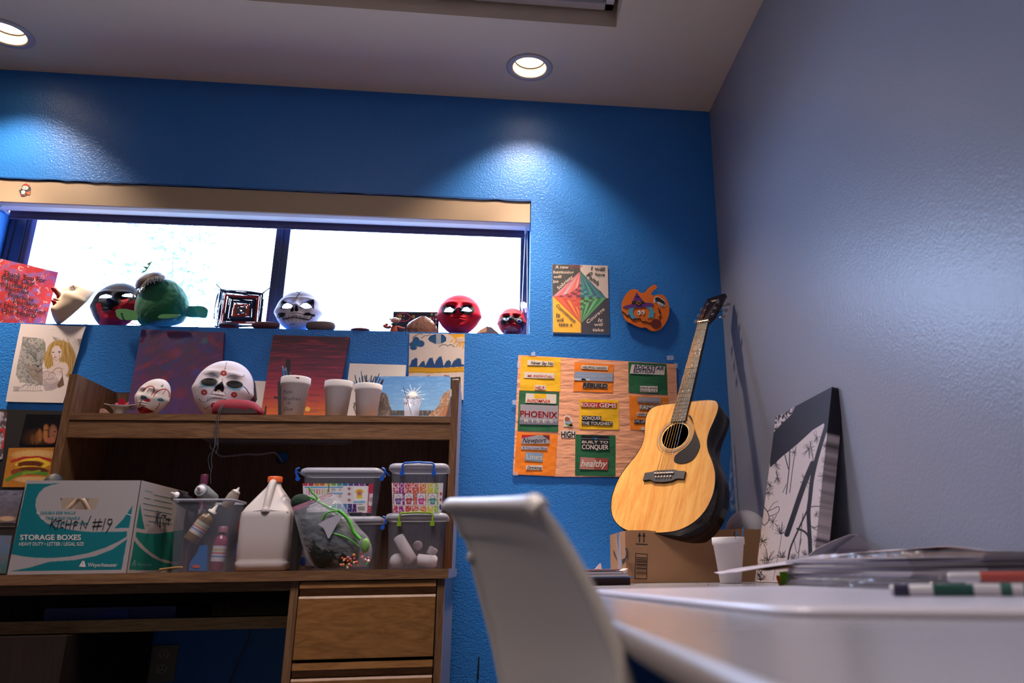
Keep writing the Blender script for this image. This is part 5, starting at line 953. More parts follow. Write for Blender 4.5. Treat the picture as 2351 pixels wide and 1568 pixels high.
for s_ in ([(450, 1010), (430, 1095)], [(485, 1010), (432, 1060)], [(445, 1050), (480, 1100)], [(480, 1030), (530, 1022)], [(508, 1026), (490, 1098)], [(555, 1035), (530, 1040), (520, 1080), (545, 1085)], [(575, 1020), (560, 1100)], [(615, 1018), (598, 1098)], [(568, 1062), (608, 1055)], [(660, 1030), (640, 1035), (628, 1100)], [(640, 1040), (668, 1042)], [(635, 1068), (660, 1062)], [(690, 1098), (705, 1020), (735, 1090), (780, 985)], [(820, 1010), (800, 1105)], [(860, 1010), (830, 1105)], [(795, 1040), (880, 1035)], [(790, 1075), (875, 1070)], [(905, 1008), (880, 1105)], [(960, 1040), (940, 1060), (922, 1045), (930, 1015), (960, 1012), (960, 1045), (910, 1128)]): stroke(mb, sfc, s_, .0011, .0008, IK, zI)
mb.build('marker_writing', bp_)
sx = X1b + .001; sfx = Surf((sx, 0, 0), (1, 0, 0)); zq = Z(280, 1080, 6.27)
def pt_side(p):
    p.z = zq; G = '07695e'
    p.fill([(262, 480), (280, 600), (300, 720), (332, 848), (270, 840), (205, 826)], G); p.fill([(205, 885), (330, 905), (450, 912), (560, 905), (700, 885), (900, 850), (900, 1330), (700, 1310), (560, 1270), (440, 1200), (330, 1110), (250, 1020), (197, 950)], G)
    p.fill([(178, 1010), (240, 1090), (330, 1170), (430, 1245), (560, 1310), (700, 1345), (900, 1360), (900, 1440), (100, 1435)], G)
panel('side_card', [(sx, SBY, ZT_), (sx, YB_, ZT_), (sx, YB_, DZ + .0005), (sx, SBY, DZ + .0005)], pt_side, '9f9592', .003, CARDV, sb, step=.8)
mb = MB()
for q in ([(465, 348), (720, 402)], [(325, 392), (418, 410)], [(462, 420), (720, 475)], [(310, 471), (720, 550)], [(318, 556), (720, 625)], [(325, 640), (720, 700)], [(380, 727), (720, 770)]): stroke(mb, sfx, q, .0005, .0006, TEAL, zq)
mb.text(sfx, 'Contents', (330, 298), (440, 328), 30, .0006, TEAL, zq, slant=.2); mb.text(sfx, 'Loc', (342, 800), (402, 805), 32, .0006, TEAL, zq, slant=.2)
mb.text(sfx, 'STORAGE', (605, 1035), (860, 1030), 60, .0006, mat('dim_teal_print', '2c6a62', .7), zq, bold=.02)
mb.text(sfx, 'Weyerhaeuser', (215, 1375), (435, 1378), 50, .0006, mat('pale_teal_print', '5f9088', .7), zq, slant=.2)
for q in ([(140, 1372), (180, 1285), (190, 1290), (160, 1368)], [(180, 1285), (195, 1290), (195, 1375), (182, 1375)]): mb.poly(sfx, q, .0006, mat('pale_teal_print', '5f9088', .7), zq)
for s_ in ([(525, 575), (500, 690), (478, 765)], [(565, 600), (500, 650), (515, 785)], [(580, 640), (640, 650)], [(568, 650), (545, 790)], [(530, 795), (570, 800)], [(640, 660), (600, 680), (590, 800)], [(680, 680), (665, 800)], [(640, 700), (700, 720)]): stroke(mb, sfx, s_, .0011, .0007, IK, zq)
mb.build('side_lettering', sb, kind='stuff')
mb = MB(); mb.box((X0b, SBY + .003, DZ + .0005), (X0b + .004, YB_, ZT_), CB); mb.box((X0b, YB_ - .004, DZ + .0005), (X1b - .002, YB_, ZT_), CB); mb.box((X0b + .004, SBY + .003, DZ + .0005), (X1b - .003, YB_ - .004, DZ + .004), CB); mb.build('box_shell', sb)
mb = MB(); rs = random.Random(9)
mb = MB(); c = PY(178, 1160, SBY + .04); mb.tube(spl([c + (-.03, 0, -.02), c + (-.01, .01, .012), c + (.01, 0, .016), c + (.03, .01, -.02)], 5), [.006] * 16, mat('tan_strap', 'a88c74', .5), 8); mb.build('strap_loop', None, 'tan strap seen through the hand hole of the storage box', 'strap')
mb = MB(); c = np.array([PY(122, 1096, -0.45)[0], -0.45, 0]); top = PY(124, 1087, -0.45)[2]; mb.ball((c[0] + .004, -0.45, top - .05), (.03, .035, .05), mat('black_knob', '0c0e0e', .6), 20); mb.lathe([(.028, 0), (.02, .02), (.018, top - .06 - DZ)], (c[0] + .004, -0.45, DZ + .005), mat('black_knob'), seg=16); mb.build('black_dome', None, 'dark rounded top of something standing inside the storage box', 'object')
# ---- bin with paint bottles
def rrect(cx_, cy_, hx, hy, r, z, n=6):
    out = []
    for k, (sx_, sy_) in enumerate(((1, 1), (-1, 1), (-1, -1), (1, -1))):
        for i in range(n + 1):
            t = (k + i / n) * PI / 2; out.append((cx_ + sx_ * (hx - r) + r * math.cos(t), cy_ + sy_ * (hy - r) + r * math.sin(t), z))
    return out
CLEAR = mat('clear_tub_plastic', 'a0a6ba', .2, alpha=.15, spec=.6); CLEAR2 = mat('clear_tub_rim', 'b4b6c6', .3, alpha=.55, spec=.6)
bn = thing('plastic_bin', 'open clear plastic bin full of craft paint bottles on the desk', 'bin', (-0.83, -0.42, DZ))
bx0, bx1, tx0, tx1 = PY(390, 1308, -0.49)[0], PY(515, 1310, -0.49)[0], PY(398, 1148, -0.495)[0], PY(533, 1150, -0.495)[0]; zt2 = PY(460, 1146, -0.495)[2]; cyb = -0.425
mb = MB(); mb.loft([rrect((bx0 + bx1) / 2, cyb, (bx1 - bx0) / 2, .062, .014, DZ + .0008), rrect((tx0 + tx1) / 2, cyb, (tx1 - tx0) / 2, .07, .016, zt2)], CLEAR, (True, False)); mb.build('bin_wall', bn)
mb = MB(); mb.loft([rrect((tx0 + tx1) / 2, cyb, (tx1 - tx0) / 2 + e, .07 + e, .018, zt2 + h) for e, h in ((.001, -.006), (.005, -.005), (.005, .001), (-.001, .001), (-.001, -.006))], CLEAR2, (False, False)); mb.build('bin_rim', bn)
def bottle(label, base, axis, R, H, c, cap='white', capc='d8d2d6', neck=.4, seg=24, lab=None, nozzle=True):
    base = np.array(base, float); ax = nrm(axis); t = thing('paint_bottle', label, 'bottle', base)
    mb = MB(); mb.lathe([(R * .9, 0), (R, .004), (R, H * .72), (R * .85, H * .8), (R * neck, H * .88), (R * neck, H * .95)], base, mat('bottle_' + c, c, .3, spec=.6), ax, seg); mb.build('bottle_body', t)
    mb = MB(); q = base + ax * H * .93
    if nozzle: mb.lathe([(R * .62, 0), (R * .6, H * .07), (R * .3, H * .09), (R * .22, H * .2), (R * .1, H * .27)], q, mat('cap_' + capc, capc, .35), ax, seg)
    else: mb.lathe([(R * .7, 0), (R * .7, H * .14), (R * .62, H * .15)], q, mat('cap_' + capc, capc, .35), ax, seg)
    mb.build('nozzle_cap' if nozzle else 'cap', t)
    if lab:
        mb = MB(); mb.lathe([(R * 1.015, H * .22), (R * 1.015, H * .6)], base, mat('label_' + lab, lab, .5), ax, seg, (False, False)); 
        for k, (h, cc) in enumerate(((.5, 'a8a060'), (.42, 'b0605c'), (.34, '5c78b0'))): mb.lathe([(R * 1.02, H * (h - .02)), (R * 1.02, H * (h + .02))], base, mat('band_' + cc, cc, .5), ax, seg, (False, False))
        mb.build('bottle_label', t)
    return t
zz0 = DZ + .004
bottle('black paint bottle tipped so its white nozzle faces the room', PY(*zJ(380, 800), -0.39), (-.45, -.75, .35), .019, .08, '17171f', neck=.9)
bottle('glitter bottle pointing its white nozzle forwards over the bin rim', PY(*zJ(555, 730), -0.40), (-.2, -.85, .32), .021, .075, '8f98a0', neck=.9)
bottle('upright purple paint bottle at the back of the bin', (PY(*zJ(470, 600), -0.37)[0], -0.375, zz0), (0, 0, 1), .016, PY(*zJ(470, 545), -0.375)[2] - zz0, '5c1e3c', capc='5a2440', nozzle=False)
bottle('gold paint bottle lying across the bin with a white and red label', PY(*zJ(330, 1140), -0.455), (PY(*zJ(640, 740), -0.44) - PY(*zJ(330, 1140), -0.455)), .021, .10, '6e5428', capc='d9d3cc', lab='b8b0ac')
bottle('pink paint bottle upright behind the right side of the bin wall', (PY(*zJ(590, 1400), -0.455)[0], -0.452, zz0), (.05, 0, 1), .019, .115, '7c3550', capc='8c5a6a', nozzle=False, lab='b5b0bd')
bottle('clear bottle with a long tilted white nozzle at the right bin corner', PY(*zJ(690, 800), -0.43), (.45, -.1, .75), .016, .055, '9a8f86', neck=.8)
bottle('small white-nozzled bottle sunk in the middle of the bin', (PY(*zJ(440, 900), -0.43)[0], -0.415, zz0), (-.02, 0, 1), .017, PY(*zJ(440, 760), -0.415)[2] - zz0 - .02, '3a2c38', capc='b4b2bc')
mb = MB(); mb.prism([PY(*zJ(*q), -0.478) for q in ((320, 1435), (330, 1360), (400, 1260), (430, 1185), (505, 1180), (500, 1440))], (0, .003, 0), mat('blue_packet', '1a5a9c', .3, alpha=1)); mb.prism([PY(*zJ(*q), -0.4795) for q in ((345, 1392), (390, 1375), (430, 1390), (428, 1408), (370, 1412))], (0, .001, 0), mat('orange_print', 'b8452c', .4)); mb.build('blue_packet', None, 'blue packet with an orange fish shape inside the clear bin', 'packet')
mb = MB(); mb.tube(spl([PY(*zJ(*q), -0.555) for q in ((20, 1432), (80, 1420), (150, 1412), (220, 1405), (260, 1408))], 5), [.0015, .0035, .004, .003] + [.003] * 17, mat('tan_wood_piece', '8c6c3c', .5), 6); mb.build('wooden_skewer', None, 'thin curved tan wooden piece lying between box and bin', 'stick')
# ---- gallon jug
JX = (PY(531, 1310, -0.50)[0] + PY(655, 1308, -0.50)[0]) / 2; JY = -0.425; JW = .0735
JG = mat('milky_plastic', 'b9b0b0', .42, spec=.4, bump=.06, bscale=40)
jug = thing('gallon_jug', 'milky white plastic gallon jug with an orange cap', 'jug', (JX, JY, DZ))
mb = MB(); secs = [(0, .063, .02), (.004, .070, .022), (.024, .0735, .022), (.030, .0705, .022), (.036, .0725, .022), (.10, .0725, .022), (.150, .073, .022), (.165, .0715, .022), (.172, .067, .02), (.178, .0645, .02), (.215, .040, .018), (.243, .021, .016), (.252, .0185, .0183), (.262, .0185, .0183)]
mb.loft([rrect(JX, JY, w, w, min(r, w * .99), DZ + .0006 + h, 6) for h, w, r in secs], JG); mb.build('jug_body', jug)
mb = MB(); mb.lathe([(.0215, 0), (.0215, .015), (.0195, .017), (.0005, .017)], (JX, JY, DZ + .258), mat('orange_cap', 'd2571e', .45), seg=40); mb.build('cap', jug)
mb = MB(); mb.tube(spl([(JX, JY - .066, DZ + .166), (JX, JY - .064, DZ + .180), (JX, JY - .050, DZ + .215), (JX, JY - .032, DZ + .246), (JX, JY - .019, DZ + .256)], 5), [.014] * 4 + [.0105] * 17, JG, 14); mb.build('handle', jug)
mb = MB(); mb.tube([(JX - .062, JY - .0665, DZ + .166), (JX - .016, JY - .069, DZ + .1705), (JX + .016, JY - .069, DZ + .1705), (JX + .064, JY - .0665, DZ + .166)], .0022, JG, 8); mb.build('shoulder_ridge', jug)
mb = MB(); mb.box((JX - JW - .0008, JY - .055, DZ + .11), (JX - JW + .0006, JY + .04, DZ + .145), mat('red_label', 'b02a2e', .4)); mb.box((JX - JW - .0008, JY - .055, DZ + .04), (JX - JW + .0006, JY + .04, DZ + .08), mat('blue_label', '2c4fae', .4)); mb.build('side_label', jug)
# ---- lidded tubs
def tub(label, x0, x1, ytop, ylid, zb_, zt_, Y, D2, hc, contents=None, front=True, wrap=None, group='clear lidded craft tubs'):
    """Y is the front face; D2 the half depth"""
    lx0, lx1 = PY(x0, ylid, Y)[0], PY(x1, ylid, Y)[0]; cx_ = (lx0 + lx1) / 2; hx = (lx1 - lx0) / 2; cy_ = Y + D2
    t = thing('lidded_tub', label, 'tub', (cx_, cy_, zb_), group)
    mb = MB(); mb.loft([rrect(cx_, cy_, hx * .82, D2 * .84, .016, zb_ + .0006), rrect(cx_, cy_, hx * .90, D2 * .92, .018, zt_ - .018)], CLEAR, (True, False)); mb.build('tub_wall', t)
    mb = MB(); mb.loft([rrect(cx_, cy_, hx * a, D2 * b, .022, zt_ + h) for a, b, h in ((.90, .92, -.018), (.985, .985, -.018), (1, 1, -.014), (.97, .97, -.004), (.90, .91, 0), (.2, .2, -.0005))], CLEAR2, (False, True)); mb.build('tub_lid', t)
    HM = mat('latch_' + hc, hc, .35)
    if front:
        w = hx * .52; r = .0032; yb = cy_ - D2 - .004; zt3 = zt_ + .0015; zb3 = zt_ - .036
        mb = MB(); mb.tube([(cx_ - w, yb, zb3 + .006), (cx_ - w, yb, zt3 - .008), (cx_ - w + .006, yb, zt3 - .002), (cx_, yb, zt3), (cx_ + w - .006, yb, zt3 - .002), (cx_ + w, yb, zt3 - .008), (cx_ + w, yb, zb3 + .006)], r, HM, 10)
        for s in (-1, 1): mb.box((cx_ + s * w - .006, yb - .004, zb3 - .002), (cx_ + s * w + .006, yb + .008, zb3 + .011), HM)
        mb.build('latch_handle', t)
    else:
        for s in (-1, 1):
            xx = cx_ + s * (hx + .003); mb = MB(); mb.tube(spl([(xx - s * .004, Y + .006, zt_ - .002), (xx + s * .005, Y + .006, zt_ - .006), (xx + s * .005, Y + .006, zt_ - .018), (xx - s * .001, Y + .006, zt_ - .03)], 4), .0032, HM, 8); mb.tube([(xx + s * .005, Y + .006, zt_ - .012), (xx + s * .005, Y + 2 * D2 - .01, zt_ - .012)], .003, HM, 8)
            mb.lathe([(.0065, 0), (.0065, .008)], (xx - s * .002, Y, zt_ - .034), HM, (0, 1, 0), 16); mb.build('latch_handle', t)
    return t, cx_, cy_, hx
ztl = PY(960, 1178, -0.50)[2]; ztt = PY(960, 1063, -0.50)[2]
def wrapprint(t, quad, fn, Y, name='wrap_label', base='d8ccd8'):
    return panel(name, [PY(*zK(*q), Y) for q in quad], fn, base, .0006, CARDV, t, step=.7)
tR, cR, yR, hR = tub('upper right clear tub with blue handle and rainbow tie-dye wrap label', 890, 1030, 1063, 1080, ztl + .001, ztt, -0.50, .07, '1552b8')
COLS = ['b0304c', '8c1e7c', 'b8322c', 'c0503c', 'c9742c', 'c2b83c', '8cb03c']
def pt_wrapR(p):
    p.z = zK; xs = [1372, 1438, 1515, 1600, 1690, 1780, 1865, 1925]
    for i in range(7): p.fill([(xs[i], 358), (xs[i + 1] - 8, 358), (xs[i + 1] - 8, 720), (xs[i], 720)], COLS[i])
    n = fbm(p.x / 2.2, p.y / 2.2, 5); p.mix(np.clip((n - .52) * 7, 0, 1) * .75, 'e6d8de')
    for i in range(7):
        x = (xs[i] + xs[i + 1]) / 2; p.ell(x, 390, 26, 26, 'd8c4cc', a=.5); p.ell(x, 390, 16, 16, COLS[i])
    for k, (x, c) in enumerate(((1434, '6c4a8c'), (1562, 'a83a44'), (1710, 'c23a8c'), (1846, '3a8c84'))):
        p.fill([(x - 54, 482), (x + 54, 482), (x + 54, 628), (x - 54, 628)], '2f2c3c'); p.fill([(x - 50, 486), (x + 50, 486), (x + 50, 624), (x - 50, 624)], 'd4ccd4'); p.line([(x - 30, 535), (x, 505), (x + 30, 535)], 1, '6c4a44')
        p.fill([(x - 30, 545), (x - 44, 560), (x - 36, 578), (x - 28, 572), (x - 28, 615), (x + 28, 615), (x + 28, 572), (x + 36, 578), (x + 46, 558), (x + 28, 540)], c); p.ell(x, 580, 16, 16, 'd4ccd4', a=.6); p.ell(x, 580, 8, 8, c)
    p.fill([(1372, 625), (1925, 625), (1925, 640), (1372, 640)], 'd8ccd4', .5); p.fill([(1925, 358), (1975, 362), (1960, 720), (1925, 720)], 'cfc6cc'); p.ell(1945, 490, 12, 20, 'b03048'); p.ell(1942, 560, 12, 20, 'b03048'); p.ell(1940, 650, 14, 35, '1c3c7c')
wr = wrapprint(tR, ((1355, 358), (1975, 360), (1950, 718), (1370, 718)), pt_wrapR, -0.499)
tL2, cL2, yL2, hL2 = tub('lower right clear tub with lime green handle holding white foam shapes', 882, 1028, 1182, 1192, DZ, ztl, -0.51, .075, '7fa41e')
zU1 = PY(780, 1185, -0.47)[2]; zU2 = PY(780, 1073, -0.47)[2]
tU, cU, yU, hU = tub('upper left clear tub with blue side latches and instruction label', 685, 876, 1073, 1088, zU1 + .001, zU2, -0.47, .065, '1552b8', front=False)
def pt_wrapL(p):
    p.z = zK
    for i in range(12): p.fill([(290 + i * 68, 364), (350 + i * 68, 364), (350 + i * 68, 394), (290 + i * 68, 394)], ['b83048', 'a0283c', 'c07828', 'b8602c', 'c0b040', '6c9c4c', '3c8c7c', '2c6ca0', '38487c', '5c3480', '7c3484', '22202c'][i])
    p.fill([(310, 404), (770, 402), (770, 418), (310, 422)], '5c9cc4'); p.fill([(600, 478), (770, 478), (770, 494), (600, 494)], '5c9cc4'); p.fill([(895, 578), (1034, 575), (1034, 600), (895, 602)], '6ca8cc')
    for i in range(9): p.fill([(325 + i * 31, 432), (343 + i * 31, 432), (343 + i * 31, 498), (325 + i * 31, 498)], ['d0a0b8', 'a03c70', '7c4c3c', 'b84c50', 'a04458', 'c07858', 'b89c50', 'c0b048', '7ca050'][i], .75)
    p.fill([(905, 402), (1060, 400), (1060, 572), (905, 572)], 'e0dadc'); p.fill([(910, 450), (950, 430), (990, 432), (1025, 455), (1010, 480), (1000, 475), (1002, 545), (932, 545), (930, 478), (918, 480)], 'd8b83c'); p.ell(968, 480, 34, 34, 'c04c7c', a=.7); p.ell(970, 482, 22, 22, 'd0802c'); p.ell(968, 484, 11, 11, '3c70a0')
    for y in (428, 492, 565): p.ell(845, y, 30, 24, 'b0b0b8', a=.7); p.ell(845, y, 13, 14, 'a03c2c')
    p.ell(655, 440, 30, 22, '8c98a0', a=.7); p.ell(735, 440, 20, 20, 'b0a4ac', a=.7); p.ell(735, 515, 20, 22, 'c07850', a=.6)
    p.fill([(1080, 365), (1140, 367), (1130, 716), (1060, 716)], 'a82c48'); p.fill([(1088, 485), (1142, 485), (1138, 630), (1075, 630)], 'd0c4cc'); p.ell(1110, 560, 24, 30, '7c4464', a=.6)
    for i in range(6): p.fill([(640 + i * 62, 610), (695 + i * 62, 610), (690 + i * 62, 716), (632 + i * 62, 716)], ['3c9c94', '3c78a8', '3c6cb0', '2c2c6c', '4c1e6c', '6c246c'][i])
    n = fbm(p.x / 2, p.y / 3, 8); p.mix(np.clip((n - .6) * 6, 0, 1) * .5 * (p.y > 1156), 'd8ccd8'); p.fill([(935, 618), (1042, 618), (1040, 710), (932, 705)], 'd8d0d0')
    for i in range(14): p.fill([(948 + i * 6, 642), (951 + i * 6 + i % 2, 642), (951 + i * 6 + i % 2, 692), (948 + i * 6, 692)], '1c1a22')
wrapprint(tU, ((288, 364), (1140, 368), (1110, 718), (300, 712)), pt_wrapL, -0.469, base='d4cdd4')
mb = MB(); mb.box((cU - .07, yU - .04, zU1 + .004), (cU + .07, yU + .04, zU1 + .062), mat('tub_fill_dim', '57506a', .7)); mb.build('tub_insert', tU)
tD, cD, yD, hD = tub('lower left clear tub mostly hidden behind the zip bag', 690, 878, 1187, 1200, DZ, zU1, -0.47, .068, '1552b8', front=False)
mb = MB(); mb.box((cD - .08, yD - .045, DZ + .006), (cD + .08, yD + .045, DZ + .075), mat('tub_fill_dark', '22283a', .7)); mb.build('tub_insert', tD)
mb = MB(); mb.prism([PY(*zK(*q), -0.468) for q in ((255, 1160), (420, 1165), (420, 1355), (250, 1355))], (0, .001, 0), mat('dim_print', '8a8694', .6)); mb.ball(PY(*zK(290, 1300), -0.469), (.009, .0008, .012), mat('blue_label'), 12); mb.build('tub_label', tD)
# white foam shapes in the lower right tub
FW = mat('white_styrofoam', 'c9c3cc', .8)
def foamthing(nm, label, mb, grp=None): return mb.build(nm, None, label, 'foam shape', grp)
mb = MB(); a = PY(*zK(1430, 1000), -0.46); b = PY(*zK(1600, 1350), -0.47); b[2] = max(b[2], DZ + .022); mb.tube([a, a + (b - a) * .02, a + (b - a) * .98, b], [.012, .016, .0175, .014], FW, 18); foamthing('foam_cylinder', 'long white foam cylinder leaning inside the lower right tub', mb)
mb = MB(); c = PY(*zK(1668, 1110), -0.42); mb.ball(c, .0145, FW, 20); foamthing('foam_ball', 'white foam ball high inside the lower right tub', mb)
mb = MB(); c = PY(*zK(1420, 1300), -0.44); c[2] = DZ + .024; mb.ball(c, .022, FW, 20); foamthing('foam_ball', 'white foam ball at the lower left of the lower right tub', mb)
mb = MB(); c = PY(*zK(1770, 1300), -0.45); c[2] = DZ + .022; mb.tube([c + (-.028, 0, .004), c + (-.025, 0, .004), c + (.025, 0, -.002), c + (.032, 0, -.003)], [.01, .018, .019, .012], FW, 16); foamthing('foam_cone', 'thick white foam cone lying in the lower right tub', mb)
mb = MB(); c = PY(*zK(1815, 1170), -0.43); mb.lathe([(.012, 0), (.015, .02), (.010, .024)], c - (0, 0, .012), FW, (.5, 0, .8), 16); foamthing('foam_cup_shape', 'small white foam cup shape tilted in the lower right tub', mb)
# dark green pompom and zip bag with felt, stems and beads
mb = MB(); c = PY(*zK(270, 600), -0.50); ax = nrm((.35, 0, 1)); 
mb.ball(PY(*zK(265, 590), -0.505), (.029, .022, .024), mat('dark_green_yarn', '0f2a1e', .9, bump=1.0, bscale=160, bdist=.003), 24); mb.lathe([(.012, 0), (.016, .05), (.018, PY(*zK(265, 590), -0.505)[2] - DZ - .012)], (c[0], -0.505, DZ + .0008), mat('black_knob'), seg=14); mb.build('green_yarn_ball', None, 'dark green yarn ball on a dark stem between jug and zip bag', 'ball')
zbg = thing('zip_bag', 'clear zip bag stuffed with green felt and beads, white arrow printed on it', 'bag', PY(*zK(700, 1395), -0.56))
BAG = mat('clear_bag_film', 'c4c8d4', .08, alpha=.22, spec=.9, bump=1.0, bscale=55, bdist=.006)
def bagsheet(off, seed, m):
    L = [(160, 650), (200, 800), (240, 950), (280, 1100), (330, 1240), (420, 1360), (560, 1392)]; R = [(640, 478), (760, 600), (860, 760), (980, 910), (1080, 1020), (1120, 1180), (1080, 1360)]
    A = spl(L, 5); B = spl(R, 5); rs = np.random.RandomState(seed); V = []; nu = 26
    for i, (a, b) in enumerate(zip(A, B)):
        for j in range(nu + 1):
            u = j / nu; q = np.array(a) * (1 - u) + np.array(b) * u; v = i / (len(A) - 1)
            bul = math.sin(PI * u) ** .6 * math.sin(PI * min(1, v * .9 + .08)) ** .7; V.append(PY(*zK(*q), -0.545 - off * .034 * bul + rs.uniform(-.0016, .0016)))
            V[-1][2] = max(V[-1][2], DZ + .001)
    F = [(i * (nu + 1) + j, i * (nu + 1) + j + 1, (i + 1) * (nu + 1) + j + 1, (i + 1) * (nu + 1) + j) for i in range(len(A) - 1) for j in range(nu)]
    b_ = MB(); b_.add(V, F, m, True); return b_
bagsheet(1, 3, BAG).build('bag_front', zbg); bagsheet(-.6, 4, BAG).build('bag_back', zbg)
ZP = mat('pink_zip_strip', 'a84a70', .35, alpha=.75)
mb = MB(); mb.prism([PY(*zK(*q), -0.547) for q in ((155, 650), (640, 472), (655, 510), (180, 700))], (0, .0022, 0), ZP); mb.build('zip_strip', zbg)
mb = MB(); mb.tube([PY(*zK(190, 720), -0.549), PY(*zK(660, 535), -0.549)], .0007, col('3c2c50', .4), 5); mb.build('zip_line', zbg)
mb = MB(); mb.prism([PY(*zK(*q), -0.584) for q in ((470, 855), (560, 800), (700, 745), (757, 738), (755, 770), (700, 850), (640, 960), (605, 1024), (590, 1022), (560, 950), (535, 900))], (0, .0006, 0), mat('white_arrow_print', 'b4b0bc', .5, alpha=.85)); mb.build('arrow_print', zbg)
mb = MB(); A_ = spl([(260, 760), (420, 720), (640, 700), (760, 800), (900, 960), (960, 1100), (960, 1250), (880, 1340), (700, 1370), (480, 1380), (380, 1280), (320, 1100), (280, 900)], 3, True)
cc_ = np.array([600, 1060]); rings = []
for k, (sc, yy_) in enumerate(((.15, -.574), (.6, -.570), (.9, -.560), (1, -.548), (.9, -.536), (.5, -.53))): rings.append([PY(*zK(*(cc_ + (np.array(q) - cc_) * sc)), yy_) for q in A_])
for r_ in rings:
    for v in r_: v[2] = max(v[2], DZ + .003)
mb.loft(rings, mat('black_green_felt', '101d1a', .7, bump=1, bscale=45, bdist=.006)); mb.build('dark_felt_bundle', None, 'dark felt bundle inside the zip bag', 'felt')
LG = mat('lime_stem', '44a02c', .6); PG = mat('pale_green_bulb', '6a984a', .6, bump=.5, bscale=50)
for k, (q, r_) in enumerate((([(365, 410), (395, 470), (450, 520), (500, 600), (640, 690), (760, 760)], .0028), ([(350, 522), (420, 550), (520, 610), (620, 660), (740, 700)], .003), ([(600, 370), (600, 470)], .0018), ([(520, 800), (560, 730), (640, 700), (720, 690)], .0022), ([(720, 690), (800, 760), (860, 850), (900, 950), (980, 1040)], .005), ([(640, 960), (800, 1010), (900, 1070), (960, 1120)], .002))):
    mb = MB(); m_ = LG if k != 2 else mat('olive_stem', '6a6a34', .6); mb.tube(spl([PY(*zK(*t), -0.5785 + (.02 if k < 2 else 0) * (1 if True else 0)) for t in q], 4), r_, m_, 8)
    mb.build('felt_stem', None, ['lime green stem poking out of the zip bag, upper one', 'lime green stem entering the zip bag below the longer one', 'short olive stem standing over the zip bag edge', 'small pale stem curving behind the printed arrow', 'thick green stem running down the right side of the zip bag', 'thin green stem crossing the lower zip bag'][k], 'stem')
mb = MB(); c = PY(*zK(1040, 1110), -0.572); mb.ball(c, (.012, .008, .020), PG, 20); mb.build('green_bulb', None, 'pale green bulb at the right side of the zip bag', 'bulb')
rs = random.Random(14); BC = ['c07a3c', 'b8402c', 'c89098', '3c8c5c', 'c9a03c', 'c04c3c', 'd0c0b0', 'b05c7c']
for i in range(34):
    x = rs.uniform(740, 1080); y = rs.uniform(1240, 1385) if x < 900 else rs.uniform(1180, 1380); q = PY(*zK(x, y), -0.567 + rs.uniform(-.004, .003)); q[2] = max(q[2], DZ + .006)
    mb = MB(); mb.ball(q, rs.uniform(.0030, .0052), mat('bead_' + BC[i % 8], BC[i % 8], .3), 8); mb.build('bead', None, 'small coloured bead in the bottom of the zip bag', 'bead', 'beads in the zip bag')
# ------------------------------------------------------------------ poster, pumpkin, collage
zW = SY(-0.004)
def pt_poster(p):
    p.z = zM; K = '2b2929'; C0 = (662, 735); T = (658, 300); B = (672, 1160); L = (212, 715); R = (1078, 742)
    p.fill([(190, 180), (655, 190), (655, 312), L, (200, 715)], K); n = fbm(p.x / 6, p.y / 6, 3); p.mix(p.inside([(190, 180), (655, 190), (655, 312), L, (200, 715)]) * n * .3, '5a5048')
    p.fill([(655, 190), (1110, 215), (1125, 742), R, T], 'd0c0b8'); p.fill([(205, 718), L, B, (672, 1310), (215, 1300)], 'f0b400'); p.fill([R, (1125, 742), (1132, 1320), (672, 1312), B], '1c1a34')
    p.fill([(658, 300), (800, 480), (1000, 640), (1078, 742), (960, 700)], '34343c')
    import itertools
    cols = {0: ['d84c58', 'e8a0a0', 'd86c70', 'e87c5c', 'c8a0b8', 'e06a6c', 'd8889c'], 1: ['1c6c78', '2c8c80', '206080', '3c9c84', '1c5870', '2c7c90'], 2: ['d8501c', 'e8801c', 'd8442c', 'f09028', 'c83c28', 'e0602c'], 3: ['48a860', '2c5c48', '58b870', '3c4c3c', '60b878', '2c7c50']}
    for qd, (A, V_, inn) in enumerate(((T, L, (420, 700)), (T, R, (900, 700)), (B, L, (420, 740)), (B, R, (880, 760)))):
        N = 7; c = cols[qd]
        # rays from the tip to points along the long side, then a curved chequer near the centre
        for i in range(N):
            f = lambda t: ((1 - t) * C0[0] + t * V_[0], (1 - t) * C0[1] + t * V_[1]); p.fill([A, f(i / N), f((i + 1) / N)], c[i % len(c)])
        ring = lambda k, m: (C0[0] + (V_[0] - C0[0]) * k / 6 * (1 - .75 * m / 6), C0[1] + (V_[1] - C0[1]) * k / 6 * (1 - .75 * m / 6) + (A[1] - C0[1]) * m / 6 * (1 - .8 * k / 6) * .62)
        for k in range(6):
            for m in range(6):
                dk_ = (k + m) % 2; colr = [('6c1c28', 'd8485c'), ('1c5478', '3c9c8c'), ('c83828', 'd85838'), ('2c4438', '58b468')][qd][dk_]
                p.fill([ring(k, m), ring(k + 1, m), ring(k + 1, m + 1), ring(k, m + 1)], colr)
        for i in range(1, N): t = i / N; p.line([A, ((1 - t) * C0[0] + t * V_[0], (1 - t) * C0[1] + t * V_[1])], .5, '3c2c34', .45)
    for q in ([(655, 190), (672, 1310)], [L, C0, R], [T, L, B, R, T]): p.line(q, .7, '3a2a30', .7)
    p.line(spl([(490, 205), (520, 260), (540, 200), (600, 235), (690, 215), (640, 250)], 3), 1.6, '9c1c2c', .9)
PQ = ((200, 190), (1105, 215), (1132, 1318), (212, 1300))
pst = panel('hand_lettered_poster', [PY(*zM(*q), -0.004) for q in PQ], pt_poster, 'd0c0b8', .0012, GLOSSV, label='laminated poster of a four-coloured diamond with calligraphy about a new beginning', cat='poster')
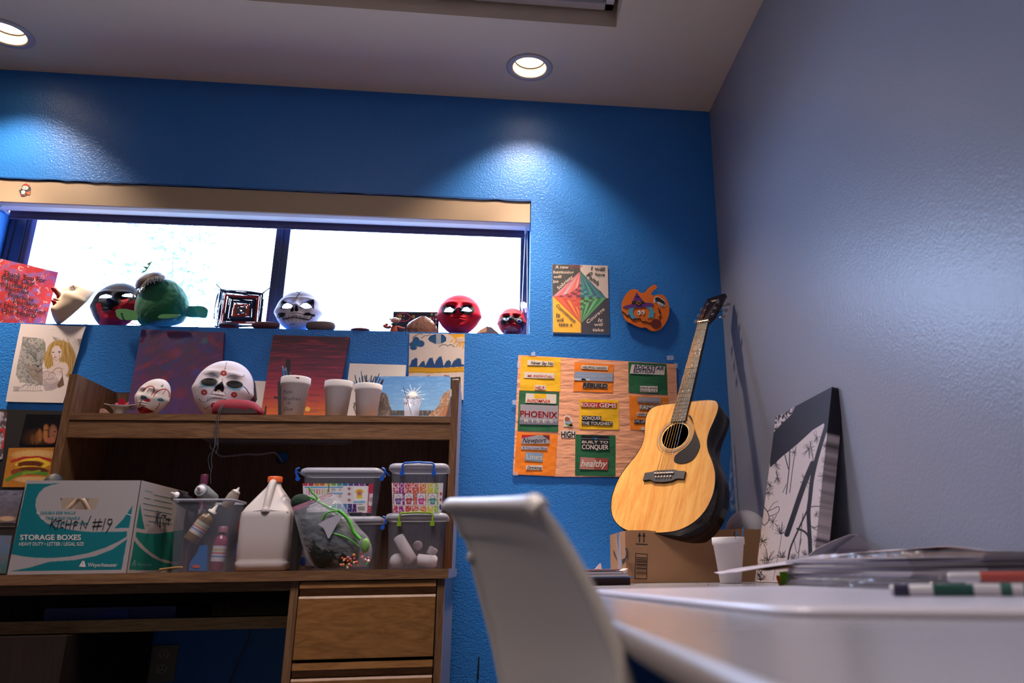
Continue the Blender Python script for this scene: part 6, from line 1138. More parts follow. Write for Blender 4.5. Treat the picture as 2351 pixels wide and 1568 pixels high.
mb = MB(); mb.slab(SY(-0.0052), [(186, 180), (1118, 205), (1140, 1345), (184, 1322)], 0, .0003, mat('laminate_film', 'dfe6f0', .08, alpha=.04, spec=.8, bump=.3, bscale=18, bdist=.006), zM); mb.build('laminate_film', pst)
CW = mat('cream_ink', 'c8b8ac', .5); CK = mat('black_poster_ink', '14121a', .5); sp = SY(-0.0054); mb = MB()
for body, p0, p1, h, m_ in (('A new', (245, 258), (468, 262), 52, CW), ('beginning', (215, 340), (552, 345), 48, CW), ('will', (222, 415), (352, 415), 44, CW), ('be', (215, 498), (302, 490), 50, CW), ('Sobriety', (300, 612), (545, 405), 54, CW),
    ('I will', (830, 283), (1058, 305), 62, CK), ('have', (900, 375), (1058, 385), 48, CK), ('A', (790, 335), (860, 362), 40, CK), ('Faith', (750, 378), (940, 540), 66, CK),
    ('Commitment', (258, 872), (560, 1150), 52, CK), ('It', (262, 1052), (332, 1050), 60, CK), ('will', (270, 1122), (385, 1122), 50, CK), ('take a', (302, 1195), (528, 1197), 52, CK),
    ('Courage', (782, 1165), (1062, 935), 56, CW), ('It', (945, 1132), (1025, 1135), 58, CW), ('will', (885, 1198), (1028, 1200), 48, CW), ('take', (858, 1285), (1040, 1290), 52, CW)):
    mb.text(sp, body, p0, p1, h, 0, m_, zM, bold=.018, slant=.12)
mb.build('lettering', pst)
pk = thing('paper_pumpkin', 'orange foam pumpkin cut-out with witch hat, googly eyes and wavy mouth', 'decoration', PY(1483, 757, -0.004))
OR = mat('orange_foam', 'dd6a14', .7, bump=.15, bscale=120); out = spl([(1340, 830), (1375, 730), (1440, 640), (1510, 602), (1570, 600), (1620, 635), (1660, 662), (1715, 645), (1760, 595), (1815, 550), (1870, 524), (1908, 545), (1905, 585), (1860, 612), (1825, 650), (1820, 680), (1850, 705), (1900, 692), (1960, 683), (2020, 700), (2070, 760), (2105, 850), (2115, 960), (2090, 1080), (2030, 1190), (1960, 1260), (1880, 1285), (1800, 1270), (1735, 1225), (1650, 1225), (1560, 1195), (1500, 1160), (1420, 1120), (1370, 1050), (1340, 950)], 4, True)
sp_ = SY(-0.012); mb = MB(); mb.slab(sp_, out, 0, .005, OR, zM); mb.slab(sp_, [(1500, 800), (1800, 800), (1800, 1100), (1500, 1100)], -.010, .010, OR, zM); mb.build('pumpkin_shape', pk)
PU = mat('purple_foam', '5c2a80', .7); 
def piece(nm, q, m_, off=.005, th=.0018): b_ = MB(); b_.slab(sp_, q, off, th, m_, zM); return b_.build(nm, pk)
h_ = piece('witch_hat', [(1355, 885), (1400, 868), (1490, 845), (1540, 730), (1582, 648), (1620, 705), (1680, 780), (1725, 820), (1800, 820), (1860, 840), (1850, 865), (1790, 885), (1700, 895), (1620, 900), (1530, 902), (1440, 908), (1390, 905)], PU)
b_ = MB(); b_.slab(sp_, [(1552, 712), (1570, 720), (1615, 705), (1625, 720), (1605, 722), (1570, 728)], .0068, .0006, col('17141c'), zM); b_.slab(sp_, [(1505, 795), (1600, 795), (1690, 795), (1722, 828), (1640, 845), (1500, 840)], .0068, .0006, col('17141c'), zM); b_.build('hat_band', h_)
b_ = MB(); 
for q in ([(1570, 795), (1648, 790), (1650, 808), (1572, 812)], [(1572, 836), (1650, 832), (1650, 850), (1576, 855)], [(1570, 795), (1592, 795), (1596, 855), (1576, 855)], [(1630, 792), (1648, 790), (1652, 850), (1632, 852)]): b_.slab(sp_, q, .0074, .0012, mat('gold_foam', 'b07c34', .5), zM)
b_.build('buckle', h_)
TB = mat('teal_foam', '4c98b8', .7)
piece('hair', [(1460, 905), (1548, 895), (1525, 930), (1520, 970), (1540, 1030), (1590, 1072), (1530, 1070), (1508, 1100), (1480, 1050), (1460, 1005), (1428, 1030), (1440, 960)], TB); piece('hair', [(1735, 890), (1830, 885), (1850, 940), (1890, 992), (1860, 985), (1860, 1082), (1815, 1058), (1762, 1082), (1782, 1020), (1790, 960), (1770, 920)], TB)
for (x, y, a_, b2, px_) in ((1620, 982, 25, 40, -8), (1685, 975, 25, 38, -10)):
    e = piece('googly_eye', [(x + a_ * math.cos(t), y + b2 * math.sin(t)) for t in np.linspace(0, 2 * PI, 20, endpoint=False)], mat('eye_white', 'e6e2e4', .3)); b_ = MB(); b_.slab(sp_, [(x + px_ + 10 * math.cos(t), y + 3 + 15 * math.sin(t)) for t in np.linspace(0, 2 * PI, 14, endpoint=False)], .0068, .0006, col('17141c'), zM); b_.build('pupil', e)
b_ = MB(); MK = col('1a161e', .6)
for q in ([(1335, 965), (1355, 970), (1390, 1000), (1410, 1028), (1450, 1025), (1475, 1060), (1510, 1095), (1550, 1095), (1600, 1080), (1640, 1085), (1665, 1125), (1700, 1130), (1730, 1125), (1760, 1145), (1815, 1148)], [(1930, 912), (1955, 935), (1945, 965), (1972, 1000), (1970, 1030), (1948, 1050), (1955, 1090)]): b_.tube([sp_(*zM(*t), .006) for t in spl(q, 4)], .0018, MK, 6)
b_.build('wavy_mouth', pk, kind='stuff')
piece('nose', [(1895 + 82 * math.cos(t), 1160 + 75 * math.sin(t)) for t in np.linspace(0, 2 * PI, 24, endpoint=False)], mat('maroon_foam', '641820', .7))
s_ = piece('spider_sticker', [(1868, 735), (1900, 718), (1940, 720), (1990, 750), (2040, 790), (2060, 850), (2040, 880), (2010, 890), (1970, 890), (1950, 850), (1910, 825), (1865, 820), (1860, 780)], mat('eye_white', 'e6e2e4', .3), th=.0006)
b_ = MB(); b_.slab(sp_, spl([(1885, 740), (1930, 728), (1970, 750), (2035, 800), (2045, 850), (2010, 835), (1980, 820), (1940, 800), (1900, 790)], 3, True), .0056, .0006, MK, zM)
for q in ([(1900, 760), (1868, 745)], [(1905, 785), (1872, 785)], [(1920, 800), (1880, 815)], [(1960, 830), (1965, 880)], [(1990, 840), (1985, 885)], [(2020, 845), (2010, 885)], [(2030, 840), (2050, 870)]): b_.tube([sp_(*zM(*t), .0062) for t in q], .0011, MK, 5)
b_.build('spider', s_, kind='stuff')
# brown paper collage
cl = thing('paper_collage', 'brown paper sheet on the blue wall with coloured squares and cut-out words', 'collage', PY(1370, 1095, -0.003))
def wrink(p, base): n = fbm(p.x / 30, p.y / 5, 5); p.mix(np.clip((n - .5) * 2, -1, 1) * .25, base)
BRW = mat('kraft_paper', 'e8a684', .7, bump=.8, bscale=14, bdist=.004, var=.06, vscale=10, stretch=(1, 1, 3.5))
yC = -0.0035; qs = [zN(*q) for q in ((152, 75), (1985, 182), (1998, 620), (2010, 1500), (1400, 1492), (600, 1488), (88, 1462), (120, 800))]
mb = MB(); mb.slab(SY(yC), [(x, y) for x, y in qs], 0, .0007, BRW); mb.build('brown_sheet', cl)
def gridq(surf, q, z, n=10, amp=.0008, seed=1, m_=None, off=.0012):
    b_ = MB(); A = [np.array(z(*t)) for t in q]; rs = np.random.RandomState(seed); V = []; s1, s2 = rs.rand(2) * 6
    for j in range(n + 1):
        for i in range(n + 1):
            u, v = i / n, j / n; w = (A[0] * (1 - u) + A[1] * u) * (1 - v) + (A[3] * (1 - u) + A[2] * u) * v
            V.append(surf(w[0], w[1], off + amp * (1 + math.sin(u * 5 + s1) * math.cos(v * 6 + s2) + .5 * math.sin(9 * u * v + s2)) * .6))
    b_.add(V, [(j * (n + 1) + i, j * (n + 1) + i + 1, (j + 1) * (n + 1) + i + 1, (j + 1) * (n + 1) + i) for j in range(n) for i in range(n)], m_, True); return b_
YL = mat('yellow_paper', 'eab60c', .6, bump=.7, bscale=22, bdist=.004); GP = mat('green_paper', '14603c', .6, bump=.7, bscale=22, bdist=.004); OP = mat('orange_paper', 'ee8010', .6, bump=.7, bscale=22, bdist=.004)
sqs = {}
sS = SY(yC)
for k, q, m_, lb in (('y1', ((185, 92), (645, 110), (640, 500), (172, 488)), YL, 'yellow paper square'), ('g1', ((162, 488), (628, 510), (612, 970), (142, 955)), GP, 'green paper square'), ('o1', ((135, 970), (608, 1000), (580, 1478), (105, 1462)), OP, 'orange paper square'),
    ('o2', ((805, 158), (1258, 188), (1250, 515), (790, 498)), OP, 'orange paper square'), ('y2', ((862, 588), (1315, 602), (1322, 942), (860, 940)), YL, 'yellow paper square'), ('g2', ((815, 998), (1280, 1010), (1278, 1485), (810, 1475)), GP, 'green paper square'),
    ('g3', ((1430, 155), (1870, 182), (1885, 540), (1433, 512)), GP, 'green paper square'), ('o3', ((1437, 545), (1892, 570), (1900, 965), (1450, 942)), OP, 'orange paper square')):
    sqs[k] = gridq(sS, q, zN, 10, .0006, hash(k) % 97 if False else sum(map(ord, k)), m_).build('paper_square', cl, lb)
WHT = mat('magazine_white', 'd8cfc8', .4); GRY = mat('magazine_grey', '9a98a6', .4); NK = mat('clipping_black', '16151c', .4); RD = mat('clipping_red', 'b3202c', .4); NV = mat('clipping_navy', '1c2650', .4)
def clip(par, q, m_, texts, extra=(), off=.0027):
    b_ = MB(); b_.slab(sS, q, off - .0004, .0005, m_, zN)
    for e, em in extra: b_.poly(sS, e, off + .00025, em, zN)
    for (body, p0, p1, h, tm, *kw) in texts: b_.text(sS, body, p0, p1, h, off + .0005, tm, zN, **(kw[0] if kw else {}))
    return b_.build('clipping', par)
SKY = mat('clip_sky', '8c9cbc', .4)
BD = dict(bold=.016); BI = dict(bold=.016, slant=.25)
clip(sqs['y1'], [(258, 132), (560, 152), (558, 202), (256, 192)], WHT, [('Never Say No', (298, 182), (552, 192), 36, NK, BI)])
clip(sqs['y1'], [(220, 270), (575, 288), (570, 350), (216, 342)], WHT, [('MR. KNOW-IT-ALL', (258, 330), (550, 340), 27, RD, BI)])
clip(sqs['y1'], [(348, 422), (473, 428), (470, 480), (344, 480)], WHT, [('HELP.', (352, 472), (462, 476), 36, RD, BD)])
clip(sqs['g1'], [(240, 520), (594, 532), (592, 642), (232, 630)], WHT, [('INSOMNIA', (248, 625), (522, 632), 38, mat('red_orange_ink', 'c83c20', .4), BI)], [([(335, 524), (477, 528), (475, 582), (334, 580)], YL)])
clip(sqs['g1'], [(176, 648), (615, 665), (612, 888), (165, 880)], GRY, [('PHOENIX', (172, 790), (605, 808), 70, RD, dict(bold=.02)), ('PHOENIX', (176, 786), (600, 802), 62, mat('clip_pale_red', 'c8a8b0', .4), dict(bold=-.02)), ('R I S E S', (222, 858), (552, 864), 38, WHT)], [([(166, 830), (612, 850), (612, 888), (165, 880)], mat('clip_dim', '74748a', .4))])
clip(sqs['o1'], [(192, 1002), (515, 1008), (515, 1105), (185, 1108)], GRY, [('Newport', (200, 1095), (480, 1088), 56, NK, dict(slant=.4)), ('and more', (380, 1030), (470, 1034), 10, NK)], [([(192, 1002), (370, 1006), (200, 1040), (190, 1040)], RD), ([(430, 1006), (515, 1008), (514, 1070)], mat('clip_dark_red', '6c2c38', .4))])
clip(sqs['o1'], [(190, 1132), (490, 1140), (488, 1180), (182, 1172)], mat('clip_pale_blue', 'a8acc4', .4), [('If You Love Blue', (205, 1165), (482, 1172), 27, NK)])
clip(sqs['o1'], [(235, 1203), (438, 1215), (435, 1318), (225, 1300)], mat('clip_blue_grey', '7c98b8', .4), [('Lines', (245, 1285), (430, 1295), 66, mat('clip_cream', 'd8ccb4', .4))])
clip(sqs['o1'], [(245, 1355), (435, 1358), (430, 1412), (240, 1405)], WHT, [('Drinking', (255, 1398), (425, 1400), 34, NK, BI)])
clip(sqs['o2'], [(888, 192), (1192, 205), (1190, 252), (885, 236)], WHT, [('HELPING HANDS', (900, 230), (1175, 242), 26, NK, BD)])
clip(sqs['o2'], [(806, 265), (1252, 285), (1250, 384), (800, 368)], SKY, [('PHILANTHROPIC CHARACTER', (830, 328), (1245, 336), 20, mat('clip_pale', 'b8c0d4', .4))], [([(802, 345), (980, 352), (985, 375), (800, 368)], mat('clip_pale', 'b8c0d4', .4)), ([(880, 368), (890, 348), (925, 352), (945, 372)], NK)])
clip(sqs['o2'], [(905, 392), (1190, 408), (1185, 465), (895, 455)], mat('clip_mid_grey', '7c7474', .4), [('REBUILD', (900, 448), (1180, 460), 50, NK, dict(bold=.02, slant=.2))])
clip(sqs['y2'], [(880, 622), (1300, 632), (1296, 692), (878, 680)], RD, [('ROUGH', (882, 674), (1065, 682), 46, WHT, BD), ('GEMS', (1092, 680), (1290, 688), 46, WHT, dict(bold=.02))])
clip(sqs['y2'], [(890, 780), (1115, 785), (1112, 840), (1245, 848), (1242, 895), (888, 888)], NK, [('CONQUER', (892, 826), (1112, 830), 40, WHT, BD), ('THE TOUGHEST', (890, 884), (1242, 890), 36, WHT, BD)])
clip(sqs['g2'], [(884, 1006), (1202, 1014), (1208, 1180), (884, 1175)], NK, [('BUILT TO', (892, 1100), (1195, 1104), 30, WHT, BD), ('CONQUER', (890, 1168), (1198, 1174), 54, WHT, BD)], [([(1015, 1038), (1082, 1040), (1050, 1062)], mat('clip_bright_blue', '2c78b0', .4)), ([(884, 1042), (1018, 1046), (1018, 1049), (884, 1046)], GRY), ([(1078, 1050), (1204, 1052), (1204, 1056), (1078, 1054)], GRY)])
clip(sqs['g2'], [(875, 1262), (1200, 1278), (1190, 1412), (862, 1400)], mat('clip_rose', 'b87c74', .4), [('healthy', (875, 1370), (1185, 1375), 78, WHT, dict(bold=.018, slant=.3))], [([(1040, 1270), (1200, 1278), (1190, 1412), (1030, 1405)], mat('clip_dark_rose', '984440', .4))])
clip(sqs['g3'], [(1468, 185), (1855, 208), (1848, 308), (1446, 290)], WHT, [('ROCKSTAR', (1495, 235), (1840, 255), 46, NV, dict(bold=.018, slant=.2)), ('EDITION', (1485, 278), (1735, 292), 44, NV, dict(bold=.018, slant=.2))])
clip(sqs['g3'], [(1566, 434), (1768, 438), (1770, 512), (1566, 506)], WHT, [('Hard work', (1570, 468), (1762, 472), 28, NK), ('beats luck.', (1570, 500), (1766, 508), 28, NK)])
clip(sqs['o3'], [(1540, 562), (1812, 574), (1806, 644), (1534, 630)], GRY, [('NEXT GENERATION', (1540, 632), (1784, 640), 22, mat('clip_brown_ink', '5c3c3c', .4))])
clip(sqs['o3'], [(1562, 652), (1812, 665), (1800, 722), (1555, 708)], mat('clip_mid_grey', '7c7474', .4), [('FAMILY', (1562, 702), (1805, 715), 46, WHT, BD)])
clip(sqs['o3'], [(1532, 742), (1760, 752), (1760, 795), (1528, 782)], WHT, [('HARD KNOCKS', (1535, 776), (1758, 786), 27, NK, BI)])
clip(sqs['o3'], [(1496, 824), (1760, 832), (1760, 880), (1492, 868)], NV, [('LIVE LIFE', (1495, 860), (1640, 866), 32, WHT), ('LOUD', (1650, 866), (1740, 870), 32, WHT)])
clip(sqs['o3'], [(1578, 912), (1660, 916), (1658, 952), (1575, 945)], WHT, [])
b_ = MB(); b_.slab(sS, [(645, 950), (820, 955), (815, 1035), (648, 1035)], .0012, .0005, WHT, zN); b_.text(sS, 'HIGH', (650, 1030), (812, 1030), 66, .0020, NK, zN, bold=.03); b_.build('clipping', cl, 'white clipping reading HIGH')
b_ = MB(); b_.slab(sS, [(680, 790), (705, 770), (745, 782), (775, 820), (792, 880), (785, 918), (740, 912), (700, 905), (675, 915), (680, 870), (676, 830)], .0012, .0005, WHT, zN)
for q, c_ in (([(688, 812), (712, 790), (748, 806), (752, 838), (715, 845), (694, 838)], 'a8583c'), ([(695, 850), (760, 838), (780, 862), (740, 880), (700, 875)], '8ca4b8'), ([(695, 868), (750, 884), (780, 878), (775, 902), (735, 905)], '6c9c3c'), ([(735, 885), (782, 858), (785, 900), (760, 908)], 'b06c4c')): b_.slab(sS, q, .0018, .0004, mat('sticker_' + c_, c_, .4), zN)
b_.build('seated_cutout', cl, 'small colourful cut-out')
for q in ([(300, 50), (345, 32), (350, 80), (305, 85)], [(140, 150), (175, 150), (172, 225), (138, 225)], [(1870, 85), (1950, 80), (1960, 130), (1880, 135)], [(1960, 165), (2005, 175), (2000, 230), (1965, 225)], [(95, 1430), (150, 1432), (150, 1475), (95, 1475)], [(85, 595), (130, 600), (128, 655), (80, 650)]):
    b_ = MB(); b_.slab(SY(-0.0045), q, .0004, .0003, TAPE, zN); b_.build('tape', cl)
# ------------------------------------------------------------------ tables
TZ_ = 0.706
M_TBL = mat('white_table_laminate', '8c8a91', .24, spec=.55, bump=.02, bscale=6, var=.03); M_TBE = mat('table_edge', '857c79', .35); M_LEG = mat('table_leg', '55585e', .35, .6)
def slabtop(name, t, x0, x1, y0, y1, z, th, r, m_, m2):
    b_ = MB(); cx_, cy_ = (x0 + x1) / 2, (y0 + y1) / 2; hx, hy = (x1 - x0) / 2, (y1 - y0) / 2
    b_.loft([rrect(cx_, cy_, hx - d, hy - d, r, zz) for d, zz in ((.004, z - th), (.001, z - th + .004), (0, z - th + .008), (0, z - .006), (.002, z - .002), (.006, z))], m2, (True, False)); b_.add(rrect(cx_, cy_, hx - .006, hy - .006, r, z), [tuple(range(28))], m_); return b_.build(name, t)
ta = thing('far_table', 'white table in the corner carrying the carton, cup and guitar', 'table', (.55, -.65, 0)); slabtop('tabletop', ta, .13, XR - .004, -1.243, -.012, TZ_, .024, .02, M_TBL, M_TBE)
for x, y in ((.2, -.1), (.86, -.1), (.2, -1.15), (.86, -1.15)): b_ = MB(); b_.tube([(x, y, .0), (x, y, TZ_ - .025)], .019, M_LEG, 14); b_.build('leg', ta)
tb = thing('near_table', 'white table nearest the camera with a straight left edge, mostly bare', 'table', (.55, -2.2, 0)); slabtop('tabletop', tb, .116, XR - .004, -3.2, -1.248, TZ_, .022, .02, M_TBL, M_TBE)
for x, y in ((.42, -1.35), (.86, -1.35), (.42, -3.1), (.86, -3.1)): b_ = MB(); b_.tube([(x, y, .0), (x, y, TZ_ - .023)], .019, M_LEG, 14); b_.build('leg', tb)
# made-up thin sheet whose bevels imitate bright reflections on the near table
mt = MB(); ctl = [(.203, -1.42), (.205, -1.52), (.238, -1.80), (.262, -2.0), (.280, -2.13), (.30, -2.195), (.335, -2.225), (.46, -2.30), (.62, -2.40), (.90, -2.55)]
e_ = spl(ctl, 5); poly_ = [(p_[0], p_[1]) for p_ in e_] + [(.90, -1.42)]
def inset(P, d):
    c = np.array([.62, -1.9]); return [tuple(np.array(p_) + nrm(c - np.array(p_)) * d) for p_ in P]
mt.loft([[(x, y, TZ_ + z_) for x, y in inset(poly_, d)] for d, z_ in ((.002, .0004), (0, .003), (.003, .008), (.012, .0095))], mat('reflection_white', 'c4c0cc', .3, spec=.6), (True, True)); mt.build('reflection_sheet', None, 'thin pale sheet with a rounded corner, imitating reflections on the near table', 'board')
# ------------------------------------------------------------------ carton with the guitar
ct = thing('carton', 'open brown cardboard carton under the guitar, arrows and a barcode printed on it', 'box', (.62, -.3, TZ_))
KR = mat('corrugated_card', 'a57b57', .8, bump=.2, bscale=90); BX0, BX1, BY0, BY1 = .4215, .858, -.47, -.15; BZ = PY(1437, 1217, BY0)[2]
def wallp(nm, pts, d, m_=KR): b_ = MB(); b_.prism(pts, d, m_); return b_.build(nm, ct)
rs = random.Random(3); rag = [(BX0 + (BX1 - BX0) * i / 24, BY0, BZ + (rs.uniform(-.003, .001) if i < 12 else 0) + (.001 * math.sin(i))) for i in range(25)]
wallp('front_panel', [(BX0, BY0, TZ_ + .0005)] + rag + [(BX1, BY0, TZ_ + .0005)], (0, .004, 0)); wallp('side_panel', [(BX0, BY0 + .0045, TZ_ + .0005), (BX0, BY0 + .0045, BZ - .002), (BX0, BY0 + .12, BZ - .001), (BX0, BY1, BZ - .003), (BX0, BY1, TZ_ + .0005)], (.004, 0, 0)); wallp('side_panel', [(BX1 - .004, BY0 + .0045, TZ_ + .0005), (BX1 - .004, BY0 + .0045, BZ), (BX1 - .004, BY1, BZ), (BX1 - .004, BY1, TZ_ + .0005)], (.004, 0, 0)); wallp('back_panel', [(BX0 + .0045, BY1, TZ_ + .0005), (BX0 + .0045, BY1, BZ), (BX1 - .0045, BY1, BZ), (BX1 - .0045, BY1, TZ_ + .0005)], (0, -.004, 0))
wallp('bottom_panel', [(BX0 + .0045, BY0 + .0045, TZ_ + .0008), (BX1 - .0045, BY0 + .0045, TZ_ + .0008), (BX1 - .0045, BY1 - .005, TZ_ + .0008), (BX0 + .0045, BY1 - .005, TZ_ + .0008)], (0, 0, .003))
sc = SY(BY0 - .0006); mb = MB(); PK = mat('carton_ink', '1c1613', .7)
for x0 in (443, 478): mb.poly(sc, [(x0 - 4, 365), (x0 - 4, 318), (x0 - 14, 318), (x0 + 1, 282), (x0 + 14, 318), (x0 + 5, 318), (x0 + 4, 365)], 0, PK, zP)
mb.poly(sc, [(413, 372), (508, 378), (508, 385), (413, 380)], 0, PK, zP)
for q in ([(410, 448), (508, 455), (508, 460), (410, 453)], [(405, 648), (502, 651), (502, 656), (405, 653)], [(410, 448), (415, 448), (410, 652), (405, 652)], [(503, 455), (508, 455), (503, 655), (498, 655)]): mb.poly(sc, q, 0, PK, zP)
rs = random.Random(11); y = 480
while y < 620: w_ = rs.choice([2, 3, 5, 7]); mb.poly(sc, [(417, y), (500, y + 5), (500, y + 5 + w_), (417, y + w_)], 0, PK, zP); y += w_ + rs.choice([3, 5, 8])
mb.build('printed_marks', ct)
ss_ = Surf((BX0 - .0006, 0, 0), (1, 0, 0)); mb = MB(); zS = Z(1000, 1120, 3.5)
mb.poly(ss_, [(1425, 492), (1440, 520), (1462, 588), (1450, 570), (1432, 530)], 0, PK, zS); mb.add([ss_(*zS(*q)) for q in ((1500, 575), (1515, 583), (1540, 545), (1550, 590), (1551, 510), (1538, 480), (1520, 490), (1532, 500), (1533, 540), (1520, 565))], [(0, 1, 2, 9), (9, 2, 8), (8, 2, 3, 4) if False else (2, 3, 8), (3, 4, 8), (4, 5, 7, 8), (5, 6, 7)], PK); mb.poly(ss_, [(1495, 572), (1500, 610), (1515, 600), (1548, 540), (1530, 560), (1512, 585)], .0002, PK, zS)
mb.build('curved_arrow_print', ct)
for q in ([(1450, 362), (1480, 358), (1490, 480), (1500, 660), (1470, 662), (1460, 520)],): mb = MB(); mb.slab(ss_, q, .0004, .0003, TAPE, zS); mb.build('packing_tape', ct)
# ------------------------------------------------------------------ guitar
GT = np.array([0.573, -0.400, 1.040]); 
def _rv(r):
    th = np.linalg.norm(r); k = np.array(r) / th; K = np.array([[0, -k[2], k[1]], [k[2], 0, -k[0]], [-k[1], k[0], 0]]); return np.eye(3) + math.sin(th) * K + (1 - math.cos(th)) * K @ K
GA = _rv([-0.412, 0.210, -0.738]) @ np.array([[1, 0, 0], [0, 0, -1], [0, 1, 0]], float)
g = lambda u, v, w=0.0: GT + GA @ np.array([u, v, w])
gu = thing('acoustic_guitar', 'natural top acoustic guitar with black sides leaning into the corner', 'guitar', g(0, -.2, -.05))
half = [(0, -.207), (.05, -.206), (.10, -.197), (.145, -.172), (.175, -.135), (.1895, -.09), (.192, -.05), (.184, .0), (.164, .045), (.141, .085), (.1285, .125), (.1295, .165), (.137, .2), (.143, .235), (.141, .262), (.128, .28), (.10, .2885), (.06, .2905), (.03, .291)]
full = half + [(-u, v) for u, v in half[::-1]]; full = full[:len(half)] + full[len(half):-1]; outl = [tuple(q) for q in spl(full, 4, True)]
n = len(outl); hc = (0, .15); hr = .0505
SPR = wood('spruce_top', 'c88744', 'd8a45a', (11, 1.0, 1), .2, scale=5, dist=.8, spec=.55); nt = SPR.node_tree
for nd in nt.nodes:
    if nd.type == 'MAPPING': nd.inputs['Rotation'].default_value = (0, 0, 0)
BLK = mat('black_lacquer', '120d0f', .16, spec=.6); BND = mat('black_binding', '0e0b0b', .25)
def gobj(name, parts_, parent=gu, label=None):
    """mesh in the guitar's own axes, so that grain runs along the neck"""
    b_ = MB(); parts_(b_); me = bpy.data.meshes.new(name); me.from_pydata(b_.V, [], b_.F)
    for m_ in b_.mats: me.materials.append(m_)
    me.polygons.foreach_set('material_index', b_.M); me.polygons.foreach_set('use_smooth', b_.S); me.update(); o = bpy.data.objects.new(name, me); COL.objects.link(o)
    M4 = Matrix.Identity(4)
    for i in range(3):
        for j in range(3): M4[i][j] = GA[i][j]
        M4[i][3] = GT[i]
    o.parent = parent
    if parent is gu: o.matrix_local = Matrix.Translation(-Vector(gu.location)) @ M4
    else: o.matrix_local = Matrix.Identity(4)
    return props(o, label)
def f_top(b_):
    rings = []
    for k in range(7):
        t = (k / 6); ring = []
        for (u, v) in outl:
            a = math.atan2(v - hc[1], u - hc[0]); iu, iv = hc[0] + hr * math.cos(a), hc[1] + hr * math.sin(a); ring.append((iu * (1 - t) + u * t, iv * (1 - t) + v * t, .0012 * math.sin(PI * t)))
        rings.append(ring)
    b_.loft(rings, SPR, (False, False)); b_.loft([rings[0], [(x, y, -.003) for x, y, z_ in rings[0]]], BLK, (False, False), False)
gobj('soundboard', f_top)
ins = lambda d: [(u - d * u / (math.hypot(u, v - .02) + 1e-6), v - d * (v - .02) / (math.hypot(u, v - .02) + 1e-6)) for u, v in outl]
def f_side(b_):
    dp = lambda v: .112 - .026 * (v + .207) / .5
    b_.loft([[(u, v, w_ * 0 - .0003) for u, v in ins(.002) for w_ in (0,)], [(u, v, -.001) for u, v in outl], [(u, v, -dp(v) * .5) for u, v in outl], [(u, v, -dp(v)) for u, v in outl], [(u, v, -dp(v) - .006) for u, v in ins(.03)], [(u, v, -dp(v) - .008) for u, v in ins(.08)]], BLK, (False, True))
gobj('body_sides', f_side)
def f_bind(b_): b_.loft([[(u, v, .0008) for u, v in ins(.0022)], [(u, v, .0010) for u, v in outl], [(u * 1.003, v, -.001) for u, v in outl], [(u * 1.002, v, -.003) for u, v in outl]], BND, (False, False))
gobj('binding', f_bind)
def ringf(b_, r0, r1, m_, z_=.0016, a0=0, a1=2 * PI, nn=72):
    V = [(hc[0] + r * math.cos(a), hc[1] + r * math.sin(a), z_) for r in (r0, r1) for a in np.linspace(a0, a1, nn)]; b_.add(V, [(i, nn + i, nn + i + 1, i + 1) for i in range(nn - 1)], m_)
def f_ros(b_):
    for r0, r1, c_ in ((.0505, .0525, 'f0d49c'), (.0545, .0552, '3c3230'), (.0595, .0603, '4a4038'), (.0603, .0632, '8f8a86'), (.0632, .0640, '4a4038'), (.0690, .0696, '5a4030'), (.0712, .0717, '5a4030')): ringf(b_, r0, r1, mat('rosette_' + c_, c_, .3))
gobj('rosette', f_ros)
def f_pick(b_):
    q = spl([(.033, .228), (.0475, .222), (.075, .165), (.103, .115), (.1055, .088), (.095, .058), (.075, .043), (.045, .04), (.022, .05), (.018, .066), (.028, .079), (.045, .098), (.062, .12), (.072, .15), (.070, .175), (.055, .20)], 5, True)
    q = [(u, v) for u, v in q]; r = [(max(u, 0), v) if math.hypot(u - hc[0], v - hc[1]) > .0725 else (hc[0] + .0725 * (u - hc[0]) / math.hypot(u - hc[0], v - hc[1]), hc[1] + .0725 * (v - hc[1]) / math.hypot(u - hc[0], v - hc[1])) for u, v in q]
    b_.prism([(u, v, .0034) for u, v in r], (0, 0, -.0015), mat('pickguard_black', '17120f', .25, spec=.6))
gobj('pickguard', f_pick)
EB = mat('rosewood_dark', '2b1d16', .5, bump=.2, bscale=60, var=.4, vscale=30, stretch=(8, 1, 8))
def f_br(b_):
    q = [(-.078, -.022), (-.078, .006), (-.05, .009), (-.035, .014), (.035, .014), (.05, .009), (.078, .006), (.078, -.022), (.052, -.019), (.032, -.028), (0, -.031), (-.032, -.028), (-.052, -.019)]
    b_.prism([(u, v, .009) for u, v in q], (0, 0, -.0085), mat('bridge_black', '1d1715', .45))
br = gobj('bridge', f_br)
gobj('saddle', lambda b_: b_.obox((0, .001, .0105), np.eye(3), (.037, .0016, .0030), mat('bone', 'd8ccc0', .3)), br)
for i in range(6):
    gobj('bridge_pin', lambda b_: b_.lathe([(.0026, -.002), (.0034, .002), (.0028, .0042), (.0005, .0048)], (-.028 + .0112 * i, -.0125 - .0008 * i * 0, .009), mat('bone', 'd8ccc0', .3), (0, 0, 1), 12), br)
def fw(v): return .0215 + (.0275 - .0215) * (0.65 - v) / .3605
NV0 = .65; vend = .2055
def f_fb(b_): b_.prism([(-fw(vend), vend, .0068), (fw(vend), vend, .0068), (fw(NV0), NV0, .0068), (-fw(NV0), NV0, .0068)], (0, 0, -.0062), EB)
fb = gobj('fingerboard', f_fb)
FM = mat('fret_metal', 'b9a888', .28, .8)
for k in range(1, 21):
    v = .65 * 2 ** (-k / 12)
    if v > vend + .001: gobj('fret', lambda b_: b_.tube([(-fw(v), v, .0072), (fw(v), v, .0072)], .0009, FM, 6), fb)
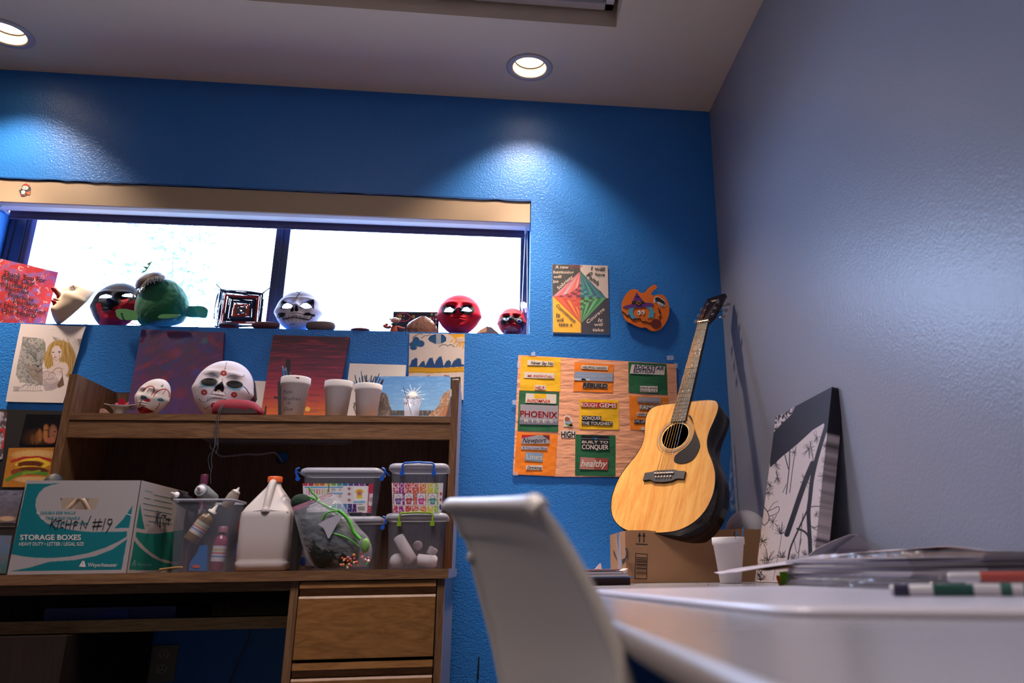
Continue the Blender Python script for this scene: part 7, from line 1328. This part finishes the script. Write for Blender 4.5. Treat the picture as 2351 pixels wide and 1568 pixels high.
for k in (3, 5, 7, 9, 12, 15, 17):
    v = .65 * (2 ** (-(k - 1) / 12) + 2 ** (-k / 12)) / 2
    for uu in ((-.012, .012) if k == 12 else (0,)): gobj('inlay_dot', lambda b_: b_.lathe([(.0029, .0067), (.0029, .0071)], (uu, v, 0), mat('pearl_dot', 'd2cbbf', .3), (0, 0, 1), 12), fb)
NK_ = mat('neck_dark', '22150f', .3)
def f_neck(b_):
    rings = []
    for v, dpt, k in ((.22, .02, 1), (.289, .024, 1), (.30, .021, 1), (.64, .017, 1), (.655, .016, 1)):
        w_ = fw(min(v, .65)); rings.append([(w_ * math.cos(t), v, -dpt * abs(math.sin(t)) ** .8 + .0005) for t in np.linspace(PI, 2 * PI, 14)])
    b_.loft(rings, NK_, (True, True), True)
gobj('neck', f_neck)
gobj('nut', lambda b_: b_.obox((0, .6525, .006), np.eye(3), (.0222, .0026, .0055), mat('bone', 'd8ccc0', .3)))
tl_ = math.radians(13)
hd = lambda u, s_, w_=0: (u, .655 + s_ * math.cos(tl_) + w_ * math.sin(tl_), .001 - s_ * math.sin(tl_) + w_ * math.cos(tl_))
def f_head(b_):
    q = [(-.0215, 0), (-.0245, .012), (-.033, .028), (-.0345, .06), (-.037, .10), (-.0375, .155), (-.0385, .160), (-.02, .1655), (.0, .170), (.02, .1745), (.031, .178), (.0405, .170), (.0385, .162), (.037, .10), (.0345, .06), (.033, .028), (.0245, .012), (.0215, 0)]
    b_.prism([hd(u, s_, 0) for u, s_ in q], tuple(np.array(hd(0, 0, -.014)) - np.array(hd(0, 0, 0))), mat('headstock_dark', '1a0d12', .2, spec=.6))
hs = gobj('headstock', f_head)
CH = mat('chrome', 'b4b2b4', .18, .95)
for i, s_ in enumerate((.045, .083, .121)):
    for sd in (-1, 1):
        def f_t(b_):
            c = np.array(hd(sd * .0225, s_)); ax = np.array(hd(0, 0, 1)) - np.array(hd(0, 0, 0)); b_.lathe([(.0065, 0), (.0065, .0012), (.003, .0016), (.0028, .010), (.0034, .0102), (.0030, .012)], c, CH, ax, 14)
            c2 = np.array(hd(sd * .030, s_, -.020)); b_.tube([c2, np.array(hd(sd * .050, s_, -.020))], .0022, CH, 8); b_.obox(np.array(hd(sd * .057, s_, -.020)), (np.array([1, 0, 0]), np.array(hd(0, 1)) - np.array(hd(0, 0)), ax), (.0075, .0075, .003), CH)
        gobj('tuning_machine', f_t, hs)
s_ = Surf(g(*hd(0, .15, .0004)), GA @ (np.array(hd(0, 0, 1)) - np.array(hd(0, 0, 0)))); mb = MB(); mb.text(s_, 'YAMAHA', (380, 203), (488, 178), 22, 0, mat('gold_letter', 'b9b0a6', .3), zU, bold=.02); mb.build('head_lettering', gu)
ST = mat('string_bronze', 'c08a4a', .3, .8); SW = mat('string_steel', 'c8c0b4', .25, .9)
for i in range(6):
    ub, un = -.028 + .0112 * i, -.0175 + .007 * i; sd = -1 if i < 3 else 1; k = i if i < 3 else 5 - i; sp3 = (.045, .083, .121)[k]
    gobj('string', lambda b_: b_.tube([(ub, -.011, .0095), (ub, .001, .0137), (un, .652, .0118), hd(sd * .0225, sp3, .008)], (.0011 - .00012 * i), ST if i < 4 else SW, 5))
# ------------------------------------------------------------------ cup, canvas and the other things on the tables
tc, cc4, R4, r4, h4 = None, None, None, None, None
Yc = -.72; a = PY(1634.5, 1234, Yc); b = PY(1706.5, 1234, Yc); c = PY(1655, 1338, Yc); d = PY(1702, 1338, Yc); R4, r4 = (b[0] - a[0]) / 2, (d[0] - c[0]) / 2; h4 = a[2] - TZ_; cxx = ((a[0] + b[0]) / 2 + (c[0] + d[0]) / 2) / 2
tc = thing('foam_cup', 'white foam cup with three brush handles standing before the carton', 'cup', (cxx, Yc, TZ_))
mb = MB(); mb.lathe([(r4 * .9, .0005), (r4, .002), (r4 + (R4 - r4) * .8, h4 * .83), (R4 * .99, h4 * .84), (R4, h4 * .89), (R4, h4 * .99), (R4 * .985, h4), (R4 * .93, h4), (R4 * .92, h4 * .9), (r4 * .88, .006), (.0005, .006)], (cxx, Yc, TZ_), FOAM, seg=44, caps=(True, False)); mb.build('cup_body', tc)
mb = MB(); cs4 = CylSurf(np.array([cxx, Yc, TZ_]), R4, r4, h4); mb.tube([cs4(*zP(*q), .001) for q in ((1198, 320), (1196, 340), (1188, 355), (1180, 372))], .0009, mat('brown_drip', '5c3424', .4), 5); mb.build('paint_drip', tc)
for q, cc_, lb in (((1196, 270), '1c1c24', 'short black brush handle in the cup by the carton'), ((1222, 265), '1c4c80', 'upright blue brush handle in the cup by the carton'), ((1272, 238), '22609c', 'slanted blue brush handle in the cup by the carton')): brush(lb, (cxx + (q[0] - 1150) / 6000, Yc, TZ_ + .01), PY(*zP(*q), Yc), cc_, None, .0026)
# pine canvas
TLc, TRc, BLc = np.array([.897, -.585, 1.203]), np.array([.9085, -1.005, 1.200]), np.array([.792, -.575, .7075]); TLc = PX(1781, 957, .897); TRc = PX(1910, 888, .9085); BLc = PX(1733, 1338, .792); BLc[2] = .7075; BRc = BLc + (TRc - TLc); BRc[2] = .7075
def pt_pine(p):
    p.z = zQ; K = '1d1a24'; n = fbm(p.x / 20, p.y / 20, 3)
    p.fill([(390, 232), (495, 165), (665, 85), (715, 95), (700, 420), (640, 480), (600, 350), (520, 400), (400, 510), (300, 590), (215, 670), (205, 560), (235, 420), (300, 350), (385, 270)], K); p.mix(p.inside([(245, 295), (390, 232), (385, 290), (240, 420)]) * np.clip((fbm(p.x / 3, p.y / 5, 4) - .42) * 6, 0, 1), '2a2630')
    for q, w in (([(640, 300), (585, 480), (545, 620), (515, 760), (500, 900), (490, 1000), (500, 1200), (505, 1350)], 7), ([(520, 640), (470, 760), (420, 900), (380, 1020), (335, 1150)], 9), ([(480, 980), (420, 1110), (360, 1250), (340, 1360)], 3), ([(410, 1110), (460, 1130), (490, 1170), (500, 1250)], 3.5), ([(355, 540), (350, 680), (330, 860)], 1.6), ([(400, 520), (378, 660), (355, 850)], 1.2), ([(320, 580), (345, 680)], 1.6), ([(330, 790), (305, 850)], 1), ([(500, 480), (525, 640), (485, 760)], 1.2), ([(450, 1000), (430, 1200), (410, 1380)], 1.2), ([(300, 1060), (290, 1200), (235, 1480)], .8), ([(385, 1180), (410, 1290), (440, 1180)], 1), ([(610, 950), (520, 950), (490, 970)], 1.6), ([(600, 1055), (540, 1100), (505, 1090)], 1.6), ([(600, 1100), (560, 1120), (520, 1105)], 1.2), ([(590, 1050), (600, 1140)], 1)): p.line(spl(q, 5), w * 1.35, K)
    p.line(spl([(160, 930), (190, 980), (230, 970), (270, 950), (280, 970), (262, 1000), (210, 1020)], 4), 1.5, K); p.line(spl([(175, 960), (200, 1000), (205, 1050), (170, 1085), (155, 1060)], 4), 1.8, K); p.line(spl([(200, 985), (235, 930), (270, 912)], 4), 1.1, K); p.line(spl([(120, 1320), (130, 1400), (175, 1460)], 4), 1.6, K)
    rs = random.Random(31)
    for (x, y, r, k, up) in ((490, 535, 70, 22, 1), (470, 760, 60, 20, 1), (255, 640, 60, 20, 1), (265, 740, 55, 20, 1), (215, 800, 50, 18, 1), (200, 850, 55, 18, 1), (290, 1150, 70, 22, -1), (235, 1060, 60, 20, 1), (190, 1400, 90, 34, -1), (160, 1200, 60, 24, 1), (300, 1320, 60, 26, -1), (600, 740, 60, 26, 1), (600, 870, 65, 28, 1), (620, 520, 45, 26, 1), (150, 1480, 60, 24, -1), (560, 1200, 50, 22, 1), (380, 1340, 50, 24, -1), (610, 640, 50, 16, 1), (460, 1300, 40, 18, -1), (550, 450, 50, 14, 1), (380, 560, 40, 12, 1), (200, 1340, 90, 20, -1), (545, 1000, 35, 14, 1), (130, 1440, 50, 20, 1)):
        for i in range(k): a = rs.uniform(0, 2 * PI) if up > 0 else rs.uniform(-PI, 0) ; L = r * rs.uniform(.5, 1.1); p.line([(x, y), (x + L * math.cos(a) * .7, y + L * math.sin(a))], 1.0, '26212a', .85)
    for i in range(9): a = i / 9 * PI * 2; p.line([(545, 1195), (545 + 42 * math.cos(a), 1195 + 40 * math.sin(a))], 1.2, K); 
panel('pine_canvas', [TLc, TRc, BRc, BLc], pt_pine, 'bfb1b0', .036, CANVV, label='tall canvas of black pine branches on pale ground leaning on the grey wall', cat='painting', step=.6)
mb = MB(); c = PY(1708, 1212, -.30); mb.ball((c[0] + .005, -.31, c[2] - .02), (.073, .073, .078), mat('white_foam_ball', 'f2eef2', .55), 30); o = mb.build('foam_form', None, 'large smooth white foam form standing in the carton beside the guitar', 'foam form'); 
mb = MB(); mb.lathe([(.05, 0), (.046, .03), (.05, BZ - TZ_ - .03)], (c[0] + .005, -.31, TZ_ + .005), mat('white_foam_ball', 'f2eef2', .55), seg=24); mb.build('foam_base', o)
# crumpled film hanging in the corner
mb = MB(); rs = np.random.RandomState(6); A_ = spl([(1678, 1010), (1676, 1060), (1674, 1110), (1676, 1160), (1682, 1215)], 5); B_ = spl([(1684, 1015), (1696, 1060), (1712, 1110), (1722, 1150), (1735, 1205)], 5); V = []; nu = 8
for a, b in zip(A_, B_):
    for j in range(nu + 1): u = j / nu; q = a * (1 - u) + b * u; V.append(PY(q[0], q[1], -.028 - rs.uniform(0, .02))); V[-1][0] = min(V[-1][0], XR - .004)
mb.add(V, [(i * (nu + 1) + j, i * (nu + 1) + j + 1, (i + 1) * (nu + 1) + j + 1, (i + 1) * (nu + 1) + j) for i in range(len(A_) - 1) for j in range(nu)], BAG, False); mb.build('plastic_film', None, 'crumpled clear film hanging in the corner right of guitar', 'film')
# magazines at the left end of the far table
rs = random.Random(8); zc = TZ_ + .0006
for i, (x1, th, c_, lb) in enumerate(((1436, .018, '3a2022', 'dark maroon book at the bottom of the pile left of the carton'), (1444, .0025, '5c78a8', 'thin blue and white leaflet above the maroon book'), (1430, .007, '8c8890', 'grey edged magazine in the middle of the pile by the carton'), (1418, .006, '2c2a3c', 'dark magazine near the top of the pile by the carton'), (1412, .004, 'a8848a', 'pinkish magazine on top of the pile by the carton'))):
    X1 = PY(x1, 1330, -.60)[0]; X1 = min(X1, BX0 - .004); X0 = .185 + rs.uniform(0, .012); b_ = MB(); yo = rs.uniform(-.01, .01)
    b_.box((X0, -.69 + yo, zc), (X1, -.50 + yo, zc + th), mat('page_edges_' + c_, 'b0aab0' if i in (2, 3) else c_, .7)); b_.box((X0 - .001, -.6905 + yo, zc + th * .82), (X1 + .001, -.4995 + yo, zc + th + .0004), mat('cover_' + c_, c_, .35)); zc += th + .0012; b_.build('magazine', None, lb, 'magazine', 'pile beside the carton')
b_ = MB(); q_ = [PY(*zP(*t), -.66) for t in ((225, 640), (230, 605), (270, 592), (320, 588), (352, 570), (345, 600), (300, 635))]; b_.prism(q_, (0, .09, 0), mat('pink_folded_paper', 'd0b8b4', .5)); b_.slab(SY(-.6605), [(235, 632), (290, 612), (318, 602), (300, 632)], 0, .0004, mat('magenta_print', 'b8285c', .4), zP); b_.build('curled_leaflet', None, 'curled pink and white leaflet on the pile beside the carton', 'leaflet')
b_ = MB(); b_.prism([PY(*zP(*t), -.60) for t in ((84, 582), (130, 530), (138, 532), (144, 584))], (0, .004, 0), WHITE_ART); b_.build('folded_corner', None, 'small pale paper corner sticking up behind the magazine pile', 'paper')
# stack at the right: green card, bagged sheets, papers, markers
b_ = MB(); b_.prism([PY(*zR(*t), -1.18) for t in ((325, 408), (470, 400), (560, 400), (560, 560), (342, 560))], (0, .002, 0), mat('lime_card', '5f9418', .5)); b_.build('green_card', None, 'lime green card standing at the left end of the paper stack', 'card')
b_ = MB(); b_.prism([PY(*zR(*t), -1.176) for t in ((298, 437), (330, 437), (345, 556), (330, 555), (312, 490), (300, 465))], (0, .002, 0), mat('orange_card', 'cf5a1c', .5)); b_.build('orange_card', None, 'orange card edge just left of the lime card', 'card')
SBAG = mat('stack_film', '77757c', .14, alpha=.38, spec=.8, bump=1, bscale=30, bdist=.01)
sk = thing('sheet_stack', 'tall stack of paper sheets in crinkled clear film by the grey wall', 'stack', (.66, -1.5, TZ_ + .009))
b_ = MB(); rs = np.random.RandomState(2); z0 = TZ_ + .0095; base_ = [(.60, -1.38), (.615, -1.58), (.64, -1.80), (.70, -1.90), (.90, -1.95), (.905, -1.38)]
zc = z0
for i in range(13):
    th = .0038; c_ = ['a89fa0', '8c8488', '77707c', 'b0a6a0', '6c6470', '989098'][i % 6]; j = lambda: rs.uniform(-.006, .006); b_.prism([(x + j(), y + j(), zc) for x, y in base_], (0, 0, th * .85), mat('sheet_' + c_, c_, .7)); zc += th
b_.build('paper_sheets', sk, kind='stuff')
F0 = [(.585, -1.40), (.59, -1.56), (.60, -1.70), (.625, -1.84), (.68, -1.90), (.80, -1.93), (.90, -1.95)]; b_ = MB(); V = []; P_ = spl(F0, 8); nv = 9
for x, y in P_:
    for k in range(nv + 1): t = k / nv; V.append((x + .05 * math.sin(t * 1.6) + rs.uniform(-.004, .004), y + .10 * t ** 2 + rs.uniform(-.005, .005), z0 - .001 + .058 * t + rs.uniform(-.0015, .0015)))
b_.add(V, [(i * (nv + 1) + j, (i + 1) * (nv + 1) + j, (i + 1) * (nv + 1) + j + 1, i * (nv + 1) + j + 1) for i in range(len(P_) - 1) for j in range(nv)], SBAG, True); b_.build('clear_film', sk)
zt5 = zc
def sheet(name, label, pxs, Yn, depth, th, m_, cat='paper', wob=.003, seed=1):
    """front edge follows the outline seen, the sheet runs back from it"""
    rs2 = np.random.RandomState(seed); P2 = spl(pxs, 5); V = []; nb = 6
    for i, q in enumerate(P2):
        t = i / (len(P2) - 1); Y = Yn[0] + (Yn[1] - Yn[0]) * t; w0 = PY(q[0], q[1], Y); w0[0] = min(w0[0], XR - .01)
        for k in range(nb + 1):
            s2 = k / nb; V.append((min(XR - .006, w0[0] + .02 * s2), w0[1] + depth * s2, w0[2] + wob * math.sin(6 * s2 + seed + 3 * t) * s2 - .004 * s2))
    n0 = len(V); F = [(i * (nb + 1) + j, (i + 1) * (nb + 1) + j, (i + 1) * (nb + 1) + j + 1, i * (nb + 1) + j + 1) for i in range(len(P2) - 1) for j in range(nb)]
    b2 = MB(); b2.add(V, F, m_, True); o = b2.build(name, None, label, cat); md = o.modifiers.new('t', 'SOLIDIFY'); md.thickness = th; md.offset = -1; return o
PAP = mat('white_sheet', 'c8bcc4', .5)
sheet('top_sheet', 'long curved white sheet on top of the stack, its tip reaching over the cup', [(1690, 1313), (1760, 1301), (1840, 1291), (1910, 1279), (1975, 1268), (2050, 1264), (2110, 1258), (2170, 1254), (2220, 1257), (2270, 1263), (2351, 1264), (2430, 1268)], (-1.34, -1.80), .24, .0012, PAP)
sheet('brown_sheet', 'brown and ochre sheet edge just under the top white sheet', [(1790, 1303), (1850, 1295), (1930, 1283), (2000, 1276), (2100, 1271), (2200, 1268), (2300, 1270), (2430, 1275)], (-1.37, -1.79), .22, .0035, mat('ochre_sheet', '8c5c2c', .6, var=.4, vscale=12), seed=2)
sheet('cream_sheet', 'cream sheet sagging beneath the brown one', [(1880, 1296), (1950, 1287), (2040, 1282), (2140, 1278), (2240, 1277), (2430, 1282)], (-1.39, -1.78), .22, .002, mat('cream_sheet', 'b59c84', .6), seed=3)
sheet('dark_folder', 'dark folder in the middle of the paper stack', [(1900, 1301), (2000, 1291), (2100, 1284), (2200, 1283), (2300, 1284), (2430, 1288)], (-1.41, -1.77), .22, .012, mat('dark_folder', '1f1a24', .5), seed=4)
sheet('lower_sheet', 'pale sheet with one peaked corner near the right of the stack', [(2110, 1316), (2150, 1312), (2168, 1303), (2178, 1287), (2192, 1284), (2210, 1296), (2230, 1303), (2300, 1298), (2351, 1298), (2430, 1300)], (-1.62, -1.68), .15, .0015, mat('pale_green_sheet', 'b4b09c', .6), seed=5)
b_ = MB(); ap = [PY(*q, -1.15) for q in ((1830, 1300), (1870, 1262), (1915, 1240), (1950, 1227), (1968, 1227))]; bp2 = [PY(*q, -1.02) for q in ((1900, 1300), (1930, 1262), (1950, 1245), (1965, 1232), (1970, 1228))]; b_.add([*ap, *bp2], [(i, i + 1, 6 + i, 5 + i) for i in range(4)], mat('white_sheet_b', 'dcd4dc', .6), True)
b_.add([PY(1968, 1227, -1.15), PY(2003, 1262, -1.15), PY(2010, 1300, -1.15), PY(1890, 1300, -1.08), PY(1925, 1258, -1.08)], [(0, 1, 2, 3, 4)], mat('white_sheet_b', 'dcd4dc', .6)); o = b_.build('peaked_paper', None, 'folded white paper standing in a peak behind the stack', 'paper'); md = o.modifiers.new('t', 'SOLIDIFY'); md.thickness = .001
def marker(label, p0, p1, R, bands, body='d4d0d2', capc='dcd6d4'):
    p0 = np.array(p0); p1 = np.array(p1); ax = nrm(p1 - p0); L = np.linalg.norm(p1 - p0); t = thing('marker', label, 'marker', p0 - (0, 0, R))
    b2 = MB(); b2.lathe([(R * .75, 0), (R, .003), (R, L - .002), (R * .9, L)], p0, mat('marker_' + body, body, .3, spec=.6), ax, 20); b2.build('barrel', t)
    for f0, f1, c_ in bands: b2 = MB(); b2.lathe([(R * 1.02, L * f0), (R * 1.02, L * f1)], p0, mat('band_' + c_, c_, .4), ax, 20, (False, False)); b2.build('printed_band', t)
zb5 = TZ_ + .0098
m0 = PZ(2062, 1373, zb5 + .007); m1 = PZ(2430, 1369, zb5 + .007)
m0 = PY(2045, 1366, -2.02); m1 = PY(2480, 1358, -2.12)
for v in (m0, m1): v[2] = zb5 + .0072
marker('white marker with dark green bands lying in front of the stack', m0, m1, .0068, ((.02, .11, '2c2848'), (.24, .46, '0c4c40'), (.60, .66, '2c5c50'), (.72, .80, '0c3c30')))
m0 = PY(2180, 1352, -1.99); m1 = PY(2480, 1343, -2.05)
for v in (m0, m1): v[2] = zb5 + .0205
marker('white marker with red lettering lying behind the green banded one', m0, m1, .006, ((.25, .85, 'c8584c'),))
b_ = MB(); b_.box((.62, -2.01, zb5), (.915, -1.975, zb5 + .0142), mat('sheet_b0a6a0', 'b0a6a0', .7)); b_.build('marker_box', None, 'pale flat box under the red lettered marker', 'box')
for i, (x, y) in enumerate(((898, 690), (990, 700), (1308, 698))): q = PZ(*zP(x, y), TZ_ + .0006); b_ = MB(); b_.ball(q + (0, 0, .0012), (.003, .002, .001), col('6c3038' if i == 2 else '33302e'), 6); b_.build('paint_crumb', None, ['dark crumb on the far table left of the foam cup', 'tiny dark crumb nearest the foam cup base', 'dark red crumb on the far table right of the foam cup'][i], 'crumb')
# ------------------------------------------------------------------ chair
cr = thing('plastic_chair', 'white plastic chair, its curved back cutting in front of the tables', 'chair', (.25, -2.05, 0))
CHM = mat('white_chair_plastic', 'c9c2c0', .38, spec=.45, bump=.04, bscale=300); 
Nr = spl([(1226, 1166), (1246, 1190), (1274, 1236), (1314, 1308), (1348, 1372), (1376, 1436), (1400, 1500), (1416, 1568), (1428, 1660), (1436, 1780), (1440, 1900)], 5)
Nf = spl([(1034, 1166), (1050, 1196), (1062, 1226), (1074, 1240), (1086, 1290), (1104, 1362), (1130, 1462), (1152, 1568), (1176, 1680), (1200, 1790), (1226, 1900)], 5)
yn, yf = -2.285, -1.89; nU = 20; V = []; m_ = min(len(Nr), len(Nf))
for i in range(m_):
    a = PY(*Nr[i], yn + .02 * i / m_); b = PY(*Nf[i], yf)
    for j in range(nU + 1): u = j / nU; q = a * (1 - u) + b * u; bul = .030 * math.sin(PI * u) ** .8; V.append(q + np.array([bul, bul * .2, 0]))
F = [(i * (nU + 1) + j, (i + 1) * (nU + 1) + j, (i + 1) * (nU + 1) + j + 1, i * (nU + 1) + j + 1) for i in range(m_ - 1) for j in range(nU)]
b_ = MB(); b_.add(V, F, CHM, True); o = b_.build('back_shell', cr); md = o.modifiers.new('t', 'SOLIDIFY'); md.thickness = .005; md.offset = 0
# rim: a rounded band along the near side, over the top and down the far side
ro = spl([(1245, 1166), (1270, 1196), (1298, 1238), (1338, 1306), (1374, 1374), (1404, 1438), (1432, 1504), (1452, 1568), (1468, 1660), (1478, 1780), (1484, 1900)], 5)
b_ = MB(); rings = []
for i in range(m_):
    a = PY(*Nr[i], yn + .02 * i / m_); c = PY(*ro[i], yn - .012 + .02 * i / m_); n_ = nrm(np.cross(c - a, (0, .1, 1))); h2 = .0045
    rings.append([a + n_ * h2, a * .5 + c * .5 + n_ * h2 * 1.5, c + n_ * h2 * .8, c + nrm(c - a) * .003, c - n_ * h2 * .8, a * .5 + c * .5 - n_ * h2 * 1.5, a - n_ * h2])
b_.loft(rings, CHM); b_.build('side_rim', cr)
b_ = MB(); tp = []
for j in range(nU + 1): tp.append(np.array(V[j]) + np.array([0, 0, .004]))
c0_ = PY(1237, 1164, yn - .006); pts3 = [c0_ + (0.002, 0, -.002)] + tp + [tp[-1] + np.array([-.004, .004, -.004])]; b_.tube(pts3, [.009] * len(pts3), CHM, 12); b_.build('top_rim', cr)
b_ = MB(); b_.tube([PY(*Nf[i], yf) for i in range(0, m_)], .004, CHM, 8); b_.build('side_rim', cr)
b_ = MB(); b_.ball(PY(1084, 1279, yf - .004), .0075, CHM, 14); b_.build('stacking_peg', cr)
# seat, legs (mostly below the frame)
sa = np.array(V[(m_ - 1) * (nU + 1)]); sb2 = np.array(V[(m_ - 1) * (nU + 1) + nU]); dirv = nrm(np.cross(sb2 - sa, (0, 0, 1))); dirv = dirv if dirv[0] > 0 else -dirv; zs = .45
b_ = MB(); V2 = []
for i in range(12):
    t = i / 11
    for j in range(nU + 1):
        u = j / nU; q = sa * (1 - u) + sb2 * u; q = q + dirv * (t * .40) ; q[2] = q[2] * (1 - min(1, t * 3)) + zs * min(1, t * 3) - .01 * math.sin(PI * u); V2.append(q)
b_.add(V2, [(i * (nU + 1) + j, (i + 1) * (nU + 1) + j, (i + 1) * (nU + 1) + j + 1, i * (nU + 1) + j + 1) for i in range(11) for j in range(nU)], CHM, True); o = b_.build('seat', cr); md = o.modifiers.new('t', 'SOLIDIFY'); md.thickness = .006; md.offset = 0
for t, u in ((.1, .08), (.1, .92), (.9, .08), (.9, .92)):
    q = sa * (1 - u) + sb2 * u + dirv * .40 * t; q[2] = zs - .012; e = q + (dirv * (t - .5) * .1); e[2] = 0; b_ = MB(); b_.tube([q, e], .0125, mat('chair_leg_metal', 'a0a0a4', .3, .9), 12); b_.build('leg', cr)
bpy.context.view_layer.update()
